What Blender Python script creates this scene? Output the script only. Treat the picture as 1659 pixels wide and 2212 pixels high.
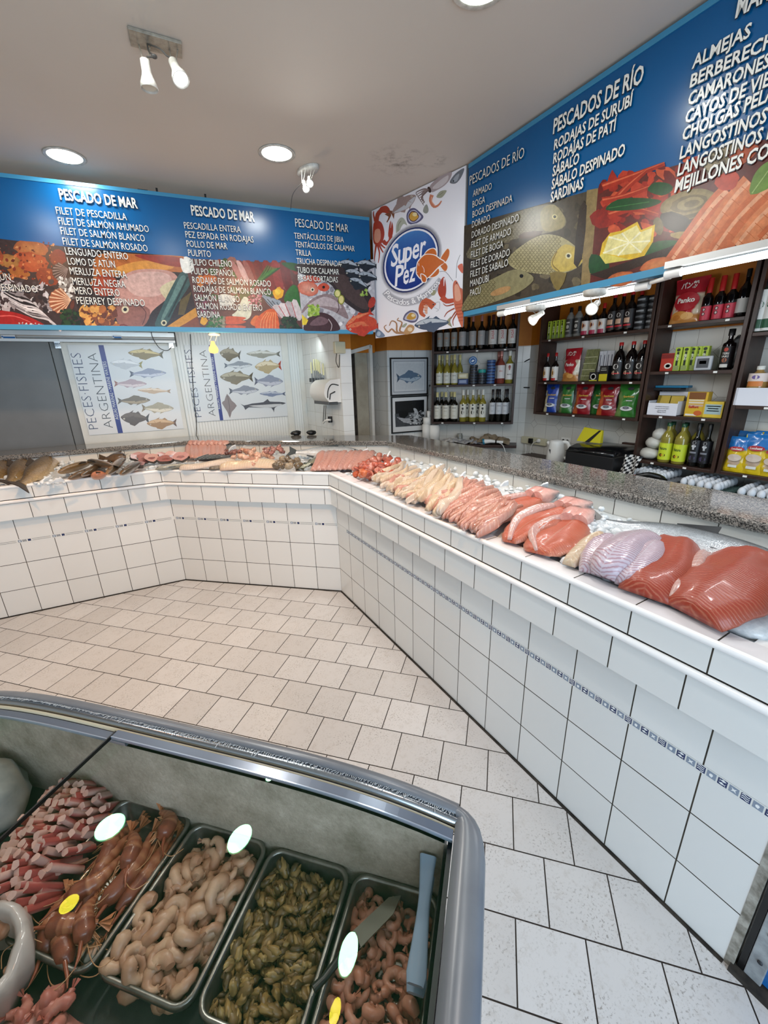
import bpy, bmesh, math, random
from math import sin, cos, pi, radians, sqrt, atan2
from mathutils import Vector as V, Matrix as MX, noise
R = random.Random(7)
D = bpy.data
sc = bpy.context.scene
COL = sc.collection
for o in list(D.objects):
    D.objects.remove(o)

# ------------------------------------------------------------------ camera
CAM = V((0, 0, 1.6117))
RT = V((0.858668, -0.511834, -0.026731)); UP = V((0.181371, 0.254666, 0.949868)); FW = V((0.479367, 0.82047, -0.311506))
FPX = 885.77
cam = D.objects.new('camera', D.cameras.new('camera')); COL.objects.link(cam)
m = MX((RT, UP, -FW)).transposed().to_4x4(); m.translation = CAM
cam.matrix_world = m
cam.data.sensor_fit = 'HORIZONTAL'; cam.data.sensor_width = 36.0; cam.data.lens = FPX / 1659 * 36
cam.data.clip_start = 0.02; cam.data.clip_end = 60
sc.camera = cam
vs = sc.view_settings
vs.view_transform = 'Standard'; vs.look = 'None'; vs.gamma = 1.0; vs.use_curve_mapping = False
vs.exposure = 0.0
sc.cycles.use_denoising = True
sc.cycles.max_bounces = 8; sc.cycles.diffuse_bounces = 4; sc.cycles.glossy_bounces = 4
sc.cycles.transmission_bounces = 6; sc.cycles.transparent_max_bounces = 10
sc.cycles.sample_clamp_indirect = 4.0; sc.cycles.caustics_reflective = False; sc.cycles.caustics_refractive = False

# ------------------------------------------------------------------ world and big lights
w = D.worlds.new('World'); sc.world = w; w.use_nodes = True
w.node_tree.nodes['Background'].inputs[0].default_value = (0.78, 0.89, 1.0, 1)
w.node_tree.nodes['Background'].inputs[1].default_value = 0.55

def light(name, kind, loc, energy, col=(1, 1, 1), size=0.1, size_y=None, target=None, spot=None, blend=0.5, spread=None):
    L = D.lights.new(name, kind); L.energy = energy; L.color = col
    if kind == 'AREA':
        L.size = size
        if size_y: L.shape = 'RECTANGLE'; L.size_y = size_y
        else: L.shape = 'DISK'
        if spread: L.spread = spread
    elif kind == 'SPOT':
        L.spot_size = radians(spot); L.spot_blend = blend; L.shadow_soft_size = size
    else:
        L.shadow_soft_size = size
    o = D.objects.new(name, L); COL.objects.link(o); o.location = loc
    if target is not None:
        o.rotation_euler = (V(target) - V(loc)).to_track_quat('-Z', 'Y').to_euler()
    return o

DAY = (0.84, 0.92, 1.0); COOL = (0.95, 1.0, 0.98); WARM = (1.0, 0.70, 0.42)
# daylight coming in through the open shopfront behind the viewer
light('shopfront_daylight', 'AREA', (-0.2, -2.4, 1.5), 150, (0.62, 0.81, 1.0), 3.4, 2.4, target=(1.0, 2.0, 0.7))

# ------------------------------------------------------------------ helpers
def ray(px, py):
    return FW + RT * ((px - 829.5) / FPX) - UP * ((py - 1106) / FPX)
def pz(px, py, z):
    d = ray(px, py); return CAM + d * ((z - CAM.z) / d.z)
def pp(px, py, p0, n):
    d = ray(px, py); p0 = V(p0); n = V(n); return CAM + d * ((p0 - CAM).dot(n) / d.dot(n))

def lin(c):
    if isinstance(c, str):
        c = c.lstrip('#'); c = tuple(int(c[i:i + 2], 16) / 255 for i in (0, 2, 4))
    return tuple((x / 12.92 if x <= 0.04045 else ((x + 0.055) / 1.055) ** 2.4) for x in c[:3]) + (1,)

MATS = {}
class N:
    """small node-tree writer"""
    def __init__(self, name):
        self.m = D.materials.new(name); self.m.use_nodes = True; self.t = self.m.node_tree; self.t.nodes.clear()
        self.out = self.n('ShaderNodeOutputMaterial')
    def n(self, kind, **kw):
        nd = self.t.nodes.new(kind)
        for k, v in kw.items():
            if k.startswith('i_'):
                s = nd.inputs[int(k[2:]) if k[2:].isdigit() else k[2:].replace('_', ' ')]
                self.set(s, v)
            else: setattr(nd, k, v)
        return nd
    def set(self, s, v):
        if hasattr(v, 'is_output') or isinstance(v, bpy.types.NodeSocket): self.t.links.new(v, s)
        elif v is not None: s.default_value = v
    def math(self, op, a, b=0.0, c=None):
        nd = self.t.nodes.new('ShaderNodeMath'); nd.operation = op
        self.set(nd.inputs[0], a); self.set(nd.inputs[1], b)
        if c is not None: self.set(nd.inputs[2], c)
        return nd.outputs[0]
    def mix(self, f, a, b):
        nd = self.t.nodes.new('ShaderNodeMix'); nd.data_type = 'RGBA'
        self.set(nd.inputs[0], f); self.set(nd.inputs[6], a); self.set(nd.inputs[7], b)
        return nd.outputs[2]
    def ramp(self, f, *stops):
        nd = self.t.nodes.new('ShaderNodeValToRGB'); e = nd.color_ramp.elements
        while len(e) < len(stops): e.new(0.5)
        for el, (p, c) in zip(e, stops): el.position = p; el.color = c
        self.set(nd.inputs[0], f); return nd.outputs[0]
    def coord(self, which='Object'):
        return self.n('ShaderNodeTexCoord').outputs[which]
    def noise(self, vec, scale, detail=3, rough=0.5):
        nd = self.n('ShaderNodeTexNoise'); self.set(nd.inputs['Vector'], vec)
        nd.inputs['Scale'].default_value = scale; nd.inputs['Detail'].default_value = detail; nd.inputs['Roughness'].default_value = rough
        return nd.outputs[0]
    def bump(self, h, s=0.3, d=0.002):
        nd = self.n('ShaderNodeBump'); self.set(nd.inputs['Height'], h); nd.inputs['Strength'].default_value = s; nd.inputs['Distance'].default_value = d
        return nd.outputs[0]
    def principled(self, col, rough=0.5, metal=0.0, normal=None, coat=0, trans=0, emit=None, estr=0, sss=0, spec=0.5, alpha=None, ior=1.45):
        p = self.n('ShaderNodeBsdfPrincipled')
        self.set(p.inputs['Base Color'], col); self.set(p.inputs['Roughness'], rough); self.set(p.inputs['Metallic'], metal)
        if normal is not None: self.set(p.inputs['Normal'], normal)
        p.inputs['Coat Weight'].default_value = coat; p.inputs['Coat Roughness'].default_value = 0.06
        p.inputs['Transmission Weight'].default_value = trans; p.inputs['IOR'].default_value = ior
        p.inputs['Specular IOR Level'].default_value = spec
        if sss:
            p.inputs['Subsurface Weight'].default_value = sss; p.inputs['Subsurface Scale'].default_value = 0.01
            p.inputs['Subsurface Radius'].default_value = (1.0, 0.4, 0.25)
        if emit is not None:
            self.set(p.inputs['Emission Color'], emit); p.inputs['Emission Strength'].default_value = estr
        if alpha is not None: self.set(p.inputs['Alpha'], alpha)
        self.t.links.new(p.outputs[0], self.out.inputs[0]); return p

def mat(name, col, rough=0.5, metal=0.0, var=None, bump=None, **kw):
    """plain surface; var=(scale, other colour[, lo, hi]) mottles it, bump=(scale, strength)"""
    if name in MATS: return MATS[name]
    n = N(name); c = lin(col); nrm = None
    if var or bump: co = n.coord()
    if var:
        lo, hi = (var[2], var[3]) if len(var) > 3 else (0.35, 0.65)
        c = n.ramp(n.noise(co, var[0], 4, 0.6), (lo, c), (hi, lin(var[1])))
    if bump: nrm = n.bump(n.noise(co, bump[0], 3, 0.6), bump[1], bump[2] if len(bump) > 2 else 0.002)
    n.principled(c, rough, metal, nrm, **kw)
    MATS[name] = n.m; return n.m

def ink(name, rough=0.3, spec=0.5, var=0.0, scale=60, bump=0, gain=1.0, **kw):
    """printed / painted colour read from the mesh colour attribute"""
    if name in MATS: return MATS[name]
    n = N(name); a = n.n('ShaderNodeAttribute', attribute_name='Col').outputs[0]; nrm = None
    if var or bump: no = n.noise(n.coord(), scale, 5, 0.65)
    if var:
        f = n.math('MULTIPLY_ADD', no, 2 * var * gain, (1 - var) * gain)
        a2 = n.n('ShaderNodeVectorMath', operation='MULTIPLY'); n.set(a2.inputs[0], a); n.set(a2.inputs[1], f); a = a2.outputs[0]
    if bump: nrm = n.bump(no, bump)
    n.principled(a, rough, 0, nrm, spec=spec, **kw)
    MATS[name] = n.m; return n.m

class MB:
    """collects faces, builds them as ONE mesh object"""
    def __init__(s):
        s.v = []; s.f = []; s.mi = []; s.sm = []; s.uv = []; s.col = []; s.mats = []; s.T = MX.Identity(4); s.cm = 0; s.cc = (1, 1, 1, 1); s.c = False
    def m(s, mt):
        if mt not in s.mats: s.mats.append(mt)
        s.cm = s.mats.index(mt); return s
    def color(s, c):
        s.cc = lin(c) if isinstance(c, str) else tuple(c[:3]) + (1,); s.c = True; return s
    def add(s, vs, fs, smooth=False, uvs=None, cols=None):
        b = len(s.v); T = s.T
        s.v += [T @ V(p) for p in vs]
        for k, f in enumerate(fs):
            s.f.append([b + i for i in f]); s.mi.append(s.cm); s.sm.append(smooth)
            if uvs is None: s.uv.append(None)
            elif isinstance(uvs[0], (tuple, list)) and len(uvs) == len(vs) and not isinstance(uvs[0][0], (tuple, list)): s.uv.append([uvs[i] for i in f])
            else: s.uv.append(uvs[k])
            s.col.append([cols[i] for i in f] if cols else [s.cc] * len(f))
        if cols: s.c = True
        return s
    def box(s, x0, y0, z0, x1, y1, z1):
        return s.add([(x0, y0, z0), (x1, y0, z0), (x1, y1, z0), (x0, y1, z0), (x0, y0, z1), (x1, y0, z1), (x1, y1, z1), (x0, y1, z1)],
                     [(0, 3, 2, 1), (4, 5, 6, 7), (0, 1, 5, 4), (1, 2, 6, 5), (2, 3, 7, 6), (3, 0, 4, 7)])
    def obox(s, p, ex, ey, ez):
        p, ex, ey, ez = V(p), V(ex), V(ey), V(ez)
        q = [p, p + ex, p + ex + ey, p + ey]; q += [a + ez for a in q]
        return s.add(q, [(0, 3, 2, 1), (4, 5, 6, 7), (0, 1, 5, 4), (1, 2, 6, 5), (2, 3, 7, 6), (3, 0, 4, 7)])
    def quad(s, a, b, c, d, uv=None):
        return s.add([a, b, c, d], [(0, 1, 2, 3)], uvs=[uv] if uv else None)
    def poly(s, pts):
        return s.add(pts, [tuple(range(len(pts)))])
    def prism(s, pts, h, bottom=True):
        """2-D outline (counter-clockwise) raised by h along z"""
        n = len(pts); v = [(x, y, 0) for x, y in pts] + [(x, y, h) for x, y in pts]
        f = [tuple(range(n, 2 * n))] + [(i, (i + 1) % n, n + (i + 1) % n, n + i) for i in range(n)]
        if bottom: f.append(tuple(range(n - 1, -1, -1)))
        return s.add(v, f)
    def lathe(s, prof, n=16, smooth=True, sx=1, sy=1, c0=True, c1=True):
        v = []; f = []; k = len(prof)
        for r, z in prof:
            for j in range(n):
                a = 2 * pi * j / n; v.append((r * cos(a) * sx, r * sin(a) * sy, z))
        for i in range(k - 1):
            for j in range(n):
                f.append((i * n + j, i * n + (j + 1) % n, (i + 1) * n + (j + 1) % n, (i + 1) * n + j))
        uv = [((j % n) / n, i / max(1, k - 1)) for i in range(k) for j in range(n)]
        s.add(v, f, smooth, uvs=uv)
        if c0 and prof[0][0] > 1e-5: s.add(v[:n], [tuple(range(n - 1, -1, -1))])
        if c1 and prof[-1][0] > 1e-5: s.add(v[-n:], [tuple(range(n))])
        return s
    def loft(s, rings, closed=True, smooth=True, cap=True, cols=None, uvs=None):
        n = len(rings[0]); v = [p for r in rings for p in r]; f = []
        for i in range(len(rings) - 1):
            for j in range(n if closed else n - 1):
                f.append((i * n + j, i * n + (j + 1) % n, (i + 1) * n + (j + 1) % n, (i + 1) * n + j))
        s.add(v, f, smooth, cols=cols, uvs=uvs)
        if cap and closed:
            s.add(list(rings[0]), [tuple(range(n - 1, -1, -1))], smooth, cols=cols[:n] if cols else None)
            s.add(list(rings[-1]), [tuple(range(n))], smooth, cols=cols[-n:] if cols else None)
        return s
    def tube(s, pts, r, n=8, smooth=True, cap=True, flat=1.0, cols=None):
        pts = [V(p) for p in pts]; k = len(pts); rr = r if isinstance(r, (list, tuple)) else [r] * k
        t0 = (pts[1] - pts[0]).normalized(); u = t0.orthogonal().normalized() if abs(t0.z) > 0.9 else t0.cross(V((0, 0, 1))).normalized()
        rings = []
        for i in range(k):
            t = (pts[min(i + 1, k - 1)] - pts[max(i - 1, 0)])
            t = t.normalized() if t.length > 1e-9 else t0
            u = (u - t * u.dot(t)); u = u.normalized() if u.length > 1e-6 else t.orthogonal().normalized()
            b = t.cross(u)
            rings.append([pts[i] + u * (rr[i] * cos(2 * pi * j / n)) + b * (rr[i] * flat * sin(2 * pi * j / n)) for j in range(n)])
        cc = [cols[i] for i in range(k) for j in range(n)] if cols else None
        return s.loft(rings, True, smooth, cap, cc)
    def ell(s, c, rx, ry, rz, n=10, k=6, jit=0, rnd=R):
        c = V(c); rings = []
        for i in range(k + 1):
            a = -pi / 2 + pi * min(max(i / k, 0.02), 0.98)
            rings.append([c + V((rx * cos(a) * cos(2 * pi * j / n), ry * cos(a) * sin(2 * pi * j / n), rz * sin(a))) * (1 + (rnd.uniform(-jit, jit) if jit else 0)) for j in range(n)])
        return s.loft(rings)
    def build(s, name, parent=None, world=False, bevel=0, mods=None, seg=2):
        if world and parent is not None:
            inv = (MX.Translation(parent.location) @ parent.rotation_euler.to_matrix().to_4x4()).inverted()
            if parent.parent is not None:
                pq = parent.parent; inv = (MX.Translation(pq.location) @ pq.rotation_euler.to_matrix().to_4x4() @ MX.Translation(parent.location) @ parent.rotation_euler.to_matrix().to_4x4()).inverted()
            s.v = [inv @ p for p in s.v]
        me = D.meshes.new(name); me.from_pydata([tuple(p) for p in s.v], [], s.f)
        for mt in s.mats: me.materials.append(mt)
        me.polygons.foreach_set('material_index', s.mi); me.polygons.foreach_set('use_smooth', s.sm)
        if any(u is not None for u in s.uv):
            L = me.uv_layers.new(name='UVMap'); fl = []
            for u, f in zip(s.uv, s.f):
                for k in range(len(f)): fl += list(u[k][:2]) if u else [0, 0]
            L.data.foreach_set('uv', fl)
        if s.c:
            A = me.color_attributes.new('Col', 'FLOAT_COLOR', 'CORNER'); fl = []
            for c in s.col:
                for q in c: fl += list(q)
            A.data.foreach_set('color', fl)
        me.update()
        o = D.objects.new(name, me); COL.objects.link(o)
        if parent is not None: o.parent = parent
        if bevel:
            b = o.modifiers.new('Bevel', 'BEVEL'); b.width = bevel; b.segments = seg; b.limit_method = 'ANGLE'; b.angle_limit = radians(40)
        return o

def tag(o, label=None, cat=None, group=None, kind=None):
    if label: o['label'] = label
    if cat: o['category'] = cat
    if group: o['group'] = group
    if kind: o['kind'] = kind
    return o
def thing(name, label, cat, loc=(0, 0, 0), rz=0.0, group=None):
    o = D.objects.new(name, None); COL.objects.link(o); o.empty_display_size = 0.05
    o.location = loc; o.rotation_euler = (0, 0, rz)
    return tag(o, label, cat, group)
def copy_tree(o, loc=None, rz=None, label=None, parent=None):
    c = o.copy(); COL.objects.link(c)
    if parent is not None: c.parent = parent
    if loc is not None: c.location = loc
    if rz is not None: c.rotation_euler = (0, 0, rz)
    if label: c['label'] = label
    for ch in [x for x in KIDS.get(o.name, [])]: copy_tree(ch, parent=c)
    return c
KIDS = {}
def kids_of(o):
    """remember a finished thing's parts so copies are quick"""
    def rec(q):
        KIDS[q.name] = [x for x in D.objects if x.parent == q]
        for x in KIDS[q.name]: rec(x)
    rec(o); return o
def struct(o): o['kind'] = 'structure'; return o

_txt = {}
def glyphs(s, off=0.0, sp=1.0):
    key = (s, off, sp)
    if key not in _txt:
        cu = D.curves.new('t', 'FONT'); cu.body = s; cu.size = 1.0; cu.offset = off; cu.resolution_u = 2; cu.space_character = sp
        ob = D.objects.new('t', cu); me = ob.to_mesh()
        _txt[key] = ([tuple(v.co) for v in me.vertices], [tuple(p.vertices) for p in me.polygons])
        ob.to_mesh_clear(); D.objects.remove(ob); D.curves.remove(cu)
    return _txt[key]
def text(mb, s, p0, p1, up, h, off=0.02, lift=0.0, nrm=None, shear=0.0, cap=0.73):
    """letters with the base line from p0 to p1 and capital height h"""
    vs, fs = glyphs(s, off)
    if not vs: return
    x0 = min(v[0] for v in vs); x1 = max(v[0] for v in vs)
    p0, p1, up = V(p0), V(p1), V(up).normalized(); ex = (p1 - p0) / max(1e-6, x1 - x0)
    nv = V(nrm).normalized() * lift if nrm is not None else V((0, 0, 0))
    mb.add([p0 + ex * (v[0] - x0) + up * (v[1] * h / cap) + ex.normalized() * (shear * v[1] * h / cap) + nv for v in vs], fs)
def text_flow(mb, s, p, ex, up, h, off=0.02, nrm=None, lift=0.0, align=0.0, cap=0.73, xs=1.0, shear=0.0):
    """letters of capital height h starting (align 0) or centred (0.5) at p"""
    vs, fs = glyphs(s, off)
    if not vs: return
    ex = V(ex).normalized(); wd = max(v[0] for v in vs) * h / cap * xs
    a = V(p) - ex * (wd * align); text(mb, s, a, a + ex * wd, up, h, off, lift, nrm, shear, cap)
def smooth_loop(pts, k=4, closed=True):
    out = []; n = len(pts)
    for i in range(n if closed else n - 1):
        p = [V(pts[(i + d) % n]) if closed else V(pts[min(max(i + d, 0), n - 1)]) for d in (-1, 0, 1, 2)]
        for j in range(k):
            t = j / k
            out.append(0.5 * ((2 * p[1]) + (-p[0] + p[2]) * t + (2 * p[0] - 5 * p[1] + 4 * p[2] - p[3]) * t * t + (-p[0] + 3 * p[1] - 3 * p[2] + p[3]) * t ** 3))
    if not closed: out.append(V(pts[-1]))
    return out
# ------------------------------------------------------------------ tiled surfaces
def tile_mat(name, tw, th, c1, c2, grout, mort=0.003, offset=0.0, rough=0.2, speck=None, diamond=False, rv=0.12, bs=0.5):
    n = N(name); uv = n.coord('UV')
    b = n.n('ShaderNodeTexBrick', offset=offset, offset_frequency=2, squash=1.0)
    n.set(b.inputs['Vector'], uv)
    for k, v in (('Color1', lin(c1)), ('Color2', lin(c2)), ('Mortar', (0, 0, 0, 1)), ('Scale', 1.0), ('Mortar Size', mort / 2), ('Mortar Smooth', 0.15), ('Bias', 0.0), ('Brick Width', tw), ('Row Height', th)):
        b.inputs[k].default_value = v
    fac = b.outputs['Fac']; col = b.outputs['Color']
    if diamond:
        sx = n.n('ShaderNodeSeparateXYZ'); n.set(sx.inputs[0], uv)
        P = 2 * tw
        du = n.math('ABSOLUTE', n.math('SUBTRACT', n.math('FLOORED_MODULO', n.math('ADD', sx.outputs[0], P / 2), P), P / 2))
        dv = n.math('ABSOLUTE', n.math('SUBTRACT', n.math('FLOORED_MODULO', n.math('ADD', sx.outputs[1], P / 2), P), P / 2))
        dd = n.math('ADD', du, dv)
        inside = n.math('LESS_THAN', dd, 0.042)
        line = n.math('LESS_THAN', n.math('ABSOLUTE', n.math('SUBTRACT', dd, 0.042)), mort * 0.7)
        fac = n.math('MAXIMUM', n.math('MULTIPLY', fac, n.math('SUBTRACT', 1.0, inside)), line)
    co = n.coord(); big = n.noise(co, 3.0, 3); fine = n.noise(co, 55, 5, 0.7)
    tile = n.mix(n.math('MULTIPLY', n.math('SUBTRACT', big, 0.35), 0.5), col if not diamond else n.mix(0.5, lin(c1), lin(c2)), lin(c2))
    if speck:
        sp = n.math('MULTIPLY', n.ramp(n.noise(co, 130, 3, 0.6), (0.55, (0, 0, 0, 1)), (0.66, (1, 1, 1, 1))), n.ramp(n.noise(co, 9, 3), (0.36, (0, 0, 0, 1)), (0.66, (1, 1, 1, 1))))
        tile = n.mix(n.math('MULTIPLY', sp, 0.7), tile, lin(speck)); tile = n.mix(n.ramp(n.noise(co, 26, 6, .75), (.52, (0, 0, 0, 1)), (.75, (.5, .5, .5, 1))), tile, lin('#9d9389'))
    g = n.mix(n.ramp(n.noise(co, 14, 4, 0.7), (0.35, (0, 0, 0, 1)), (0.7, (1, 1, 1, 1))), lin(grout), tuple(x * 2.2 for x in lin(grout)[:3]) + (1,))
    c = n.mix(fac, tile, g)
    h = n.math('ADD', n.math('MULTIPLY', n.math('SUBTRACT', 1.0, fac), 1.0), n.math('MULTIPLY', fine, 0.05))
    rg = n.math('ADD', n.math('MULTIPLY', fine, rv), rough - rv / 2); rg = n.math('MAXIMUM', rg, n.math('MULTIPLY', fac, 0.8))
    n.principled(c, rg, 0, n.bump(h, bs, 0.0012))
    MATS[name] = n.m; return n.m

M_floor = tile_mat('floor_tile', 0.2, 0.2, '#c9c6c4', '#bcb8b5', '#1c140e', 0.0045, 0.5, 0.30, speck='#6f6861')
M_tile = tile_mat('counter_tile', 0.2, 0.2, '#dfdfdc', '#d8d8d5', '#2b261e', 0.0042, 0.0, 0.16)
M_walltile = tile_mat('wall_tile', 0.15, 0.15, '#d8d6cf', '#cbc9c2', '#6f6a60', 0.0022, 0.0, 0.18, diamond=True)
M_plaintile = tile_mat('plain_wall_tile', 0.15, 0.15, '#e4e6e4', '#dadcda', '#7d7b74', 0.0022, 0.0, 0.18)
n = N('ceiling_paint'); co = n.coord(); c = n.mix(n.noise(co, 1.6, 3), lin('#cdc4ba'), lin('#c2b9ae'))
for q, r in (((1.72, 2.62, 2.9), .24), ((1.92, 2.52, 2.9), .10)):
    vd = n.n('ShaderNodeVectorMath', operation='DISTANCE'); n.set(vd.inputs[0], co); vd.inputs[1].default_value = q
    k = n.math('MULTIPLY', n.ramp(vd.outputs['Value'], (0.0, (1, 1, 1, 1)), (r, (0, 0, 0, 1))), n.ramp(n.noise(co, 16, 5, .7), (.48, (0, 0, 0, 1)), (.70, (1, 1, 1, 1)))); c = n.mix(k, c, lin('#6d6258'))
n.principled(c, .75, 0, n.bump(n.noise(co, 40, 3), .05)); M_ceil = n.m
M_orange = mat('orange_paint', '#c8791c', 0.6, var=(5, '#b36713'), bump=(30, 0.1))
M_white = mat('white_paint', '#dfddd6', 0.45, var=(6, '#cfccc4'))
M_black = mat('black_plastic', '#101010', 0.35)
M_dark = mat('dark_grime_and_shade', '#1b1713', 0.8, var=(20, '#3a342d'))  # grime, and the shade of the opening beside the passage door
M_chrome = mat('chrome', '#d8d8d8', 0.12, 1.0)
M_steel = mat('brushed_steel', '#b9bbbc', 0.32, 1.0, bump=(200, 0.05))
M_alu = mat('aluminium', '#c5c8c9', 0.38, 0.9, bump=(120, 0.05))
M_grey = mat('grey_door_paint', '#6f7375', 0.42, var=(2.2, '#65696b'))
M_cream = mat('cream_panel', '#d5d7d2', 0.4, var=(4, '#c8cac5'))
M_wood = mat('dark_brown_wood', '#3d2820', 0.42, var=(9, '#2c1c16'), bump=(60, 0.08))
M_wplast = mat('white_plastic', '#e6e5e0', 0.3)

def ribbed(name, c1, c2, p, depth=0.5):
    n = N(name); s = n.n('ShaderNodeSeparateXYZ'); n.set(s.inputs[0], n.coord('UV'))
    k = n.math('ABSOLUTE', n.math('SUBTRACT', n.math('FRACT', n.math('DIVIDE', s.outputs[0], p)), 0.5))
    g = n.ramp(k, (0.0, (0, 0, 0, 1)), (0.10, (1, 1, 1, 1)))
    n.principled(n.mix(g, lin(c2), lin(c1)), 0.35, 0, n.bump(g, depth, 0.003)); MATS[name] = n.m; return n.m
M_ribbed = ribbed('ribbed_white_panel', '#dde1e0', '#a9aeae', 0.028)

# ------------------------------------------------------------------ room shell
TH = radians(-46.1); C0 = (2.2628, -2.4878)
def tile_uv(x, y):
    a, b = cos(-TH) * x - sin(-TH) * y + C0[0], sin(-TH) * x + cos(-TH) * y + C0[1]
    return (a + 0.1, -b + 8.0)
CEIL = 2.90
b = MB().m(M_floor)
fp = [(-2.6, -2.6), (3.9, -2.6), (3.9, 5.2), (-2.6, 5.2)]
b.add([(x, y, 0) for x, y in fp], [(0, 1, 2, 3)], uvs=[[tile_uv(x, y) for x, y in fp]])
struct(b.build('floor'))
b = MB().m(M_ceil); b.box(-2.6, -2.6, CEIL, 3.9, 5.2, CEIL + 0.1)
struct(b.build('ceiling'))

def wall(name, p, q, parts, u0=0.0):
    """vertical wall from p to q; parts = [(z0, z1, material)]"""
    b = MB(); L = (V(q) - V(p)).length
    for z0, z1, mt in parts:
        b.m(mt).quad((*p, z0), (*q, z0), (*q, z1), (*p, z1), [(u0, z0 + 0.08), (u0 + L, z0 + 0.08), (u0 + L, z1 + 0.08), (u0, z1 + 0.08)])
    return struct(b.build(name))
ZT = 1.875
aP, bP, cP = (2.333, 3.84), (2.84, 3.769), (3.51, 3.02)
TILED = [(0, ZT, M_walltile), (ZT, CEIL, M_orange)]
wall('wall_right', (3.51, -2.6), cP, TILED, -(5.62 % 0.3) + 0.12)
wall('wall_corner', cP, bP, TILED, 0.08)
wall('wall_pictures', bP, aP, [(0, ZT, M_plaintile), (ZT, CEIL, M_orange)], 0.10)
wall('wall_jamb', aP, (2.30, 4.40), TILED, 0.115)
wall('wall_passage', (2.30, 4.40), (1.72, 4.40), [(0, CEIL, M_white)])
wall('wall_knives', (1.735, 3.70), (1.72, 4.65), [(0, CEIL, M_plaintile)], 0.05)
wall('wall_knives_end', (1.845, 3.685), (1.735, 3.70), [(0, ZT, M_plaintile), (ZT, CEIL, M_orange)], 0.02)
wall('wall_knives_inner', (1.845, 4.40), (1.845, 3.685), [(0, CEIL, M_white)])
AC = radians(-3.0); cw0 = V((1.72, 4.65, 0)); cwd = V((cos(AC), sin(AC), 0)); cwn = V((-sin(AC), cos(AC), 0))
cwl = cw0 - cwd * 4.35
wall('wall_back', (cw0.x, cw0.y), (cwl.x, cwl.y), [(0, CEIL, M_ribbed)], 0.0)
wall('wall_left', (cwl.x, cwl.y), (-2.6, -2.6), [(0, CEIL, M_white)])
wall('wall_front', (-2.6, -2.6), (3.51, -2.6), [(2.35, CEIL, M_white)])
b = MB().m(M_cream)
for s0, wd in ((0.0, 0.05), (0.16, 0.07)):
    b.obox(cw0 - cwd * (s0 + wd) - cwn * 0.02, cwd * wd, cwn * 0.02, V((0, 0, CEIL)))
struct(b.build('trim_1'))

# orange lintel over the passage and the leaning white door frame under it
dn = V((sin(radians(8)), -cos(radians(8)), 0)); dp0 = V((2.30, 4.05, 0))
def dpt(px, py, off=0.0): return pp(px, py, dp0 + dn * off, dn)
hx = lambda x, y: (640 + x / 5.184, 680 + y / 5.184)
b = MB().m(M_orange)
c = [dpt(*hx(488, 285)), dpt(*hx(880, 285)), dpt(*hx(880, 425)), dpt(*hx(488, 425))]
b.add(c + [q - dn * 0.25 for q in c], [(3, 2, 1, 0), (7, 6, 5, 4), (0, 1, 5, 4), (2, 3, 7, 6), (1, 2, 6, 5), (3, 0, 4, 7)])
c2 = [V((*c[0].xy, c[0].z)), V((*c[1].xy, c[1].z))]
b.add([c[0], c[1], V((c[1].x, c[1].y, CEIL)), V((c[0].x, c[0].y, CEIL))], [(0, 1, 2, 3)])
struct(b.build('trim_2'))
b = MB().m(M_white)
def bar(b, p, q, wdt, dep, nv):
    p, q = V(p), V(q); t = (q - p).normalized(); s = nv.cross(t).normalized() * wdt
    b.obox(p - s / 2, q - p, s, -nv * dep)
bar(b, dpt(*hx(490, 455), 0.02), dpt(*hx(835, 352), 0.02), 0.035, 0.04, dn)
e1, e2 = dpt(*hx(835, 340), 0.02), dpt(*hx(868, 1400), 0.02)
bar(b, e1, V((e1.x, e1.y, 0.0)), 0.035, 0.05, dn)
e1 = dpt(*hx(560, 460), 0.02); bar(b, e1, V((e1.x, e1.y, 0)), 0.03, 0.06, dn)
struct(b.build('trim_3'))
dl = thing('passage_door', 'narrow beige door leaf standing open in the passage beside the knife rack', 'door')
M_beige = mat('beige_door', '#a8a291', 0.5, var=(7, '#968f7e'))
b = MB().m(M_beige)
e1, e2 = dpt(*hx(655, 430), -0.02), dpt(*hx(790, 410), -0.02)
b.obox(V((e1.x, e1.y, 0.01)), V((e2.x - e1.x, e2.y - e1.y, 0)), -dn * 0.04, V((0, 0, e1.z)))
b.build('leaf', dl, True, 0.003)
b = MB().m(M_dark)
e1, e2 = dpt(*hx(600, 430), -0.03), dpt(*hx(652, 430), -0.03)
b.obox(V((e1.x, e1.y, 0.01)), V((e2.x - e1.x, e2.y - e1.y, 0)), -dn * 0.03, V((0, 0, e1.z)))
b.build('dark_opening', dl, True)  # dark slab stands in for the shaded opening beside the leaf
# ------------------------------------------------------------------ tiled fish counter
BASE = [V((-1.7, 3.7626, 0)), V((0.124, 3.631, 0)), V((1.165, 2.699, 0)), V((1.165, 0.139, 0))]
def offs(d, z):
    """counter base line moved d outward (towards the shop's back), raised to z"""
    L = []
    for p, q in zip(BASE[:-1], BASE[1:]):
        t = (q - p).normalized(); n = V((-t.y, t.x, 0)); L.append((p + n * d, t, n))
    out = [L[0][0]]
    for (p, t, _), (q, s, _) in zip(L[:-1], L[1:]):
        den = t.x * -s.y + s.x * t.y; r = q - p
        k = (r.x * -s.y + s.x * r.y) / den; out.append(p + t * k)
    out.append(BASE[-1] + L[-1][2] * d)
    return [V((p.x, p.y, z)) for p in out]
counter = thing('fish_counter', 'white tiled fish display counter with an ice bed running round three sides of the shop', 'counter', (0.6, 2.6, 0))
SEGL = [(BASE[i + 1] - BASE[i]).length for i in range(3)]
UOFF = [0.2 - SEGL[0] % 0.2, 0.0, 0.2 - 0.001]
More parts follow.
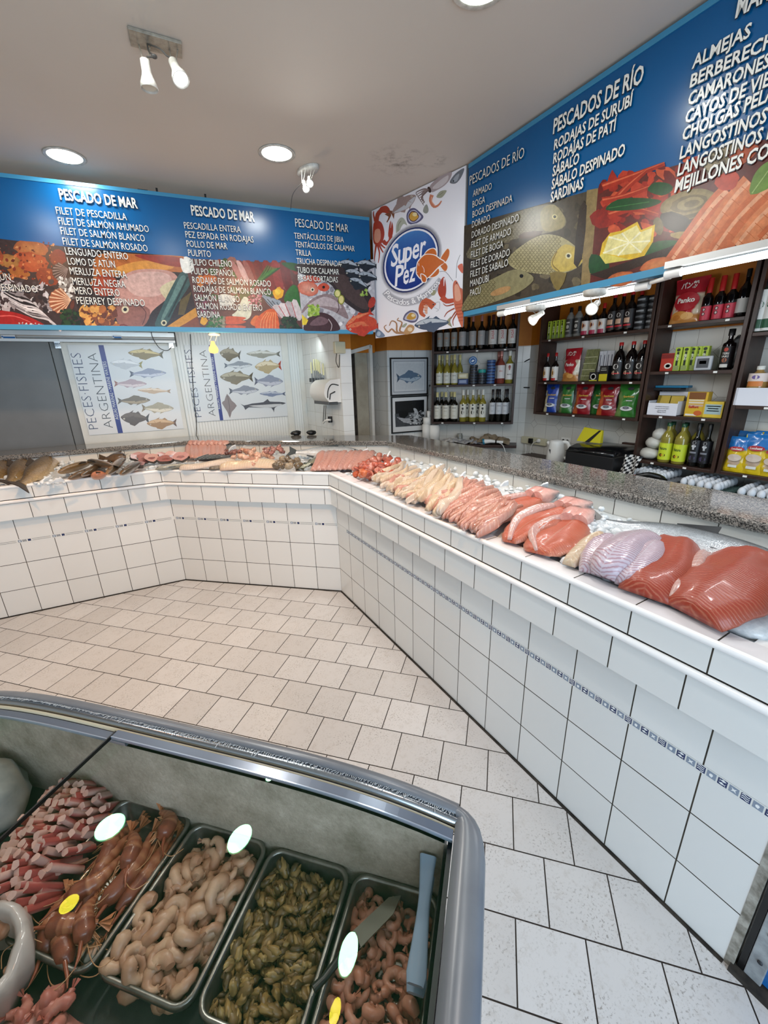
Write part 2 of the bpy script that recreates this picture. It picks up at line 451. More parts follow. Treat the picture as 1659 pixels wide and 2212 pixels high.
def strip(b, d0, z0, d1, z1, v0=None, v1=None, ush=0.0):
    A, Bq = offs(d0, z0), offs(d1, z1)
    for i in range(3):
        t = (BASE[i + 1] - BASE[i]).normalized(); u = lambda p: (V((p.x, p.y, 0)) - BASE[i]).dot(t) + UOFF[i] + ush
        va, vb = (z0 if v0 is None else v0), (z1 if v1 is None else v1)
        b.quad(A[i], A[i + 1], Bq[i + 1], Bq[i], [(u(A[i]), va), (u(A[i + 1]), va), (u(Bq[i + 1]), vb), (u(Bq[i]), vb)])
OV = -0.045
b = MB().m(M_tile)
strip(b, 0, 0.0, 0, 0.551, 0.0, 0.551)
strip(b, 0, 0.579, 0, 0.737, 0.62, 0.778)
e = BASE[-1]
b.m(M_white).obox(e + V((0.004, 0, 0)), V((0.636, 0, 0)), V((0, 0.01, 0)), V((0, 0, .95)))
b.build('lower_front', counter, True)
b = MB().m(M_dark); strip(b, -0.0015, 0.0, -0.0015, 0.006); strip(b, -0.012, 0.0006, 0.0, 0.0006)
b.build('base_joint', counter, True)
b = MB().m(M_tile)
strip(b, 0, 0.737, OV, 0.737, 0.01, 0.05)
strip(b, OV, 0.737, OV, 0.851, 0.005, 0.119, 0.07)
b.m(M_dark); strip(b, OV + 0.004, 0.851, OV + 0.004, 0.885)
b.m(M_tile); strip(b, OV, 0.882, OV, 0.966, 0.005, 0.089, 0.03)
A = offs(OV, 0)[3]
b.quad((A.x, A.y, 0.737), (A.x + 0.1, A.y, 0.737), (A.x + 0.1, A.y, 0.966), (A.x, A.y, 0.966), [(0, 0), (0.1, 0), (0.1, 0.2), (0, 0.2)])
b.build('upper_front', counter, True)
M_lip = tile_mat('ledge_tile', 0.2, 0.5, '#e2dfe0', '#dad7d8', '#2b261e', 0.004, 0.0, 0.14)
b = MB().m(M_lip); strip(b, OV + 0.016, 0.972, 0.035, 0.972, 0.05, 0.13, 0.03); strip(b, 0.035, 0.972, 0.035, 0.90, 0.13, 0.2)
b.build('ledge', counter, True)
M_rail = mat('white_pvc_trim', '#eceae8', 0.22)
b = MB().m(M_rail)
for dd, zz, rr in ((OV + 0.004, 0.967, 0.011), (OV - 0.004, 0.866, 0.012)):
    P = offs(dd, zz)
    if zz < 0.9: P[3] = P[3] + V((0, 0.03, 0))
    for p, q in zip(P[:-1], P[1:]): b.tube([p, q], rr, 10)
    for p in P[1:3]: b.ell(p, rr, rr, rr, 10, 6)
b.build('edge_trim', counter, True)
M_bedtile = tile_mat('bed_back_tile', 0.2, 0.4, '#d9d8d2', '#cfcec8', '#2b261e', 0.004, 0.0, 0.16)
b = MB().m(M_bedtile)
strip(b, 0.645, 0.88, 0.645, 1.062, 0.02, 0.2, 0.11)
b.build('bed_back', counter, True)
b = MB().m(M_rail)
p = BASE[-1] + V((0.0, 0.02, 0))
b.box(p.x - 0.03, p.y - 0.03, 0.9, p.x + 0.66, p.y + 0.12, 0.970)
b.build('bed_end', counter, True)
# printed border tiles: squares with sea motifs on the long side, bars elsewhere
M_border = ink('border_print', 0.2)
b = MB().m(M_border); b.color('#dcdcd8'); strip(b, -0.0006, 0.551, -0.0006, 0.579)
navy, slate, wht = '#27335c', '#8490a0', '#e6e8e8'
def on_face(i, s, z, lift): 
    t = (BASE[i + 1] - BASE[i]).normalized(); n = V((t.y, -t.x, 0)); p = BASE[i] + t * s + n * lift; return V((p.x, p.y, z))
def rect(i, s0, s1, z0, z1, c, lift):
    b.color(c); b.quad(on_face(i, s0, z0, lift), on_face(i, s1, z0, lift), on_face(i, s1, z1, lift), on_face(i, s0, z1, lift))
def shape(i, s, z, pts, sc_, c, lift):
    b.color(c); b.poly([on_face(i, s + x * sc_, z + y * sc_, lift) for x, y in pts])
star = [(0.42 * cos(a) if k % 2 == 0 else 0.15 * cos(a), 0.42 * sin(a) if k % 2 == 0 else 0.15 * sin(a)) for k, a in ((k, pi / 4 + k * pi / 4) for k in range(8))]
fish_s = [(-0.42, 0.3), (-0.25, 0.05), (0.05, 0.25), (0.42, 0.05), (0.1, -0.12), (-0.25, -0.02), (-0.42, -0.25), (-0.3, 0.02)]
shell = [(0.36 * cos(a) * (0.5 + 0.08 * k), 0.36 * sin(a) * (0.5 + 0.08 * k)) for k, a in ((k, -0.5 + k * 0.9) for k in range(7))]
def motifs(i, s0, unit, n):
    w = unit / n
    for k in range(n):
        a = s0 + k * w; kind = k % 4; c = (slate, navy, slate, navy)[kind]
        rect(i, a + 0.002, a + w - 0.002, 0.5545, 0.5755, c, 0.0010)
        m_ = (a + w / 2, 0.565)
        if kind == 0: shape(i, *m_, star, 0.02, wht, 0.0014)
        elif kind == 1:
            for dz in (-0.006, 0, 0.006):
                zz = [(x / 6 - 0.45, 0.1 * sin(x * 1.3)) for x in range(6)]
                shape(i, m_[0], 0.565 + dz, zz + [(x, y + 0.12) for x, y in zz[::-1]], 0.02, wht, 0.0014)
        elif kind == 2: shape(i, *m_, shell, 0.019, wht, 0.0014)
        else:
            shape(i, m_[0], 0.570, fish_s, 0.02, wht, 0.0014); shape(i, m_[0], 0.560, [(-x, y) for x, y in fish_s], 0.02, wht, 0.0014)
for k in range(13):
    s0 = SEGL[2] - 0.2 * (k + 1)
    if s0 < 0: break
    motifs(2, s0 + 0.001, 0.2, 8)
for i in (0, 1):
    s = 0.02
    while s < SEGL[i] - 0.1:
        rect(i, s, s + 0.021, 0.556, 0.574, slate, 0.0010); shape(i, s + 0.010, 0.565, star, 0.018, wht, 0.0014)
        for q in range(3): rect(i, s + 0.026 + q * 0.008, s + 0.031 + q * 0.008, 0.557, 0.573, '#5d6470', 0.0010)
        rect(i, s + 0.056, s + 0.074, 0.557, 0.573, navy, 0.0010)
        rect(i, s + 0.08, s + 0.19, 0.5585, 0.5608, '#5b626b', 0.0010); rect(i, s + 0.08, s + 0.19, 0.5692, 0.5715, '#5b626b', 0.0010)
        s += 0.2
b.build('border_strip', counter, True)
b = MB().m(mat('worn_plaster', '#a8a49a', 0.8, var=(30, '#6c675c'), bump=(60, 0.4)))
b.box(BASE[-1].x - 0.001, BASE[-1].y - 0.02, 0, BASE[-1].x + 0.1, BASE[-1].y, 0.737)
b.build('end_edge', counter, True)

# ------------------------------------------------------------------ granite worktop
def granite():
    n = N('granite'); co = n.coord(); v = n.n('ShaderNodeTexVoronoi'); n.set(v.inputs['Vector'], co); v.inputs['Scale'].default_value = 260
    sp = n.n('ShaderNodeSeparateColor'); n.set(sp.inputs[0], v.outputs['Color'])
    f = n.math('ADD', n.math('MULTIPLY', sp.outputs[0], 0.7), n.math('MULTIPLY', n.noise(co, 70, 4, 0.7), 0.35))
    c = n.ramp(f, (0.22, lin('#242322')), (0.40, lin('#54524f')), (0.58, lin('#74716d')), (0.78, lin('#9c978f')), (0.95, lin('#73645a')))
    n.principled(c, 0.10, 0, coat=0.3); return n.m
M_gran = granite()
b = MB().m(M_gran)
prof = [(0.628, 1.062), (0.622, 1.070), (0.622, 1.094), (0.628, 1.102), (0.98, 1.102), (0.98, 1.062)]
for (d0, z0), (d1, z1) in zip(prof, prof[1:] + prof[:1]): 
    A, Bq = offs(d0, z0), offs(d1, z1)
    for i in range(3): b.quad(A[i + 1], A[i], Bq[i], Bq[i + 1])
for k in (0, 3): b.poly([offs(d, z)[k] for d, z in prof])
tag(b.build('granite_worktop'), 'long speckled grey granite worktop behind the ice bed', 'worktop')
b = MB().m(M_plaintile); 
A, Bq = offs(0.95, 0.0), offs(0.95, 1.062)
for i in range(3): b.quad(A[i + 1], A[i], Bq[i], Bq[i + 1], [(0, 0), (1, 0), (1, 1), (0, 1)])
b.build('rear_side', counter, True)
# ------------------------------------------------------------------ hanging menu signs
M_print = ink('glossy_print', 0.24, var=0.12, scale=50)
M_photo = ink('glossy_photo_print', 0.24, var=0.6, scale=42, gain=0.8)
M_letter = mat('sign_letter_white', '#e4e1d8', 0.2)
M_letdark = mat('sign_letter_outline', '#1a2230', 0.25)
M_signblue = mat('sign_blue_vinyl', '#045286', 0.24, coat=0.0)
M_trimblue = mat('sign_trim_blue', '#3f87ab', 0.3)
M_edge = mat('sign_edge_grey', '#8a8d90', 0.4)

class Plane2:
    """a printed surface: crop pixels of the photograph measured onto the sign's own plane"""
    def __init__(s, p0, n): s.p0 = V(p0); s.n = V(n).normalized(); s.k = 0
    def crop(s, ox, oy, sc_): s.o = (ox, oy, sc_); return s
    def pt(s, x, y): return pp(s.o[0] + x / s.o[2], s.o[1] + y / s.o[2], s.p0, s.n)
    def lift(s): s.k += 1; return s.n * (0.0006 + 0.000005 * s.k)
def vplane(a, b):
    t = (V(b) - V(a)); t.z = 0; t.normalize(); n = V((t.y, -t.x, 0)); return t, n

class Art:
    def __init__(s, pl, mt=None): s.pl = pl; s.b = MB().m(mt or M_photo); s.clip = None
    def poly(s, c, pts, sm=0):
        if sm: pts = [tuple(p[:2]) for p in smooth_loop([(x, y, 0) for x, y in pts], sm)]
        l = s.pl.lift(); s.b.color(c); s.b.poly([s.pl.pt(x, y) + l for x, y in pts]); return s
    def ell(s, c, x, y, rx, ry, a=0, n=18, jit=0, c2=None):
        ca, sa = cos(radians(a)), sin(radians(a)); P = []
        for k in range(n):
            t = 2 * pi * k / n; q = 1 + (R.uniform(-jit, jit) if jit else 0); u, v = rx * cos(t) * q, ry * sin(t) * q
            P.append((x + u * ca - v * sa, y + u * sa + v * ca))
        l = s.pl.lift()
        if c2:
            W = [s.pl.pt(*p) + l for p in P] + [s.pl.pt(x, y) + l]
            s.b.add(W, [(k, (k + 1) % n, n) for k in range(n)], cols=[lin(c)] * n + [lin(c2)])
        else:
            s.b.color(c); s.b.poly([s.pl.pt(*p) + l for p in P])
        return s
    def line(s, c, pts, wd, sm=3):
        q = smooth_loop([(x, y, 0) for x, y in pts], sm, False) if sm and len(pts) > 2 else [V((x, y, 0)) for x, y in pts]
        L = []; Rr = []; k = len(q)
        for i in range(k):
            t = (q[min(i + 1, k - 1)] - q[max(i - 1, 0)]).normalized(); n = V((-t.y, t.x, 0)); ww = wd * (1 if not isinstance(wd, tuple) else 1)
            if isinstance(wd, tuple): ww = wd[0] + (wd[1] - wd[0]) * i / (k - 1); n = n * ww / 2
            else: n = n * wd / 2
            L.append(q[i] + n); Rr.append(q[i] - n)
        l = s.pl.lift(); s.b.color(c)
        W = [s.pl.pt(p.x, p.y) + l for p in L] + [s.pl.pt(p.x, p.y) + l for p in Rr]
        s.b.add(W, [(i, i + 1, k + i + 1, k + i) for i in range(k - 1)]); return s
    def fan(s, c, c2, x, y, r, a, n=9, span=200):
        P = [(x - cos(radians(a)) * r * 0.75, y - sin(radians(a)) * r * 0.75)]
        for k in range(n * 2 + 1):
            t = radians(a - span / 2 + span * k / (n * 2)); q = r * (1.0 if k % 2 else 0.92); P.append((x + cos(t) * q, y + sin(t) * q))
        s.poly(c, P)
        for k in range(n):
            t = radians(a - span / 2 + span * (k + 0.5) / n)
            s.line(c2, [P[0], (x + cos(t) * r * 0.93, y + sin(t) * r * 0.93)], (2, r * 0.12), 0)
        return s
    def fish(s, c, belly, x, y, L, h, a, tail=None, eye=True, fin=None, flip=1, line_=None):
        """side view of a fish, head towards +x before turning"""
        ca, sa = cos(radians(a)), sin(radians(a)); T = lambda u, v: (x + u * L * ca - v * h * flip * sa, y + u * L * sa + v * h * flip * ca)
        fin = fin or c; tail = tail or fin
        s.poly(fin, [T(-.15, -.40), T(.0, -.72), T(.16, -.60), T(.2, -.42)]); s.poly(fin, [T(-.2, .34), T(-.1, .62), T(.02, .40)]); s.poly(fin, [T(.12, .40), T(.06, .7), T(.22, .44)])
        s.poly(tail, [T(-.36, -.10), T(-.5, -.48), T(-.46, 0), T(-.5, .48), T(-.36, .10)])
        s.poly(c, [T(.5, .02), T(.42, -.2), T(.28, -.4), T(.05, -.5), T(-.2, -.34), T(-.4, -.1), T(-.4, .1), T(-.2, .32), T(.05, .5), T(.3, .4), T(.44, .2)], 3)
        s.poly(belly, [T(.46, .08), T(.25, .05), T(-.05, .08), T(-.38, .03), T(-.2, .28), T(.05, .46), T(.3, .36)], 3)
        s.line(line_ or fin, [T(.26, -.3), T(.2, 0), T(.26, .26)], h * 0.04)
        s.poly(fin, [T(.2, .05), T(.02, .0), T(.04, .22)])
        if eye: s.ell('#e8e2d0', *T(.38, -.1), h * .075, h * .075, 0, 10); s.ell('#0c0c0c', *T(.38, -.1), h * .04, h * .04, 0, 8)
        return s
    def spots(s, cols, n, x0, y0, x1, y1, r0, r1, inside=None, asp=0.6):
        for _ in range(n):
            for _t in range(20):
                x, y = R.uniform(x0, x1), R.uniform(y0, y1)
                if inside is None or inpoly(x, y, inside): break
            r = R.uniform(r0, r1); s.ell(R.choice(cols), x, y, r, r * R.uniform(asp, 1), R.uniform(0, 180), 8, 0.2)
        return s
    def scales(s, c, poly_, step, w):
        xs = [p[0] for p in poly_]; ys = [p[1] for p in poly_]; j = 0; y = min(ys)
        while y < max(ys):
            x = min(xs) + (step / 2 if j % 2 else 0)
            while x < max(xs):
                if inpoly(x, y, poly_): s.line(c, [(x - step * .2, y - step * .4), (x + step * .25, y), (x - step * .2, y + step * .4)], w, 0)
                x += step
            y += step * 0.62; j += 1
        return s
def inpoly(x, y, P):
    r = False; j = len(P) - 1
    for i in range(len(P)):
        if (P[i][1] > y) != (P[j][1] > y) and x < (P[j][0] - P[i][0]) * (y - P[i][1]) / (P[j][1] - P[i][1]) + P[i][0]: r = not r
        j = i
    return r

def sign_board(name, label, cat, a, b_, zt, zb, depth, face_mat, trim=True):
    a, b_ = V(a), V(b_); t, n = vplane(a, b_)
    th = thing(name, label, cat, ((a.x + b_.x) / 2, (a.y + b_.y) / 2, zb))
    L = (V((b_.x, b_.y, 0)) - V((a.x, a.y, 0))).length
    m_ = MB().m(face_mat); p = V((a.x, a.y, zb)); m_.obox(p - n * depth, t * L, n * depth, V((0, 0, zt - zb)))
    m_.build('board', th, True)
    if trim:
        m_ = MB().m(M_trimblue)
        m_.obox(V((a.x, a.y, zb - 0.012)) - n * depth, t * L, n * (depth + 0.006), V((0, 0, 0.030)))
        m_.obox(V((a.x, a.y, zt - 0.018)) - n * depth, t * L, n * (depth + 0.004), V((0, 0, 0.022)))
        m_.build('frame', th, True)
    return th, t, n
def lines(pl, rows, th, hfac=1.0, name='lettering', mlt=None):
    """rows of (text, x0, y0, x1, y1, cap pixels) measured on the sign"""
    b = MB()
    for s, x0, y0, x1, y1, cp in rows:
        p, q = pl.pt(x0, y0), pl.pt(x1, y1); h = abs(pl.pt(x0, y0 - cp).z - p.z) * hfac
        b.m(M_letdark); text(b, s, p - V((0, 0, h * 0.03)), q - V((0, 0, h * 0.03)), (0, 0, 1), h * 1.02, 0.024 if cp < 40 else 0.05, 0.0082, pl.n, cap=0.70)
        b.m(mlt or M_letter); text(b, s, p, q, (0, 0, 1), h, -0.004 if cp < 40 else 0.022, 0.0086, pl.n, cap=0.69)
    return b.build(name, th, True)

# ---- sign over the back counter
lt, lb = 2.83, 1.985
La, Lb = pz(0, 375, lt), pz(805, 472, lt); t_, n_ = vplane(La, Lb)
La = La - t_ * 0.55; Lb = Lb - t_ * 0.03
thL, tL, nL = sign_board('menu_sign', 'long blue sea fish menu sign headed pescado de mar, with food photos below', 'sign', La, Lb, lt, lb, 0.05, M_signblue)
P = Plane2(La, nL)
A = Art(P); P.crop(0, 500, 3.7705)
# shellfish photo
ph1 = [(-250, 30), (522, 122), (668, 778), (-250, 760)]
A.poly('#3b2b2b', ph1).ell('#a5562f', 250, 140, 150, 62, 8, 20, .1, '#bb7642').ell('#7a2a22', 470, 215, 70, 70, 20, 14, .1)
A.ell('#a84424', 255, 250, 150, 78, 12, 22, .1, '#bf5a30').ell('#9a6430', 70, 240, 90, 55, 10, 18, .1, '#b98040').ell('#a65f28', 150, 335, 90, 45, 15, 18, .15).ell('#8c3820', 380, 370, 95, 75, 25, 20, .12).ell('#9a4426', -80, 200, 110, 80, 0, 18, .1)
A.spots(['#c56a3a', '#7d2c1c', '#d48a55', '#5f1f18'], 90, 0, 90, 450, 400, 4, 16)
A.fan('#42312f', '#8d7772', 500, 325, 78, 160).spots(['#d2cdc6', '#8d857f', '#efe9e4', '#6a625e'], 90, 470, 380, 600, 540, 6, 20, None)
A.spots(['#4a3c3c', '#8f8688', '#cfc9ca', '#2a2226', '#b9aeb0'], 130, -60, 400, 420, 660, 8, 34, None, 0.25)
for k in range(9):
    y = 470 + k * 24; A.line(R.choice(['#cdc6c8', '#1f191c', '#8c8487', '#e5dfe0']), [(-30 + k * 20, y - 40), (90 + k * 22, y + 30), (200 + k * 25, y + 60), (290 + k * 26, y + 150)], (6, 20))
A.fan('#9d5a3c', '#e0b896', 500, 565, 108, 175).ell('#5d2c20', 590, 600, 16, 40, 10, 12, .1)
A.poly('#a01c18', [(-250, 640), (100, 655), (330, 740), (300, 775), (-250, 765)], 4).line('#d8605a', [(0, 690), (120, 690), (250, 740)], (10, 4))
A.spots(['#16301a', '#21401f', '#0f2412'], 60, 500, 640, 655, 770, 8, 22).spots(['#e0dad8', '#b8aeac'], 20, 150, 745, 340, 775, 5, 12)
# snapper and sardine photo
A.poly('#2b1b17', [(522, 122), (1545, 212), (1640, 806), (668, 778)])
A.poly('#b2622b', [(800, 190), (1200, 190), (1545, 215), (1560, 330), (1350, 330), (930, 370), (740, 430), (760, 380)], 4).poly('#cf8a3c', [(930, 300), (1150, 240), (1400, 260), (1380, 310), (1100, 330), (940, 345)], 4).poly('#8f2a1a', [(1100, 190), (1480, 215), (1470, 290), (1250, 250)], 4)
A.ell('#a8401f', 860, 440, 110, 90, 0, 18, .1)
A.poly('#c08d80', [(980, 390), (1120, 312), (1360, 318), (1450, 390), (1390, 520), (1240, 650), (1170, 770), (1010, 790), (940, 690), (930, 560)], 4)
A.poly('#cfa69a', [(1010, 400), (1130, 335), (1330, 335), (1400, 400), (1300, 520), (1100, 520)], 4)
A.poly('#8b5a4e', [(940, 600), (1080, 580), (1220, 640), (1170, 770), (1010, 790), (950, 720)], 4).line('#5d3630', [(1110, 580), (1190, 660), (1160, 760)], 8)
A.ell('#d9cfae', 1020, 636, 30, 30).ell('#0d0b0b', 1020, 636, 15, 15).line('#6d2a24', [(955, 770), (1010, 760), (1060, 785)], 10)
A.poly('#cdbf9a', [(1300, 470), (1440, 390), (1530, 420), (1500, 500), (1420, 600)], 4)
A.poly('#33514f', [(1480, 330), (1560, 350), (1550, 430), (1440, 600), (1370, 740), (1300, 796), (1262, 760), (1300, 660), (1390, 470)], 4).poly('#5d7c76', [(1470, 370), (1510, 390), (1400, 600), (1330, 720), (1320, 690), (1400, 520)], 4)
A.line('#1a2b2b', [(1530, 370), (1450, 540), (1370, 700)], 14).ell('#c8c2a0', 1335, 745, 24, 24).ell('#0a0a0a', 1335, 745, 13, 13).poly('#5a4a20', [(1470, 560), (1560, 490), (1500, 680), (1450, 680)])
A.poly('#c88a26', [(1330, 795), (1640, 590), (1640, 680), (1420, 800)]).poly('#7c3c1a', [(1430, 800), (1640, 670), (1642, 806)]).poly('#e7e2da', [(1465, 220), (1520, 250), (1550, 330), (1490, 330)], 3)
A.spots(['#a8622a', '#c88838', '#7a3f1a', '#d9a050', '#5f2c14'], 110, 640, 610, 950, 785, 10, 34, [(640, 600), (930, 610), (960, 785), (668, 778)])
# sashimi photo
P.crop(400, 540, 3.95)
A.poly('#5c322e', [(-10, 72), (955, 118), (1002, 692), (135, 690)])
A.spots(['#6e2a28', '#7d3a34', '#48201f', '#8d5850', '#355c2a', '#254a22'], 90, 120, 100, 950, 420, 14, 50, [(0, 72), (955, 118), (990, 560), (110, 560)])
for k in range(6): A.poly(R.choice(['#7c1f20', '#8c2c2a', '#69181b']), [(430 + k * 75, 112), (500 + k * 75, 115), (560 + k * 70, 330), (500 + k * 70, 330)], 3)
for k in range(3): A.poly(('#a86a68', '#c79a94', '#8e4a48')[k], [(380 + k * 55, 105), (420 + k * 55, 108), (500 + k * 45, 250), (460 + k * 45, 260)], 3)
for k in range(12): A.line(R.choice(['#2f6a2a', '#3f7d33', '#1e4a20']), [(560, 330), (640 + k * 14, 230 - k * 6), (700 + k * 8, 130 + k * 3)], (16, 4))
A.ell('#c8622a', 200, 250, 65, 42, 0, 16, .15).ell('#d8792e', 130, 265, 35, 50, 0, 14, .1).ell('#e3a21e', 795, 370, 46, 48, 0, 14, .2).ell('#f0c23a', 790, 360, 26, 26, 0, 12, .2)
A.poly('#2a6428', [(840, 420), (900, 310), (960, 330), (985, 560), (900, 480)], 3).poly('#1d4c1f', [(820, 110), (955, 118), (960, 180), (880, 160)], 3)
A.poly('#d5d3ba', [(440, 520), (500, 400), (560, 450), (560, 560), (500, 600), (400, 560)], 3).poly('#e4e0d2', [(300, 380), (420, 400), (400, 470), (300, 470)], 3).poly('#ece7dd', [(-10, 60), (60, 90), (70, 180), (-5, 190)], 3)
A.spots(['#b8606a', '#d08a92', '#8d3f4a'], 50, 540, 380, 650, 490, 6, 12).spots(['#8e3d56', '#6e2c44'], 25, 130, 390, 260, 540, 6, 14)
for k in range(4): A.poly('#8d97a2', [(655 + k * 40, 400 + k * 14), (690 + k * 40, 390 + k * 14), (790 + k * 30, 500 + k * 12), (760 + k * 30, 520 + k * 12)], 2).line('#2a3038', [(660 + k * 40, 405 + k * 14), (765 + k * 30, 515 + k * 12)], 6)
for k in range(4): A.poly(('#c7b8b8', '#d9cccc', '#b5a8aa', '#cfc2c2')[k], [(740 + k * 55, 490 - k * 14), (800 + k * 50, 470 - k * 14), (880 + k * 40, 570), (830 + k * 40, 600)], 2).line('#a83a3a', [(742 + k * 55, 490 - k * 14), (832 + k * 40, 600)], 6)
A.poly('#d96a28', [(555, 620), (600, 560), (650, 580), (640, 640), (590, 650)], 3).poly('#d5571f', [(620, 690), (600, 600), (700, 510), (770, 520), (800, 620), (790, 690)], 4)
for k in range(6): A.line('#eb9a5a', [(640 + k * 26, 690), (650 + k * 24, 600), (700 + k * 14, 530)], 5)
for k, (x, y) in enumerate([(360, 590), (360, 620), (350, 665)]):
    A.poly('#8d8a70', [(200, y - 6), (300, y - 22), (360, y - 16), (360, y + 14), (230, y + 16)], 3).poly('#c9502e', [(350, y - 22), (470, y - 20), (520, y - 8), (470, y + 12), (350, y + 14)], 3)
    for q in range(5): A.line('#3c3a2c', [(220 + q * 30, y - 16), (226 + q * 30, y + 14)], 5)
A.spots(['#142e1a', '#1e4022', '#0c2212'], 80, 800, 570, 985, 688, 8, 22, [(810, 600), (870, 560), (960, 590), (990, 688), (810, 688)])
A.spots(['#1f5a24', '#2f7030'], 30, 140, 560, 330, 690, 8, 20, [(240, 560), (330, 560), (300, 690), (140, 690)]).ell('#dca024', 160, 605, 34, 34, 0, 12, .2)
# fish on ice photo
A.poly('#b9b5ba', [(955, 118), (1330, 132), (1610, 78), (1622, 702), (1002, 692)])
A.spots(['#d8d4d8', '#9a959c', '#e8e4e6', '#86828a'], 150, 980, 160, 1610, 690, 8, 24, [(970, 180), (1600, 120), (1612, 695), (1010, 690)])
A.poly('#34292a', [(960, 120), (1330, 132), (1450, 220), (1600, 420), (1600, 520), (1500, 540), (1330, 420), (1220, 280), (980, 200)], 4).poly('#4d3c3a', [(1230, 210), (1400, 240), (1560, 470), (1500, 500), (1340, 380)], 4)
for x, y, a in ((1400, 130, 10), (1550, 130, 5), (1450, 210, 15), (1560, 230, 10), (1480, 290, 25)):
    A.fish('#262b33', '#a9b0b9', x, y, 190, 84, a + 180, '#1a1e24')
A.ell('#c7654e', 1050, 330, 90, 62, 12, 18, .05, '#d99a86').ell('#b84c3a', 1080, 250, 80, 30, 10, 14, .05).ell('#c8523c', 1180, 320, 50, 36, 0, 14, .05).ell('#e9dfc8', 1085, 340, 16, 18).ell('#14100e', 1085, 340, 9, 10).ell('#14100e', 1180, 318, 12, 12)
A.poly('#8f7a7c', [(1000, 510), (1080, 420), (1200, 375), (1310, 420), (1370, 520), (1385, 590), (1250, 520), (1080, 480), (1000, 540)], 4).poly('#b9a8aa', [(1050, 470), (1180, 400), (1290, 440), (1330, 500), (1200, 480), (1080, 490)], 4).line('#4a3438', [(1300, 430), (1310, 500), (1290, 540)], 6)
A.poly('#43282c', [(1010, 680), (1040, 590), (1140, 535), (1240, 560), (1310, 640), (1300, 690), (1100, 692)], 4).poly('#70545a', [(1060, 640), (1140, 570), (1220, 600), (1180, 640)], 4).line('#c8b8ba', [(1220, 590), (1250, 640), (1240, 690)], 6)
A.fish('#c94128', '#e08058', 1480, 590, 260, 80, 150, '#b03020').fish('#c23a24', '#d9704a', 1520, 660, 300, 110, 176, '#a82c1c').ell('#c94a30', 1580, 610, 60, 40, 30, 14, .05).ell('#b03a2c', 1590, 450, 30, 50, 20, 12, .05)
A.ell('#6a7a2a', 1298, 372, 30, 36).ell('#d9cf8a', 1298, 372, 22, 28).ell('#8a8a34', 1330, 425, 28, 42).ell('#dccf8a', 1330, 425, 20, 33).spots(['#9cb848', '#b9cc70', '#7a9a34'], 40, 1050, 470, 1140, 555, 8, 20).poly('#e0c434', [(995, 550), (1048, 600), (1030, 640), (998, 640)]).spots(['#a9c060', '#8aa848'], 14, 1500, 340, 1550, 390, 8, 14)
A.b.build('photo_print', thL, True)
for px, py, w_ in ((298, 411, .06), (337, 410, .012), (443, 428, .012)):
    q = pp(px, py + 4, La, nL); b = MB().m(M_black); b.obox(V((q.x, q.y, lt)) - nL * .03, tL * w_, nL * .02, V((0, 0, .012 if w_ > .03 else .03))); b.build('hanging_clip', thL, True)
P.crop(0, 0, 1.9988)
lines(P, [
 ('PESCADO DE MAR', 262, 862, 597, 902, 45), ('FILET DE PESCADILLA', 247, 925, 550, 953, 31), ('FILET DE SALMÓN AHUMADO', 257, 970, 645, 1005, 31), ('FILET DE SALMÓN BLANCO', 267, 1013, 628, 1045, 31),
 ('FILET DE SALMÓN ROSADO', 276, 1058, 640, 1088, 31), ('LENGUADO ENTERO', 287, 1100, 556, 1123, 31), ('LOMO DE ATÚN', 297, 1143, 500, 1158, 31), ('MERLUZA ENTERA', 306, 1185, 550, 1202, 31),
 ('MERLUZA NEGRA', 317, 1230, 545, 1243, 31), ('MERO ENTERO', 325, 1270, 520, 1280, 31), ('PEJERREY DESPINADO', 335, 1313, 628, 1323, 31),
 ('ATÚN', -38, 1208, 50, 1213, 31), ('DESPINADO', -12, 1256, 165, 1264, 31), ('Y', -6, 1339, 14, 1340, 31),
 ('PESCADO DE MAR', 828, 930, 1100, 958, 42), ('PESCADILLA ENTERA', 797, 988, 1040, 1006, 28), ('PEZ ESPADA EN RODAJAS', 803, 1027, 1095, 1049, 28), ('POLLO DE MAR', 808, 1067, 982, 1078, 28),
 ('PULPITO', 815, 1106, 912, 1112, 28), ('PULPO CHILENO', 820, 1146, 1003, 1154, 28), ('PULPO ESPAÑOL', 827, 1185, 1013, 1194, 28), ('RODAJAS DE SALMÓN ROSADO', 833, 1223, 1170, 1239, 28),
 ('RODAJAS DE SALMÓN BLANCO', 838, 1261, 1170, 1274, 28), ('SALMÓN BLANCO', 842, 1299, 1035, 1306, 28), ('SALMÓN ROSADO ENTERO', 850, 1335, 1133, 1343, 28), ('SARDINA', 855, 1371, 952, 1373, 28),
 ('PESCADO DE MAR', 1275, 980, 1503, 1005, 36), ('TENTÁCULOS DE JIBIA', 1270, 1031, 1483, 1048, 25), ('TENTÁCULOS DE CALAMAR', 1274, 1068, 1530, 1087, 25), ('TRILLA', 1277, 1103, 1343, 1108, 25),
 ('TRUCHA DESPINADA', 1281, 1140, 1470, 1152, 25), ('TUBO DE CALAMAR', 1283, 1178, 1463, 1187, 25), ('RABAS CORTADAS', 1286, 1212, 1458, 1221, 25)], thL)

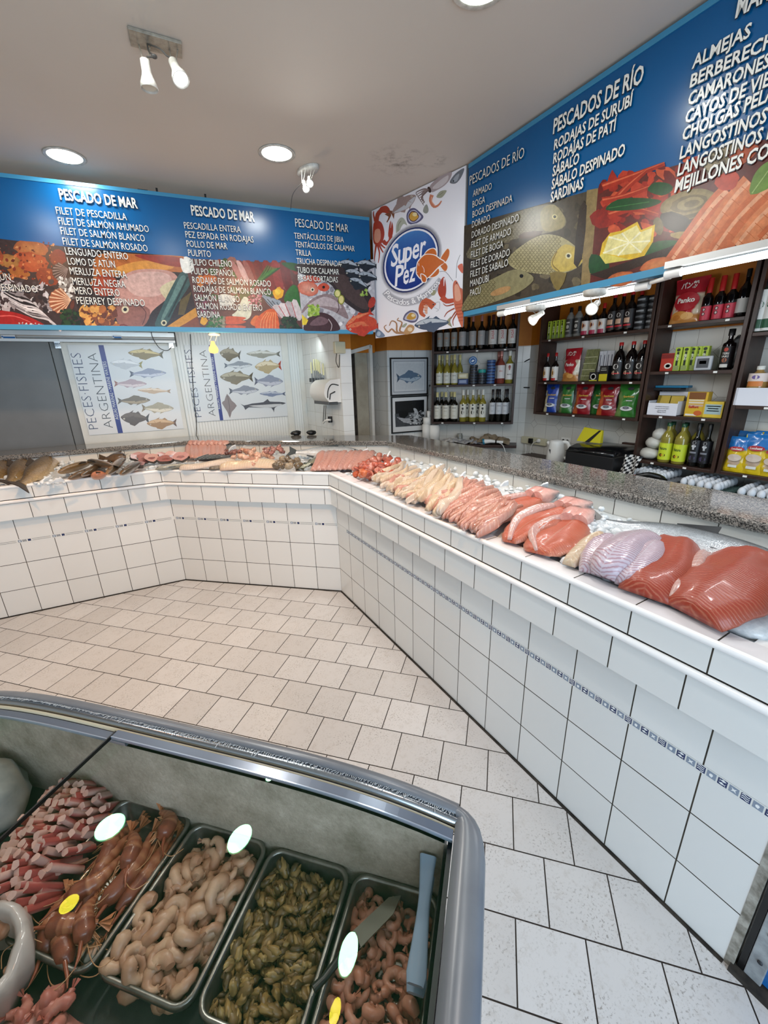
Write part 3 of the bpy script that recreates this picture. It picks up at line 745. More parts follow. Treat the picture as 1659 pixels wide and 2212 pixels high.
# ---- sign over the long counter
rt_, rb = 2.88, 2.015
Ra, Rb = pz(1005, 362, rt_), pz(1538, 0, rt_); t_, n_ = vplane(Ra, Rb); n_ = n_
Ra = Ra + t_ * 0.035; Rb2 = Ra + t_ * 3.1
thR, tR, nR = sign_board('menu_sign', 'long blue river fish and seafood menu sign above the grocery shelves', 'sign', Ra, Rb2, rt_, rb, 0.05, M_signblue)
P = Plane2(Ra, nR); A = Art(P); P.crop(800, 300, 1.931)
A.poly('#453b2c', [(392, 363), (952, 206), (917, 606), (384, 724)])
A.spots(['#5d5138', '#2f2819', '#6b5f45', '#3a3222'], 70, 420, 260, 915, 690, 10, 24, [(392, 363), (952, 206), (917, 606), (384, 724)])
f1 = [(400, 480), (480, 380), (580, 320), (680, 285), (760, 275), (815, 330), (800, 375), (700, 400), (560, 430), (450, 500)]
A.poly('#7d7459', f1, 3).scales('#54492f', [p for p in f1 if p[0] < 720], 15, 2.2).poly('#97895c', [(720, 290), (770, 275), (812, 330), (800, 372), (730, 385), (710, 340)], 3).ell('#c8b878', 770, 325, 11, 11).ell('#0c0a06', 770, 325, 6, 6).poly('#4d3424', [(640, 390), (720, 385), (690, 410), (620, 415)], 2)
f2 = [(575, 500), (640, 440), (720, 400), (800, 410), (870, 460), (895, 495), (860, 540), (780, 565), (680, 560), (600, 540)]
A.poly('#a89d70', f2, 3).scales('#5f5433', [p for p in f2 if p[0] < 810], 15, 2.4).poly('#c2a84e', [(770, 480), (815, 440), (870, 462), (895, 495), (855, 540), (790, 555), (755, 530)], 3).ell('#dcd2a0', 828, 488, 13, 13).ell('#0c0a06', 828, 488, 7, 7).line('#7a6226', [(780, 470), (760, 520), (790, 552)], 4).poly('#7d6a34', [(750, 560), (820, 560), (790, 630), (770, 620)], 2).line('#3a2f16', [(850, 520), (893, 497)], 3)
f3 = [(384, 700), (430, 630), (520, 580), (600, 545), (660, 560), (682, 590), (620, 640), (520, 680), (400, 716)]
A.poly('#8c845e', f3, 3).scales('#4f4729', [p for p in f3 if p[0] < 600], 15, 2.2).ell('#0c0a06', 632, 572, 8, 8).ell('#b48a5a', 545, 635, 45, 14, -20)
A.poly('#8a744a', [(905, 215), (952, 206), (917, 606), (880, 612)]).poly('#2e2014', [(875, 290), (905, 280), (885, 500), (850, 520)], 2)
# seafood photo
A.poly('#5d2018', [(952, 206), (1800, -42), (1800, 392), (917, 606)])
P.crop(1100, 0, 2.968)
BG = [(580, 1195), (1900, 790), (1900, 1480), (520, 1750)]
A.spots(['#a02818', '#b83a22', '#8a1c12', '#c8522e', '#6e140e'], 90, 560, 900, 1200, 1500, 20, 70, [(585, 1195), (1250, 985), (1250, 1450), (540, 1560)], .35)
for q in ([(600, 1200), (820, 1120), (1000, 1050)], [(640, 1330), (760, 1200), (880, 1100)], [(600, 1290), (740, 1260), (960, 1180)], [(640, 1380), (800, 1340), (960, 1380)]):
    A.line('#a32c18', q, (50, 24)).line('#d0603c', [(x, y - 8) for x, y in q], (12, 4))
A.poly('#164a22', [(890, 1220), (940, 1170), (1030, 1180), (1050, 1220), (980, 1255)], 3).poly('#14481f', [(620, 1345), (700, 1280), (860, 1270), (980, 1290), (900, 1330), (760, 1350)], 3).line('#3d7a3a', [(640, 1335), (900, 1295)], 4, 0)
A.poly('#1c5226', [(860, 1640), (920, 1560), (1040, 1540), (1090, 1560), (1000, 1640)], 3).poly('#174620', [(520, 1750), (530, 1630), (640, 1680), (620, 1760)], 3)
A.poly('#2f1c12', [(520, 1760), (700, 1700), (1100, 1560), (1120, 1610), (860, 1700), (620, 1790)])
A.ell('#7e6c42', 1160, 1312, 190, 92, -14, 24, .05, '#a8935c').ell('#574828', 1160, 1350, 170, 50, -14, 20, .05)
for k in range(4): A.ell(('#8a764a', '#695732', '#8f7d50', '#6d5c38')[k], 1150 + k * 8, 1306, 160 - k * 36, 70 - k * 16, -14, 20, .05)
A.ell('#231b10', 1080, 1430, 120, 62, 20, 18, .05).ell('#a08448', 1130, 1510, 90, 24, 2, 16, .1).ell('#6a5a34', 960, 1450, 30, 60, -10, 14, .1)
A.poly('#dcb52c', [(583, 1640), (600, 1560), (650, 1495), (720, 1480), (825, 1422), (850, 1475), (938, 1440), (925, 1550), (870, 1640), (780, 1665), (620, 1692)])
A.poly('#e6d992', [(605, 1625), (640, 1520), (725, 1495), (820, 1445), (845, 1490), (922, 1460), (908, 1545), (850, 1620), (700, 1640)])
for x, y in ((640, 1520), (725, 1495), (845, 1490), (908, 1545), (850, 1620), (700, 1640), (605, 1625)): A.line('#f3ecc4', [(775, 1555), (x, y)], (6, 12), 0)
A.poly('#d8c860', [(583, 1640), (620, 1692), (780, 1665), (700, 1648), (605, 1625)])
for q, c in (([(1060, 1690), (1200, 1500), (1330, 1330), (1420, 1240)], '#c9653a'), ([(1180, 1660), (1320, 1480), (1450, 1300), (1560, 1180)], '#d67a4c'), ([(1330, 1630), (1460, 1450), (1600, 1300), (1760, 1150)], '#cc6c40'), ([(1480, 1590), (1620, 1420), (1800, 1260)], '#d98254'), ([(1640, 1560), (1800, 1400)], '#c9683c')):
    A.line(c, q, (130, 150)).line('#e8a47c', [(x - 20, y - 15) for x, y in q], (20, 30))
    for u in range(6):
        x, y = q[0][0] + (q[-1][0] - q[0][0]) * (u + .5) / 6, q[0][1] + (q[-1][1] - q[0][1]) * (u + .5) / 6
        A.line('#b9602f', [(x - 34, y - 22), (x - 6, y), (x + 20, y + 26)], (5, 2))
A.ell('#b8381e', 1400, 1160, 80, 60, -30, 16, .1).spots(['#8a7a5a', '#5c4c34', '#a89878'], 30, 1250, 920, 1500, 1100, 12, 40, [(1260, 985), (1600, 880), (1600, 1000), (1280, 1120)]).ell('#b04a24', 1500, 1000, 120, 50, -40, 16, .1)
A.poly('#6c8c3c', [(1550, 1250), (1570, 1130), (1640, 1050), (1720, 1030), (1700, 1180)], 3).line('#a4bc70', [(1560, 1240), (1690, 1060)], 6, 0)
A.ell('#b4582c', 720, 1790, 95, 45, -14, 18, .05, '#d98a54').ell('#bb6034', 950, 1700, 110, 45, -16, 18, .05, '#d98a54')
A.b.build('photo_print', thR, True)
P.crop(800, 300, 1.931)
rows = [('PESCADOS DE RÍO', 418, 195, 645, 78, 38), ('ARMADO', 432, 243, 510, 211, 27), ('BOGA', 430, 288, 482, 266, 27), ('BOGA DESPINADA', 430, 330, 596, 262, 27), ('DORADO', 428, 372, 503, 343, 27),
 ('DORADO DESPINADO', 427, 415, 622, 343, 27), ('FILET DE ARMADO', 425, 457, 590, 400, 27), ('FILET DE BOGA', 423, 498, 558, 452, 27), ('FILET DE DORADO', 423, 540, 585, 487, 27), ('FILET DE SABALO', 421, 579, 578, 530, 27), ('MANDUBI', 420, 618, 497, 595, 27), ('PACÚ', 420, 657, 463, 645, 27)]
lines(P, rows, thR)
P.crop(1100, 0, 2.968)
rows = [('PESCADOS DE RÍO', 287, 862, 862, 528, 90), ('RODAJAS DE SURUBÍ', 293, 965, 795, 675, 62), ('RODAJAS DE PATÍ', 288, 1052, 690, 835, 62), ('SÁBALO', 283, 1135, 453, 1047, 62), ('SÁBALO DESPINADO', 277, 1218, 745, 995, 62), ('SARDINAS', 270, 1300, 480, 1207, 62),
 ('MARISCOS', 1455, 122, 2010, -190, 115), ('ALMEJAS', 1177, 447, 1550, 238, 76), ('BERBERECHOS', 1163, 567, 1870, 210, 76), ('CAMARONES', 1150, 682, 1672, 430, 76), ('CAYOS DE VIEIRA', 1132, 797, 1830, 478, 76), ('CHOLGAS PELADAS', 1113, 907, 1900, 545, 76),
 ('LANGOSTINOS', 1098, 1024, 1652, 785, 76), ('LANGOSTINOS I', 1083, 1132, 1668, 892, 76), ('MEJILLONES CO', 1065, 1237, 1668, 1010, 76)]
lines(P, rows, thR, name='lettering')

# ---- white corner sign with the shop's badge
ca_, cb_ = pz(803, 458, 2.885), pz(1007, 357, 2.892)
tC, nC = vplane(ca_, cb_)
zb_l = pp(813, 731, ca_, nC).z; zb_r = pp(999, 705, ca_, nC).z
M_signwhite = mat('sign_white_vinyl', '#e6e4ea', 0.22)
thC, tC, nC = sign_board('shop_sign', 'white corner sign with a blue oval badge, an orange fish and painted seafood', 'sign', ca_, cb_, 2.892, (zb_l + zb_r) / 2, 0.012, M_signwhite, False)
b = MB().m(M_edge); b.obox(V((cb_.x, cb_.y, (zb_l + zb_r) / 2)), tC * 0.008, -nC * 0.014, V((0, 0, 2.892 - (zb_l + zb_r) / 2))); b.build('edge_trim', thC, True)
P = Plane2(ca_, nC); P.crop(800, 360, 5.819); A = Art(P, M_print)
def crab_leg(c, pts, w0=30, w1=8): A.line(c, pts, (w0, w1))
red, dred, pale = '#a8402c', '#7d281c', '#cf8f76'
for q in ([(60, 690), (40, 600), (45, 560)], [(75, 980), (60, 1080), (50, 1190)], [(90, 980), (115, 1090), (100, 1210)], [(110, 980), (150, 1060), (200, 1120)], [(130, 975), (180, 1020), (240, 1050)]): crab_leg(red, q, 26, 8)
A.line(red, [(80, 690), (95, 600), (150, 540)], (50, 60)).poly(red, [(130, 510), (200, 492), (245, 540), (240, 600), (180, 580), (110, 570)], 4)
A.poly(red, [(40, 720), (100, 680), (150, 720), (178, 830), (160, 930), (110, 985), (40, 950)], 4).poly(pale, [(60, 800), (120, 790), (130, 900), (90, 960), (50, 920)], 4)
A.line(red, [(160, 930), (200, 970), (250, 930), (255, 850)], (50, 44)).poly(red, [(225, 870), (240, 730), (262, 680), (285, 740), (285, 830), (262, 900)], 4).line('#e9e6ea', [(266, 680), (258, 770)], (10, 3), 0)
A.fish('#9a8580', '#bfc0c6', 410, 480, 400, 150, -38, '#7d4a34').poly('#7d4a34', [(180, 600), (250, 580), (260, 620), (215, 700), (205, 690), (230, 630)], 2)
A.poly('#a8999a', [(745, 250), (850, 140), (960, 80), (1025, 72), (1000, 160), (930, 240), (830, 300), (770, 320)], 4).poly('#c9bfc0', [(780, 270), (880, 170), (980, 110), (960, 190), (860, 270)], 4).ell('#3a2a26', 742, 290, 22, 40, -20)
for k in range(7): A.line(('#6d5a58', '#9a8886')[k % 2], [(735, 290), (680 - k * 6, 280 + k * 18), (620 + k * 10, 300 + k * 24), (575 + k * 14, 330 + k * 22), (600 + k * 12, 380 + k * 18)], (18, 6))
A.poly('#6d7178', [(1000, 200), (1020, 150), (1090, 70), (1180, 20), (1150, 120), (1090, 200), (1040, 215)], 4).poly('#9aa0a8', [(1030, 190), (1070, 120), (1120, 90), (1090, 180)], 3).ell('#2a2c30', 1045, 180, 8, 14)
A.line('#c47a5e', [(775, 355), (758, 430), (800, 505), (860, 480), (895, 430)], (48, 14)).line('#dda890', [(770, 380), (775, 440), (815, 490)], (10, 10))
A.poly('#9a9a86', [(830, 380), (880, 310), (960, 300), (920, 370), (880, 395)], 3).line('#6d6d58', [(850, 370), (920, 320)], 5, 0)
A.poly('#8f9088', [(662, 560), (680, 500), (712, 475), (733, 540), (720, 580), (690, 588)], 3)
A.poly('#5c5a7a', [(455, 610), (490, 540), (550, 520), (610, 560), (668, 628), (620, 690), (530, 728), (470, 700)], 4).poly('#b9b6cc', [(475, 610), (505, 560), (560, 545), (610, 590), (640, 630), (600, 680), (530, 705), (485, 680)], 4).poly('#4a3040', [(480, 620), (520, 560), (580, 570), (612, 630), (560, 690), (505, 680)], 4).poly('#c99a44', [(490, 625), (525, 570), (570, 590), (605, 630), (555, 680), (510, 670)], 4).ell('#e3cf9a', 560, 600, 30, 26)
A.poly('#a9ab9c', [(330, 880), (325, 740), (370, 650), (420, 650), (465, 740), (420, 720), (380, 780), (370, 850)], 4).line('#7d806e', [(350, 860), (350, 740), (390, 680)], 8)
# shadow print, oval badge
def oval(s, c, dx=0, dy=0, c2=None, k0=0, k1=40):
    l = P.lift(); W = [P.pt(512 + dx + 352 * s * cos(2 * pi * k / 40), 1172 + dy - 411 * s * sin(2 * pi * k / 40 + radians(14.5))) + l for k in range(40)]
    if c2: A.b.add(W, [tuple(range(40))], cols=[tuple(a + (b_ - a) * max(0, sin(2 * pi * k / 40)) ** 1.5 for a, b_ in zip(lin(c), lin(c2))) for k in range(40)])
    else: A.b.color(c); A.b.poly(W)
for q in range(5): oval(1.11 - q * 0.02, ('#d5d4da', '#c2c1c8', '#adacb4', '#98979f', '#85848c')[q], 4, -6)
oval(1.0, '#1f2a5c'); oval(0.955, '#e4e3ea'); oval(0.90, '#16307e', 0, 0, '#4478b8')
def serif(s, p0, p1, h, sh):
    a, c = P.pt(*p0), P.pt(*p1); hh = abs(P.pt(p0[0], p0[1] - h).z - a.z); l = P.lift() + P.n * 0.0004
    A.b.color('#eceaf0'); text(A.b, s, a + l, c + l, (0, 0, 1), hh, 0.016, 0, None, sh, 0.69)
serif('S', (258, 1262), (345, 1232), 262, .12); serif('u', (345, 1228), (430, 1200), 262, .12); serif('p', (432, 1200), (520, 1170), 262, .12); serif('e', (524, 1168), (610, 1138), 262, .12); serif('r', (622, 1136), (690, 1112), 262, .12)
serif('P', (308, 1505), (412, 1478), 250, .14); serif('e', (410, 1482), (480, 1460), 250, .14); serif('z', (484, 1456), (562, 1432), 250, .14)
def fishpart(pts):
    cx, cy = sum(p[0] for p in pts) / len(pts), sum(p[1] for p in pts) / len(pts)
    A.poly('#ece6e2', [(x + (9 if x > cx else -9), y + (9 if y > cy else -9)) for x, y in pts], 4).poly('#c2611f', pts, 4)
fishpart([(885, 1162), (930, 1080), (972, 1032), (995, 1062), (985, 1130), (940, 1200)]); fishpart([(935, 1208), (970, 1252), (958, 1302), (930, 1310), (880, 1240)])
fishpart([(682, 1108), (730, 1052), (790, 1030), (825, 1062), (828, 1125), (750, 1120)]); fishpart([(742, 1385), (830, 1290), (862, 1290), (860, 1340), (810, 1382)])
fishpart([(582, 1320), (590, 1240), (605, 1195), (650, 1140), (705, 1106), (800, 1114), (870, 1160), (930, 1205), (860, 1255), (740, 1380), (690, 1405), (640, 1408), (595, 1360)])
fishpart([(640, 1355), (685, 1375), (705, 1410), (690, 1450), (655, 1438)])
A.line('#ece6e2', [(650, 1245), (675, 1285), (678, 1330)], (4, 6)).line('#ece6e2', [(608, 1215), (612, 1250)], (8, 4), 0).line('#ece6e2', [(578, 1330), (602, 1325)], (5, 3), 0)
# curved tag line, letter by letter
arc = smooth_loop([(172, 1600, 0), (235, 1668, 0), (320, 1715, 0), (410, 1738, 0), (500, 1730, 0), (600, 1700, 0), (700, 1645, 0), (800, 1560, 0), (885, 1455, 0)], 10, False)
def along(s, h):
    ws = [(max(v[0] for v in glyphs(ch, 0.02)[0]) + 0.07) if ch != ' ' else 0.3 for ch in s]; tot = sum(ws)
    Ls = [0.0]
    for p, q in zip(arc[:-1], arc[1:]): Ls.append(Ls[-1] + (q - p).length)
    d = 0
    for ch, w_ in zip(s, ws):
        def at(x):
            x *= Ls[-1]
            for i in range(len(Ls) - 1):
                if Ls[i + 1] >= x: return arc[i] + (arc[i + 1] - arc[i]) * ((x - Ls[i]) / (Ls[i + 1] - Ls[i]))
            return arc[-1]
        a, c = at(d / tot), at((d + w_ * 0.86) / tot); d += w_
        if ch == ' ': continue
        t = (c - a).normalized(); up2 = (t.y, -t.x)
        pa, pc = P.pt(a.x, a.y), P.pt(c.x, c.y); pu = P.pt(a.x + up2[0] * h, a.y + up2[1] * h) - pa
        for off, col, k in ((0.06, '#66656e', 0.0004), (0.02, '#f2f1f4', 0.0009)):
            A.b.color(col); l = P.lift() + P.n * k; text(A.b, ch, pa + l, pc + l, pu, pu.length, off, 0, None, 0, 0.70)
A.line('#c9c8cf', [(p.x + 14, p.y - 34) for p in arc], 104, 0).line('#a9a8b0', [(p.x + 12, p.y - 32) for p in arc], 84, 0)
along('Pescados & Mariscos', 72)
# lower painted animals
A.ell('#9a9878', 795, 1585, 28, 38, 30)
A.line('#555555', [(870, 1320), (950, 1325), (1040, 1440)], 5).line('#555555', [(1080, 1400), (1090, 1220), (1130, 1110)], 4)
A.poly(red, [(850, 1560), (880, 1440), (925, 1385), (945, 1440), (955, 1560), (930, 1660), (880, 1640)], 4).line('#e6e4ea', [(930, 1400), (925, 1500)], (16, 6), 0).line('#b8503a', [(900, 1640), (960, 1690), (1050, 1680)], (80, 50)).poly('#c8583c', [(1100, 1250), (1160, 1220), (1165, 1340), (1120, 1300)], 3)
A.poly('#c0664c', [(1040, 1480), (1080, 1430), (1130, 1520), (1165, 1580), (1165, 1990), (1130, 1980), (1070, 1800), (1045, 1660)], 4).poly('#d89a80', [(1060, 1500), (1110, 1500), (1140, 1660), (1070, 1680)], 4).ell('#1a1210', 1085, 1462, 8, 8)
for k in range(6): A.line('#8d3826', [(1068 + k * 8, 1740 + k * 40), (1165, 1720 + k * 42)], 6, 0)
for q in ([(1050, 1730), (960, 1750), (915, 1720)], [(1060, 1780), (970, 1830), (930, 1890)], [(1075, 1820), (1020, 1900), (985, 1950)], [(1090, 1840), (1040, 1930), (1045, 2000)]): crab_leg('#9c4630', q, 18, 7)
A.line('#bb5c3e', [(800, 1760), (700, 1690), (645, 1760), (640, 1840), (690, 1880)], (95, 34)).line('#dda78e', [(700, 1740), (700, 1800), (710, 1850)], (60, 20)).line('#8a8a90', [(800, 1770), (860, 1800), (830, 1820)], 4).line('#8a8a90', [(780, 1730), (870, 1700), (870, 1790)], 4).ell('#1a1210', 792, 1735, 8, 8)
for k in range(5): A.line('#8f3c28', [(655 + k * 2, 1705 + k * 32), (740 - k * 10, 1715 + k * 32)], 4, 0)
A.poly('#5e5c78', [(412, 1920), (440, 1850), (510, 1805), (580, 1820), (608, 1880), (580, 1945), (520, 1962), (450, 1940)], 4).poly('#b6b4c6', [(432, 1915), (460, 1860), (520, 1825), (575, 1845), (590, 1890), (560, 1935), (480, 1930)], 4).poly('#b98c3c', [(458, 1895), (500, 1840), (560, 1850), (572, 1900), (520, 1925), (470, 1918)], 4).ell('#e0cfa4', 540, 1870, 24, 20)
A.fish('#46556a', '#b4bcc4', 790, 1975, 470, 150, 174, '#8d8a70')
for q in ([(450, 2085), (330, 2090), (270, 2040), (225, 2080), (175, 2020), (205, 1990)], [(440, 2090), (340, 2080), (330, 1970), (270, 1940), (240, 2000)], [(430, 2095), (370, 2060), (400, 1960), (340, 1930), (360, 1900)]): A.line('#a37c5e', q, (28, 9))
A.poly('#b58c62', [(420, 2080), (480, 1990), (545, 2000), (550, 2050), (500, 2100), (440, 2110)], 4).ell('#dcc9ac', 500, 2045, 30, 26).poly('#9aa090', [(395, 2010), (440, 1970), (465, 1975), (430, 2020)], 3)
A.poly('#70809a', [(70, 2070), (100, 2045), (150, 2080), (185, 2130), (120, 2148), (75, 2130)], 4).ell('#a9b6c6', 105, 2100, 26, 30)
A.b.build('badge_print', thC, True)
# ------------------------------------------------------------------ lamps
def emit(name, col, s):
    n = N(name); e = n.n('ShaderNodeEmission'); e.inputs[0].default_value = tuple(col) + (1,); e.inputs[1].default_value = s
    n.t.links.new(e.outputs[0], n.out.inputs[0]); MATS[name] = n.m; return n.m
E_down = emit('downlight_glow', (0.93, 1.0, 0.96), 8.0)
E_tube = emit('tube_glow', (0.95, 0.98, 1.0), 9.0)
E_warm = emit('warm_bulb_glow', (1.0, 0.50, 0.14), 2.6)
E_spot = emit('spot_bulb_glow', (1.0, 0.97, 0.92), 9.0)
M_fix = mat('white_lamp_metal', '#cfccc4', 0.4, var=(30, '#aaa59a'))
PW = dict(down=5.4, warm=17.0, spot=9.0)
def downlight(x, y, label):
    t = thing('ceiling_downlight', label, 'ceiling light', (x, y, CEIL), 0, 'round recessed downlights')
    b = MB().m(M_fix); b.lathe([(0.086, -0.001), (0.105, -0.001), (0.108, -0.004), (0.104, -0.007), (0.090, -0.005)], 32, c0=False, c1=False); b.build('rim', t)
    b = MB().m(E_down); b.lathe([(0.0001, -0.003), (0.088, -0.003)], 32, c0=False, c1=False); b.build('lens', t)
    light('downlight_lamp', 'AREA', (x, y, CEIL - 0.012), PW['down'], COOL, 0.17)
downlight(-0.076, 3.474, 'round white ceiling downlight above the shellfish photo end of the blue menu sign')
downlight(1.012, 2.88, 'round white ceiling downlight beside the small two-spot lamp')
q = pz(1040, -38, CEIL); downlight(q.x, q.y, 'round white ceiling downlight cut off by the top of the photo')
for x, y, k in ((-0.62, 2.57, 'first'), (0.155, 1.94, 'second'), (0.85, 0.77, 'third')):
    downlight(x, y, 'round ceiling downlight mirrored green in the freezer lid, %s from the rear lid' % k)
# halogens of the same ceiling, mirrored yellow in the lid
E_hal = emit('halogen_glow', (1.0, 0.30, 0.04), 70.0)
for x, y, tg in ((-0.80, 2.2, (-0.5, 3.6, 0.5)), (0.72, 0.62, (0.35, 3.0, 0.3))):
    t = thing('halogen_spotlight', 'small warm ceiling halogen mirrored yellow in the freezer lid over the %s' % ('red prawns' if x < 0 else 'pink shrimps'), 'ceiling light', (x, y, CEIL))
    b = MB().m(M_fix); b.lathe([(0.046, -0.001), (0.060, -0.001), (0.062, -0.005), (0.048, -0.006)], 24, c0=False, c1=False); b.build('rim', t)
    b = MB().m(E_hal); b.lathe([(0.0001, -0.003), (0.047, -0.003)], 24, c0=False, c1=False); b.build('lens', t)
    light('halogen_lamp', 'SPOT', (x, y, CEIL - 0.06), PW['warm'] * 5, (1.0, 0.54, 0.22), 0.05, target=tg, spot=95, blend=0.8)

def spot_head(t, p, d, scale=1.0, glow=None, name='spot_head'):
    """bell-shaped lamp head whose mouth looks along d"""
    q = V(d).normalized().to_track_quat('Z', 'Y').to_matrix().to_4x4()
    b = MB().m(M_fix); b.T = MX.Translation(V(p)) @ q @ MX.Scale(scale, 4)
    b.lathe([(0.016, 0.0), (0.019, 0.002), (0.020, 0.045), (0.024, 0.06), (0.034, 0.085), (0.037, 0.105), (0.034, 0.106), (0.030, 0.088)], 20, c1=False)
    h = b.build(name, t, True)
    b = MB().m(glow or mat('dead_bulb', '#c9c4b8', 0.2)); b.T = MX.Translation(V(p)) @ q @ MX.Scale(scale, 4)
    b.lathe([(0.0001, 0.099), (0.031, 0.099)], 20, c0=False, c1=False)
    g = b.build('bulb', h); g.data.transform((MX.Translation(t.location)).inverted())
    return h
M_wire = mat('grey_wire', '#4d4a46', 0.5)
# square plate with two bell spots
pl = thing('two_spot_ceiling_lamp', 'square grimy ceiling plate with two bell spotlights, one of them lit', 'ceiling spotlight', (0.343, 2.29, CEIL))
M_grimy = mat('grimy_plate', '#a59c8c', 0.5, var=(26, '#7d7466'), bump=(50, 0.1))
a, c, d_, e_ = [pz(*p, CEIL - 0.012) for p in ((276, 62), (393, 96), (394, 128), (283, 101))]
b = MB().m(M_grimy); b.add([a, c, d_, e_] + [q + V((0, 0, 0.011)) for q in (a, c, d_, e_)], [(3, 2, 1, 0), (4, 5, 6, 7), (0, 1, 5, 4), (1, 2, 6, 5), (2, 3, 7, 6), (3, 0, 4, 7)]); b.build('plate', pl, True, 0.002)
def on(px, py, z): return pz(px, py, z)
h1 = on(312, 128, 2.79); h2 = on(373, 132, 2.80)
spot_head(pl, h1, (0.02, 0.02, -1), 0.85)
spot_head(pl, h2, (on(397, 186, 2.70) - h2), 0.85, E_spot)
b = MB().m(M_grimy)
for h, px in ((h1, 300), (h1, 325), (h2, 366), (h2, 384)):
    top = on(px, 98 if px < 340 else 108, 2.888); bt = h + (top - h) * 0.12; bt.z = h.z - 0.015
    b.tube([top, (top + bt) / 2 + V((0, 0.002, 0)), V((top.x * .4 + h.x * .6, top.y * .4 + h.y * .6, h.z - 0.012))], 0.0028, 6)
b.build('bracket', pl, True)
b = MB().m(M_wire); b.tube(smooth_loop([on(318, 95, 2.885), on(345, 105, 2.84), on(360, 120, 2.82), h2 + V((0, 0, 0.01))], 5, False), 0.003, 6)
b.tube(smooth_loop([on(318, 95, 2.885), on(322, 112, 2.85), on(335, 122, 2.82), h1 + V((0.01, 0, 0.01))], 5, False), 0.003, 6); b.ell(on(333, 122, 2.82), 0.012, 0.012, 0.006)
b.build('wiring', pl, True)
light('plate_spot_lamp', 'SPOT', h2 + (on(397, 186, 2.70) - h2).normalized() * 0.12, 40, (1, 0.95, 0.88), 0.03, target=h2 + (on(397, 186, 2.70) - h2) * 8, spot=150, blend=1)
# small two-spot lamp with an oval base
pl = thing('oval_ceiling_lamp', 'small white ceiling lamp with an oval base and two bright spots by the corner sign', 'ceiling spotlight', (1.243, 2.98, CEIL))
b = MB().m(M_fix); dv = (V((1.271, 2.878, 0)) - V((1.213, 3.065, 0))).normalized(); b.T = MX.Translation((1.243, 2.975, CEIL)) @ MX.Rotation(atan2(dv.y, dv.x), 4, 'Z')
b.lathe([(0.05, -0.001), (0.05, -0.016), (0.044, -0.024), (0.0001, -0.025)], 24, sx=1.9); b.build('base', pl, True)
ha = on(668, 384, 2.80); hb = on(656, 392, 2.79)
spot_head(pl, ha, on(671, 412, 2.70) - ha, 0.62, E_spot); spot_head(pl, hb, on(668, 428, 2.68) - hb, 0.62, E_spot)
b = MB().m(M_fix)
for h, px in ((ha, 672), (ha, 680), (hb, 652), (hb, 660)):
    b.tube([on(px, 366, 2.878), h + V(((px - 666) * 0.0008, 0, -0.01))], 0.0022, 6)
b.build('bracket', pl, True)
b = MB().m(M_wire); b.tube(smooth_loop([hb, on(640, 408, 2.80), on(631, 425, 2.82), on(628, 452, 2.80)], 5, False), 0.002, 5); b.build('cord', pl, True)
light('oval_spot_lamp', 'SPOT', ha + (on(671, 412, 2.70) - ha).normalized() * 0.08, 32, (1, 0.95, 0.88), 0.03, target=ha + (on(671, 412, 2.70) - ha) * 9, spot=150, blend=1)

# tubes and spots under the long sign
def tube_lamp(y0, y1, x, z, label):
    t = thing('fluorescent_tube_lamp', label, 'tube light', (x, (y0 + y1) / 2, z), 0, 'fluorescent tubes under the long sign')
    b = MB().m(E_tube); b.tube([(x, y0, z), (x, y1, z)], 0.013, 12); b.build('tube', t, True)
    b = MB().m(M_wplast)
    for y in (y0, y1): b = MB().m(M_wplast); b.tube([(x, y - 0.03, z), (x, y + 0.03, z)], 0.017, 12); b.build('end_cap', t, True)
    b = MB().m(M_alu); b.box(x - 0.02, min(y0, y1) - 0.03, z + 0.020, x + 0.03, max(y0, y1) + 0.03, z + 0.045); b.build('batten', t, True)
    o = light('tube_light', 'AREA', (x, (y0 + y1) / 2, z - 0.02), 7, (0.93, 0.97, 1.0), abs(y1 - y0), 0.02)
    o.rotation_euler = (0, radians(-25), pi / 2)
    o.rotation_euler = (V((0.4, 0, -1))).to_track_quat('-Z', 'X').to_euler()
    return t
tube_lamp(2.06, 1.20, 2.108, 1.976, 'lit fluorescent tube behind the two small spots under the long menu sign')
tube_lamp(1.02, 0.10, 2.00, 1.985, 'lit fluorescent tube over the tall bag of breadcrumbs, running out of the photo')
b = MB().m(M_wplast); b.tube([(2.10, 1.16, 1.985), (2.06, 1.06, 1.985)], 0.009, 8); tag(b.build('cable_clip'), 'white cable joint between the two fluorescent tubes', 'cable')
def small_spot(px, py, px2, py2, label, glow, aim):
    z0 = 2.0; base = pp(px, py - 22, (2.04, 0, 0), (1, 0, 0)); head = pp(px2, py2, (2.00, 0, 0), (1, 0, 0))
    t = thing('clip_spotlight', label, 'spotlight', tuple(base))
    b = MB().m(M_fix); b.T = MX.Translation(base); b.lathe([(0.055, 0.012), (0.055, -0.004), (0.048, -0.012), (0.0001, -0.013)], 24); b.build('base', t, True)
    d = V(aim).normalized(); st = head - d * 0.075
    spot_head(t, st, d, 0.78, glow)
    b = MB().m(M_fix)
    for k in (-1, 1):
        o_ = V((0, 0.022 * k, 0)); b.tube([base + o_ - V((0, 0, 0.01)), st + o_ + d * 0.02], 0.0025, 6)
    b.build('bracket', t, True)
    light('clip_spot_lamp', 'SPOT', head + d * 0.03, PW['spot'], (1, 0.93, 0.85), 0.03, target=head + d, spot=110, blend=0.8)
small_spot(1157, 688, 1150, 692, 'lit clip spotlight under the sign turned down towards the wine shelf', E_spot, (-0.75, 0.25, -0.55))
small_spot(1285, 655, 1279, 667, 'lit clip spotlight under the sign facing the shop in front of the black sauce bottles', E_spot, (-0.85, -0.25, -0.42))
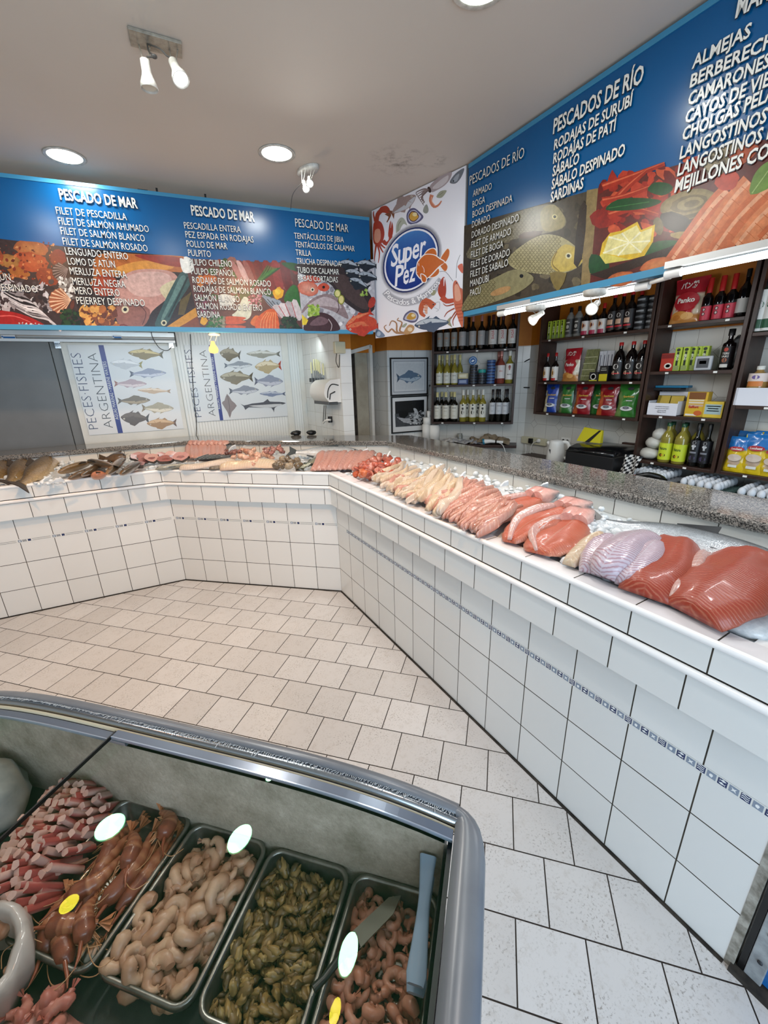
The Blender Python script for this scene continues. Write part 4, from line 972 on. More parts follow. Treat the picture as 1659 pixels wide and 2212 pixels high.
# bare warm bulb in front of the fish charts
bp = pp(463, 724, (0, 3.72, 0), nL); bh = pp(461, 752, (0, 3.72, 0), nL)
t = thing('warm_bulb_lamp', 'small lamp with a glowing warm bulb below the blue sign before the fish chart', 'spotlight', tuple(bp))
b = MB().m(M_fix); b.T = MX.Translation(bp); b.lathe([(0.045, 0.014), (0.045, 0.004), (0.038, -0.004), (0.0001, -0.005)], 20); b.build('base', t, True)
b = MB().m(M_fix)
for k in (-1, 1): b.tube([bp + V((0.018 * k, 0, 0)), bh + V((0.022 * k, 0, 0.05))], 0.0025, 6)
b.build('bracket', t, True)
b = MB().m(E_warm); b.T = MX.Translation(bh); b.lathe([(0.013, 0.05), (0.016, 0.03), (0.032, 0.002), (0.036, -0.015), (0.028, -0.034), (0.0001, -0.040)], 20); b.build('bulb', t, True)
light('warm_bulb_light', 'POINT', bh + V((0, -0.06, -0.06)), 7, WARM, 0.04)
light('cold_room_area_light', 'AREA', (0.6, 3.95, 1.98), 5.5, (0.9, 1.0, 1.0), 2.2, 0.05, target=(0.5, 4.65, 1.2))  # area light aimed at the cold room wall, without a lamp body
# ------------------------------------------------------------------ cold room wall
def cwp(px, py, off=0.0): return pp(px, py, cw0 - cwn * off, -cwn)
c4 = lambda x, y: (x / 3.95, 700 + y / 3.95)
M_post = mat('poster_white', '#cfd4d7', 0.28)
M_dgrey = mat('door_stile_grey', '#6d7274', 0.45)  # grey of the narrow stile next to the door leaf
def slab(b, pts, th_):
    P_ = [V(p) for p in pts]; Q = [p + cwn * th_ for p in P_]
    n = len(P_); b.add(P_ + Q, [tuple(range(n)), tuple(range(2 * n - 1, n - 1, -1))] + [(i, n + i, n + (i + 1) % n, (i + 1) % n) for i in range(n)])
t = thing('cold_room_door', 'wide plain grey sliding cold room door at the end of the back wall', 'door', tuple(V((*cwp(*c4(200, 1200), 0.05).xy, 0))))
xl = -2.4
def vrect(b, p, q, z0, z1, th_):
    p, q = V((p[0], p[1], 0)), V((q[0], q[1], 0)); u = V((0, 0, 1))
    slab(b, [p + u * z0, q + u * z0, q + u * z1, p + u * z1], th_)
eL = cw0 - cwd * 4.1 - cwn * 0.05; e1 = cwp(*c4(412, 160), 0.05); e2 = cwp(*c4(512, 165), 0.03)
b = MB().m(M_grey); vrect(b, (eL.x, eL.y), (e1.x, e1.y), 0.02, 2.0, 0.04); b.build('leaf', t, True, 0.004)
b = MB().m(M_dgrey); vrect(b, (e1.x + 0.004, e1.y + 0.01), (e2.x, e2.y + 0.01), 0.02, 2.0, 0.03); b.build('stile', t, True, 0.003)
# panel with the first chart
t = thing('chart_panel', 'pale sliding panel carrying the fish chart with eight fishes', 'door panel', (-0.1, 4.7, 0))
p1, p2 = cwp(*c4(520, 165), 0.045), cwp(*c4(1480, 195), 0.045)
b = MB().m(M_cream); vrect(b, (p1.x, p1.y), (p2.x, p2.y), 0.02, 1.975, 0.04); b.build('panel', t, True, 0.004)
b = MB().m(M_cream); vrect(b, (p1.x - 0.008, p1.y - 0.003), (p1.x + 0.008, p1.y - 0.003), 0.02, 1.985, 0.05); b.build('edge_profile', t, True)
b = MB().m(M_chrome)
for px in (490, 1460):
    q = cwp(*c4(px, 175), 0.07); b.obox(q - V((0.02, 0, 0.03)), V((0.04, 0, 0)), V((0, 0.02, 0)), V((0, 0, 0.05))); b.tube([q + V((0, 0.01, 0.01)), q + V((0, 0.01, 0.05))], 0.008, 8)
b.build('hanger', t, True)
# rail
t = thing('sliding_door_rail', 'long silver sliding door rail with two small blue stickers under the blue sign', 'rail', (-0.3, 4.65, 1.99))
r0, r1 = cwp(0, 722, 0.09) - cwd * 1.2, cwp(*c4(1488, 120), 0.09)
b = MB().m(M_alu)
z0 = 1.975; prof = [(0, 0), (0.015, 0.0), (0.02, 0.02), (0.008, 0.035), (0.02, 0.05), (0.02, 0.085), (0.0, 0.095), (0.0, 0.0)]
L_ = V((r1.x - r0.x, r1.y - r0.y, 0)).length; u_ = V((r1.x - r0.x, r1.y - r0.y, 0)).normalized()
rings = [[V((r0.x, r0.y, z0)) + u_ * s - cwn * (p + 0.01) + V((0, 0, q)) for p, q in prof[:-1]] + [V((r0.x, r0.y, z0)) + u_ * s + cwn * 0.03 + V((0, 0, q)) for q in (0.095, 0.0)] for s in (0, L_)]
b.loft(rings, True, False); b.build('track', t, True)
b = MB().m(M_black); e = V((r1.x, r1.y, z0)); b.obox(e - cwn * 0.03 + V((0, 0, -0.03)), u_ * 0.012, cwn * 0.05, V((0, 0, 0.13))); b.obox(e - cwn * 0.03 - u_ * 0.05 + V((0, 0, 0.085)), u_ * 0.06, cwn * 0.05, V((0, 0, 0.012))); b.build('end_stop', t, True)
b = MB().m(M_border)
for px in (70, 998):
    q = cwp(*c4(px, 108), 0.125); w_ = 0.07 if px > 500 else 0.09
    b.color('#d7dde2'); b.obox(q - u_ * w_ / 2 - V((0, 0, 0.013)), u_ * w_, cwn * 0.004, V((0, 0, 0.026)))
    b.color('#1f5fa0'); b.obox(q - u_ * (w_ / 2 - 0.012) - V((0, 0, 0.012)) - cwn * 0.001, u_ * (w_ - 0.014), cwn * 0.004, V((0, 0, 0.013))); 
    b.poly([q - u_ * (w_ / 2 - 0.008) - cwn * 0.002 + V((sin(k * pi / 4) * (0.010 if k % 2 == 0 else 0.004), 0, cos(k * pi / 4) * (0.010 if k % 2 == 0 else 0.004))) for k in range(8)])
b.build('sticker', t, True)
# charts
def chart(name, label, off, TLp, BRz, L1, L2, bluex, fishes, zt_, zb_, px_l, px_r, py):
    t = thing(name, label, 'poster', tuple(cwp((px_l + px_r) / 2, py, off)), 0, 'printed fish charts')
    a, c = cwp(px_l, py, off), cwp(px_r, py, off)
    b = MB().m(M_post); vrect(b, (a.x, a.y), (c.x, c.y), zb_, zt_, 0.006); b.build('sheet', t, True)
    return t, a, c
def vtext(b, s, pl, x0, y0, x1, y1, wpx, off, mt, lift=0.0012):
    """lettering that runs up the sheet from (x0,y0) to (x1,y1)"""
    p, q = pl.pt(x0, y0), pl.pt(x1, y1); up = pl.pt(x0 - wpx, y0) - p; up.z = 0
    q = V((p.x, p.y, q.z)); b.m(mt); text(b, s, p + pl.n * lift, q + pl.n * lift, up, up.length, off, 0, None, 0, 0.69)
M_navy = mat('chart_navy', '#1d2c55', 0.3); M_blk = mat('chart_black', '#23262b', 0.3); M_bluebar = mat('chart_blue_bar', '#232f7c', 0.3)
def deco(t, off, sc3, L, bar, fl, zz, texts):
    pl = Plane2(cw0 - cwn * off, -cwn); pl.crop(*sc3)
    b = MB().m(M_bluebar); z1, z0 = zz
    def vq(x0, y0, x1, y1):
        p, q = pl.pt(x0, y0), pl.pt(x1, y0); l = pl.n * 0.0008
        b.quad(V((p.x, p.y, z0)) + l, V((q.x, q.y, z0)) + l, V((q.x, q.y, z1)) + l, V((p.x, p.y, z1)) + l)
    vq(*bar); b.build('bar', t, True)
    b = MB()
    for s, x0, y0, x1, y1, wpx, o_, mt in texts: vtext(b, s, pl, x0, y0, x1, y1, wpx, o_, mt)
    b.build('lettering', t, True)
    A = Art(pl, M_print); 
    for f in fl: A.fish(*f)
    return A
t1, a, c = chart('fish_chart', 'fish chart poster with eight single fishes, on the sliding panel', 0.052, 0, 0, 0, 0, 0, 0, 1.955, 1.175, 146, 366, 750)
s3 = (0, 340, 3.318); 
A = deco(t1, 0.052, s3, 0, (708, 1365, 746, 1365), [
 ('#7d6a34', '#c9b77a', 1045, 1408, 255, 62, 183, '#4d4420'), ('#b8bcc0', '#dfe2e4', 905, 1480, 235, 58, 183, '#8d8440'), ('#8d93a6', '#c3c6d2', 1060, 1548, 265, 52, -2, '#4a4d5c'), ('#a7959c', '#cfc3c6', 935, 1622, 235, 48, 0, '#8c5a48'),
 ('#b9a184', '#dccdb8', 1105, 1672, 240, 32, 182, '#9a7f60'), ('#6d6048', '#a08f70', 960, 1742, 235, 52, -2, '#4a4030'), ('#a39a80', '#d5cdb8', 1130, 1797, 230, 60, 0, '#7d6a48'), ('#54473a', '#64584a', 968, 1868, 205, 80, 182, '#3a3028'), ('#9a7a50', '#c9ac84', 1160, 1905, 215, 62, 178, '#5f4630')],
 (1.955, 1.175), [('PECES·FISHES', 706, 1945, 604, 1402, 70, -0.02, M_navy), ('ARGENTINA', 812, 1938, 698, 1402, 66, -0.022, M_blk), ('AGUAS MARINAS • MARINE WATERS', 852, 1878, 770, 1462, 24, 0.0, M_post)])
A.b.build('fish_print', t1, True)
t2, a, c = chart('fish_chart', 'fish chart poster with a ray and a shark, behind the warm bulb', 0.012, 0, 0, 0, 0, 0, 0, 1.968, 1.228, 398, 609, 745)
s4 = (380, 680, 2.86)
A = deco(t2, 0.012, s4, 0, (204, 190, 226, 190), [
 ('#6a6048', '#8d836a', 335, 243, 130, 66, 186, '#3c3628'), ('#8f8f84', '#c5c6c0', 540, 242, 210, 38, 180, '#54544c'), ('#8d949c', '#cbd0d4', 385, 311, 175, 36, -2, '#5f6670'), ('#b09f7c', '#d8cbb0', 570, 318, 165, 66, 176, '#a2402c'), ('#807864', '#b0a892', 375, 385, 205, 66, 180, '#57503e'),
 ('#8d92a2', '#b9bcc8', 573, 410, 178, 56, 0, '#5c6070'), ('#868c98', '#c0c4cc', 420, 467, 185, 44, -3, '#50565f'), ('#7b87a0', '#b9c0cc', 597, 488, 160, 26, 180, '#545c70')],
 (1.968, 1.228), [('PECES·FISHES', 160, 630, 128, 215, 42, -0.02, M_navy), ('ARGENTINA', 246, 625, 188, 218, 42, -0.022, M_blk), ('AGUAS MARINAS • MARINE WATERS', 276, 583, 240, 262, 15, 0.0, M_post)])
A.poly('#4d5057', [(388, 542), (420, 560), (470, 548), (540, 540), (566, 520), (580, 536), (640, 538), (680, 546), (640, 560), (610, 575), (605, 604), (590, 575), (520, 574), (450, 572), (430, 588), (418, 566)], 2).poly('#c2c4c6', [(450, 562), (540, 556), (660, 550), (600, 572), (520, 572)], 2).ell('#111111', 655, 546, 3, 3)
A.poly('#857a78', [(316, 488), (345, 530), (376, 562), (345, 600), (334, 638), (318, 600), (284, 545), (300, 530)], 2).line('#5f5654', [(318, 500), (330, 560), (334, 630)], 3)
A.b.build('fish_print', t2, True)
# hanging cables
b = MB().m(M_black); q = [cwp(*p, 0.14) for p in ((325, 708), (330, 730), (345, 752), (362, 757), (372, 748))]; b.tube(smooth_loop(q, 5, False), 0.003, 6)
tag(b.build('hanging_cable'), 'thin black cable looping down from the sign at the end of the silver rail', 'cable')
b = MB().m(M_black); q = [cwp(*p, 0.03) for p in ((411, 722), (413, 760), (418, 850), (424, 905), (424, 944))]; q = [V((p.x, p.y - 0.0, p.z)) for p in q]; b.tube(smooth_loop(q, 4, False), 0.0035, 6)
tag(b.build('hanging_cable'), 'thin black cable running straight down over the lettering of the ray and shark chart', 'cable')

# ------------------------------------------------------------------ knife wall
def kw(px, py, off=0.0): return pp(px, py, (1.735 - off, 3.7, 0), (-0.99988, -0.0158, 0))
t = thing('magnetic_knife_bar', 'black magnetic knife bar on the white tiled side wall', 'knife rack', tuple(kw(678, 818, 0.01)))
a, c = kw(671, 821, 0.0), kw(702, 818, 0.0)
b = MB().m(M_black); b.obox(V((a.x - 0.016, a.y, a.z - 0.02)), V((0.014, 0, 0)), V((0, c.y - a.y, 0)), V((0, 0, 0.04))); b.build('bar', t, True, 0.003)
M_blade = mat('knife_steel', '#8d9093', 0.25, 1.0); M_handle = mat('cream_knife_handle', '#e0dcae', 0.4)
kn = None
for k, (px, py) in enumerate([(673, 806), (679, 800), (684, 800), (688, 802), (691, 806), (695, 808), (699, 810)]):
    p = kw(px, py, 0.022); L = (0.24, 0.26, 0.2, 0.17, 0.15, 0.13, 0.12)[k]
    t = thing('kitchen_knife', 'cream-handled kitchen knife hanging blade down on the magnetic bar', 'knife', tuple(p), 0, 'knives on the magnetic bar')
    wb = 0.024 - 0.001 * k
    b = MB().m(M_blade); b.T = MX.Translation(p); b.add([(0, -wb / 2, 0), (0, wb / 2, 0), (0, wb / 2, -L * .8), (0, 0, -L), (0, -wb / 2, -L * .9), (0.002, -wb / 2, 0), (0.002, wb / 2, 0), (0.002, wb / 2, -L * .8), (0.002, 0, -L), (0.002, -wb / 2, -L * .9)], [(4, 3, 2, 1, 0), (5, 6, 7, 8, 9)] + [(i, (i + 1) % 5, 5 + (i + 1) % 5, 5 + i) for i in range(5)]); b.build('blade', t, True)
    b = MB().m(M_handle if k != 5 else M_wplast); b.T = MX.Translation(p); b.tube([(0.001, 0, -0.003), (0.001, 0.002, 0.05), (0.001, -0.002, 0.11)], [0.011, 0.013, 0.010], 8, flat=0.7); b.build('handle', t, True)
# paper towel dispenser
q0 = kw(716, 845, 0.0)
t = thing('paper_towel_dispenser', 'rounded white paper towel dispenser on the tiled wall below the knives', 'dispenser', tuple(q0))
zt_, zb_ = kw(728, 818).z, kw(728, 868).z; y0, y1 = kw(736, 840).y, kw(690, 840, 0.06).y
b = MB().m(M_wplast); w_ = 0.17
pr = [(0, zb_), (0, zt_), (0.10, zt_ - 0.01), (0.15, zt_ - 0.05), (w_, zt_ - 0.12), (w_ - 0.01, zb_ + 0.05), (0.12, zb_)]
pr = [(p.x, p.y) for p in smooth_loop([(x, z, 0) for x, z in pr[2:]], 4, False)]; pr = [(0, zb_), (0, zt_)] + pr
rings = [[V((1.733 - x, y, z)) for x, z in pr] for y in (y0, y1)]
b.loft(rings, True, False); b.build('cover', t, True, 0.01, seg=3)
b = MB().m(M_black); q = smooth_loop([V((1.733 - x, y0 - 0.002, z)) for x, z in ((0.02, zt_ - 0.06), (0.09, zt_ - 0.05), (0.13, zt_ - 0.10), (0.14, zt_ - 0.17))], 5, False); b.tube(q, 0.005, 6)
q = [V((1.733 - x, y0 - 0.002, z)) for x, z in ((0.06, zb_ + 0.10), (0.11, zb_ + 0.08), (0.12, zb_ + 0.03))]; b.tube(q, 0.006, 6); b.build('slot', t, True)
b = MB().m(mat('grey_plastic', '#4d5052', 0.4)); b.obox(V((1.60, y0, zb_ - 0.02)), V((0.10, 0, 0)), V((0, y1 - y0, 0)), V((0, 0, 0.03))); b.build('paper_slot', t, True, 0.004)
# tap on the wall
q = kw(709, 910, 0.03)
t = thing('wall_tap', 'white wall tap with two steel hoses on the tiled wall', 'tap', tuple(q))
b = MB().m(M_wplast); b.tube(smooth_loop([kw(714, 907, 0.0), kw(712, 907, 0.06), kw(704, 908, 0.09), kw(698, 914, 0.09)], 4, False), 0.010, 8); b.build('spout', t, True)
b = MB().m(M_black); p = kw(713, 906, 0.02); b.T = MX.Translation(p); b.lathe([(0.022, -0.03), (0.022, 0.03)], 12); b.build('collar', t, True)
b = MB().m(M_steel)
for dx in (0, 4): b.tube([kw(700 + dx, 876, 0.05), kw(698 + dx, 912, 0.05)], 0.006, 8)
b.build('hose', t, True)
# junction box at the corner
p = pp(733, 751, (0, 3.68, 0), (0, -1, 0))
t = thing('junction_box', 'small cream junction box on the wall corner beside the orange lintel', 'junction box', tuple(p))
b = MB().m(mat('cream_plastic', '#c9c4a8', 0.4)); b.T = MX.Translation(p); b.box(-0.055, -0.03, -0.05, 0.05, 0.02, 0.05); b.build('case', t, True, 0.006)
b = MB().m(M_wire); b.tube(smooth_loop([p + V((-0.03, 0, -0.05)), p + V((-0.045, -0.01, -0.12)), p + V((-0.02, -0.01, -0.17)), p + V((0.0, 0, -0.06))], 5, False), 0.004, 6); b.build('cord', t, True)

# ------------------------------------------------------------------ framed pictures
pw_n = V((sin(radians(-8)), -cos(radians(-8)), 0)); pw0 = V((2.333, 3.84, 0))
def pw(px, py, off=0.0): return pp(px, py, pw0 + pw_n * off, pw_n)
M_frame = mat('black_frame', '#121212', 0.3)
def picture(label, tl, br, mat_c, inset):
    a, c = pw(*tl, 0.02), pw(*br, 0.02)
    t = thing('framed_picture', label, 'picture', ((a.x + c.x) / 2, (a.y + c.y) / 2, c.z)); u = V((c.x - a.x, c.y - a.y, 0)); W = u.length; u = u / W; H = a.z - c.z; o = V((a.x, a.y, c.z))
    b = MB().m(M_frame); f = 0.014
    for x0, z0, x1, z1 in ((0, 0, W, f), (0, H - f, W, H), (0, f, f, H - f), (W - f, f, W, H - f)): b.obox(o + u * x0 + V((0, 0, z0)), u * (x1 - x0), -pw_n * 0.018, V((0, 0, z1 - z0)))
    b.build('frame', t, True)
    b = MB().m(mat_c); b.obox(o + u * f + V((0, 0, f)) - pw_n * 0.006, u * (W - 2 * f), -pw_n * 0.01, V((0, 0, H - 2 * f))); b.build('mount', t, True)
    pl = Plane2(o - pw_n * 0.006, pw_n); return t, pl
M_mount = mat('picture_mount', '#c3c6c8', 0.5); M_mount2 = mat('photo_mount', '#d4d5d4', 0.5)
h5 = (640, 680, 5.184)
t, pl = picture('black-framed print of a single blue fish, hung above the other picture', hx(1050, 480), hx(1475, 893), M_mount, 0)
pl.crop(*h5); A = Art(pl, M_print)
A.poly('#9fa3a8', [(1082, 515), (1443, 512), (1443, 855), (1086, 873)]).poly('#cdcfd0', [(1092, 525), (1435, 522), (1435, 846), (1096, 862)]).poly('#c5c8ca', [(1110, 545), (1420, 543), (1420, 826), (1114, 840)])
A.fish('#5d7288', '#a9b6c0', 1262, 698, 280, 110, -4, '#48586a'); A.b.build('print', t, True)
t, pl = picture('black-framed black and white photograph hung below the blue fish print', hx(1062, 917), hx(1475, 1300), M_mount2, 0)
pl.crop(*h5); A = Art(pl, M_photo)
A.poly('#1c1d1f', [(1105, 972), (1432, 950), (1432, 1236), (1112, 1258)]); 
A.poly('#4b4d50', [(1105, 1110), (1432, 1080), (1432, 1236), (1112, 1258)])
for k in range(9): A.line(('#b9bbbd', '#8d8f91', '#d5d6d8')[k % 3], [(1130 + k * 8, 1150 + k * 6), (1260 + k * 5, 1160 + k * 7), (1400 + (k % 3) * 8, 1070 + k * 16)], 7)
A.ell('#0d0d0e', 1200, 1110, 55, 45, 0, 14, .1).poly('#c4c6c8', [(1310, 1050), (1350, 1060), (1370, 1150), (1330, 1220), (1290, 1200), (1330, 1120)], 3).spots(['#9a9c9e', '#2a2b2d', '#d0d2d3'], 70, 1260, 1090, 1425, 1230, 4, 14); A.b.build('print', t, True)
# paper rolls
M_paper = mat('paper_roll_white', '#e2e0da', 0.8, bump=(80, 0.2))
def roll(px, py, rpx, hpx, label, base_z=None):
    p = pw(px, py, 0.12); r = rpx / FPX * (p - CAM).dot(FW); h = hpx / FPX * (p - CAM).dot(FW)
    t = thing('paper_roll', label, 'paper roll', (p.x, p.y, p.z), 0, 'paper rolls by the wine shelf')
    b = MB().m(M_paper); b.lathe([(r * .3, 0.002), (r * .3, 0), (r, 0), (r, h), (r * .32, h), (r * .3, h - 0.03)], 24); b.build('paper', t); return t
roll(920, 948, 8, 31, 'white paper roll standing on the worktop against the lower picture'); roll(937, 951, 12.5, 33, 'thick white paper roll at the worktop end below the wine shelf'); roll(922, 917, 8, 15, 'small white paper roll on top of a standing roll'); roll(926, 902, 4, 14, 'narrow paper tube at the top of the paper roll pile')
t = thing('wall_rod', 'thin dark rod with a small knob leaning by the paper rolls', 'rod', tuple(pw(926, 945, 0.05)))
b = MB().m(M_wire); b.tube([pw(917, 948, 0.12), pw(927, 835, 0.03)], 0.003, 6); b.ell(pw(928, 833, 0.03), 0.010, 0.010, 0.010); b.build('rod', t, True)

for i, (px, py, w_) in enumerate(((640, 940, .05), (673, 939, .045))):
    q = pz(px, py, 1.102); t = thing('black_bag', 'crumpled black plastic on the far worktop below the knife wall, %s' % ('bigger lump' if i == 0 else 'smaller lump'), 'bag', tuple(q), 0, 'black plastic lumps')
    b = MB().m(M_black); b.ell((0, 0, .02), w_, w_ * .8, .022, 12, 7, .22); b.build('bag', t)
# ------------------------------------------------------------------ shelf units on the walls
ORD = ['first', 'second', 'third', 'fourth', 'fifth', 'sixth', 'seventh', 'eighth', 'ninth', 'tenth']
M_tag = mat('price_tag', '#e8e6df', 0.4)
ww_t = V((0.67663, -0.73633, 0)); ww_n = V((-0.73633, -0.67663, 0)); ww0 = V((2.83, 3.76, 0))
def W(s, d, z): return ww0 + ww_t * s + ww_n * d + V((0, 0, z))      # wine wall: along, out, up
def Rw(y, d, z): return V((3.51 - d, y, z))                            # right wall
def shelf_unit(name, label, F, a0, a1, zs, ztop, dep, group='dark wooden wall shelves'):
    """F(along, out, up) gives points on a wall"""
    t = thing(name, label, 'shelf', tuple(F((a0 + a1) / 2, dep / 2, zs[0])), 0, group)
    def bx(b, s0, s1, d0, d1, z0, z1):
        P_ = [F(s, d, z) for z in (z0, z1) for s, d in ((s0, d0), (s1, d0), (s1, d1), (s0, d1))]
        b.add(P_, [(0, 3, 2, 1), (4, 5, 6, 7), (0, 1, 5, 4), (1, 2, 6, 5), (2, 3, 7, 6), (3, 0, 4, 7)])
    k = 0.022
    for s in (a0, a1):
        b = MB().m(M_wood); bx(b, min(s, s + k), max(s, s + k), 0.004, dep, zs[0] - 0.02, ztop) if s == a0 else bx(b, s - k, s, 0.004, dep, zs[0] - 0.02, ztop); b.build('side_panel', t, True, 0.002)
    for i, z in enumerate(zs):
        b = MB().m(M_wood); bx(b, a0 + k, a1 - k, 0.004, dep - 0.004, z - 0.022, z); sh = b.build('shelf_board', t, True, 0.002)
        b = MB().m(M_tag); n_ = 3 if abs(a1 - a0) > 0.6 else 2
        for q in range(n_):
            s = a0 + (a1 - a0) * ((q + 0.5) / n_ + R.uniform(-.08, .08)); bx(b, s - 0.011, s + 0.011, dep - 0.004, dep - 0.002, z - 0.018, z - 0.006)
        g = b.build('price_tag', t, True)
    return t
shelf_unit('wine_shelf', 'dark wooden wine shelf in the corner beside the framed pictures', W, 0.045, 0.885, (1.145, 1.522, 1.85), 2.35, 0.185)
UX = 0.225
shelf_unit('wall_shelf', 'dark wooden shelf with pasta bags at the bottom, next to the wine shelf', lambda s, d, z: Rw(-s, d, z), -2.735, -1.755, (1.262, 1.535, 1.897), 2.30, UX)
shelf_unit('wall_shelf', 'tall narrow dark wooden shelf with oil bottles at the bottom', lambda s, d, z: Rw(-s, d, z), -1.745, -1.200, (0.955, 1.295, 1.60, 1.908), 2.35, UX)
shelf_unit('wall_shelf', 'tall dark wooden shelf with yellow rice bags at the bottom, cut by the photo edge', lambda s, d, z: Rw(-s, d, z), -1.188, -0.40, (0.96, 1.385, 1.81), 2.35, UX)

# ---- bottles
M_gl = {}
def glass(name, col, rough=0.06, tr=0.0):
    if name not in M_gl: M_gl[name] = mat('glass_' + name, col, rough, trans=tr, coat=0.5)
    return M_gl[name]
M_lab = ink('bottle_label', 0.45)
def bottle(name, h, r, gl, cap, label=(0.16, 0.58, '#dcdad4'), neck=0.30, nr=0.36, shoulder=0.14, marks=(), capr=None, caph=0.16, n=16):
    """prototype bottle at the origin facing -y; marks = [(text|shape, colour, z, half width, cap height)]"""
    t = thing(name, '', 'bottle')
    b = MB().m(gl); nk = h * (1 - neck); rn = r * nr
    b.lathe([(r * .9, 0.0), (r, 0.006), (r, nk - h * shoulder), (r * .93, nk - h * shoulder * .55), (r * .62, nk - h * 0.02), (rn * 1.08, nk + h * 0.03), (rn, nk + h * 0.07), (rn, h)], n); b.build('glass', t)
    b = MB().m(cap); cr = capr or rn * 1.12; b.lathe([(cr, h * (1 - caph)), (cr, h * 1.002), (cr * .9, h * 1.006)], 12); b.build('cap', t)
    if label:
        b = MB().m(M_lab).color(label[2]); z0, z1 = label[0] * h, label[1] * h; a0, a1 = radians(-90 - 100), radians(-90 + 100); rr = r * 1.012
        v = [(rr * cos(a0 + (a1 - a0) * k / 12), rr * sin(a0 + (a1 - a0) * k / 12), z) for z in (z0, z1) for k in range(13)]
        b.add(v, [(k, k + 1, 14 + k, 13 + k) for k in range(12)], True)
        for mk in marks:
            kind, c, z, hw, ch = mk; b.color(c); z *= h
            def wrap(x, zz, lift=1.02): a = -pi / 2 + x / r; return (r * lift * cos(a), r * lift * sin(a), zz)
            if kind == 'band':
                v = [wrap(-hw + 2 * hw * k / 8, zz, 1.018) for zz in (z - ch / 2, z + ch / 2) for k in range(9)]; b.add(v, [(k, k + 1, 10 + k, 9 + k) for k in range(8)], True)
            elif kind == 'dot': b.add([wrap(hw * cos(q * pi / 5), z + ch * sin(q * pi / 5), 1.025) for q in range(10)], [tuple(range(10))])
            elif kind.startswith('^'):
                vs_, fs_ = glyphs(kind[1:], 0.03); w_ = max(p[0] for p in vs_); k_ = 2 * hw / w_
                b.add([wrap(p[1] * ch / .7 - ch / 2, z - hw + p[0] * k_ * 1.0, 1.03) if False else wrap(-(p[1] * ch / .7 - ch / 2), z - hw + p[0] * k_, 1.03) for p in vs_], fs_)
            else:
                vs_, fs_ = glyphs(kind, 0.02); w_ = max(p[0] for p in vs_); k_ = 2 * hw / w_
                b.add([wrap(-hw + p[0] * k_, z + p[1] * ch / .7, 1.03) for p in vs_], fs_)
        b.build('label', t)
    return kids_of(t)
def place(pr, spots, fmt, group, first=True, rz=0.0, jit=0.06):
    """the prototype itself, then copies; fmt gets an ordinal"""
    for i, p in enumerate(spots):
        lb = fmt(i) if callable(fmt) else fmt.format(ORD[i])
        o = pr if (i == 0 and first) else copy_tree(pr)
        o.location = p; o.rotation_euler = (0, 0, rz + R.uniform(-jit, jit)); o['label'] = lb; o['group'] = group
M_capk = mat('cap_black', '#141414', 0.35); M_capr = mat('cap_red', '#a81e1c', 0.35); M_capw = mat('cap_white', '#dddbd2', 0.4); M_capg = mat('cap_green', '#1d4a30', 0.35)
M_foilp = mat('foil_rose', '#c98d84', 0.3, 0.4); M_foily = mat('foil_cream', '#cfc48a', 0.35); M_foild = mat('foil_dark', '#1b1416', 0.3); M_foilb = mat('foil_bordeaux', '#4a2326', 0.3)
G_dk = glass('dark', '#0c0d0a'); G_yel = glass('pale_wine', '#a79a3c', .06, .35); G_rose = glass('rose_wine', '#9c4a3c', .06, .3); G_grn = glass('green', '#5f6c22', .06, .2); G_blk = glass('soy', '#0d0807')
WR = atan2(ww_n.y, ww_n.x) + pi / 2
def wz_(s, d, z): return tuple(W(s, d, z))
d5 = lambda x, y=800: (900 + x / 4.1475, 600 + y / 4.1475)
def ws(x, d=0.12):      # position along the wine wall of a crop column
    q = pp(*d5(x), ww0 + ww_n * d, ww_n); return (q - ww0).dot(ww_t)
def wr(xs, d, z): return [wz_(ws(x, d), d, z) for x in xs]
Z1, Z2, Z3 = 1.851, 1.523, 1.146
p = bottle('wine_bottle', 0.31, 0.0305, G_dk, M_foilp, (0.14, 0.56, '#8f918d'), marks=(('AKA', '#b87a52', 0.36, 0.016, 0.018), ('dot', '#a9aaa6', 0.25, 0.008, 0.004)))
place(p, wr((205, 265, 330), 0.125, Z1), 'wine bottle with grey label and copper letters, top wine shelf, {} from the end', 'grey-labelled wines with copper letters', rz=WR)
p = bottle('wine_bottle', 0.31, 0.035, G_dk, M_foilp, (0.14, 0.56, '#a5a4a3'), marks=(('band', '#c9b2a8', 0.42, 0.012, 0.006),))
place(p, wr((402, 492, 568), 0.125, Z1), 'wine bottle with plain pale grey label, top wine shelf, {} from the left', 'plain grey-labelled wines', rz=WR)
p = bottle('wine_bottle', 0.31, 0.039, G_dk, M_foilb, (0.14, 0.56, '#d5d2cd'), marks=(('^DADÁ', '#b3262c', 0.42, 0.040, 0.020), ('band', '#b9b6b0', 0.2, 0.02, 0.006)))
place(p, wr((668, 752, 838), 0.125, Z1), 'wine bottle with white label and upright red letters, top wine shelf, {} from the left', 'white-labelled wines with red letters', rz=WR)
p = bottle('wine_bottle', 0.31, 0.038, G_dk, M_foild, (0.14, 0.56, '#7d7c7a'))
place(p, wr((455, 630, 712), 0.05, Z1), 'dark wine bottle behind the front row, top wine shelf, {} from the left', 'wines behind the top row', rz=WR)
p = bottle('wine_bottle', 0.29, 0.0345, G_yel, M_foily, (0.05, 0.40, '#d2d1c6'), marks=(('band', '#7a7a72', 0.3, 0.018, 0.005), ('band', '#9a9a90', 0.16, 0.014, 0.004)), neck=0.34, shoulder=0.26)
place(p, wr((203, 272, 340), 0.135, Z2), 'cream-foiled white wine bottle, front row of the middle wine shelf, {} from left', 'white wines on the middle shelf', rz=WR)
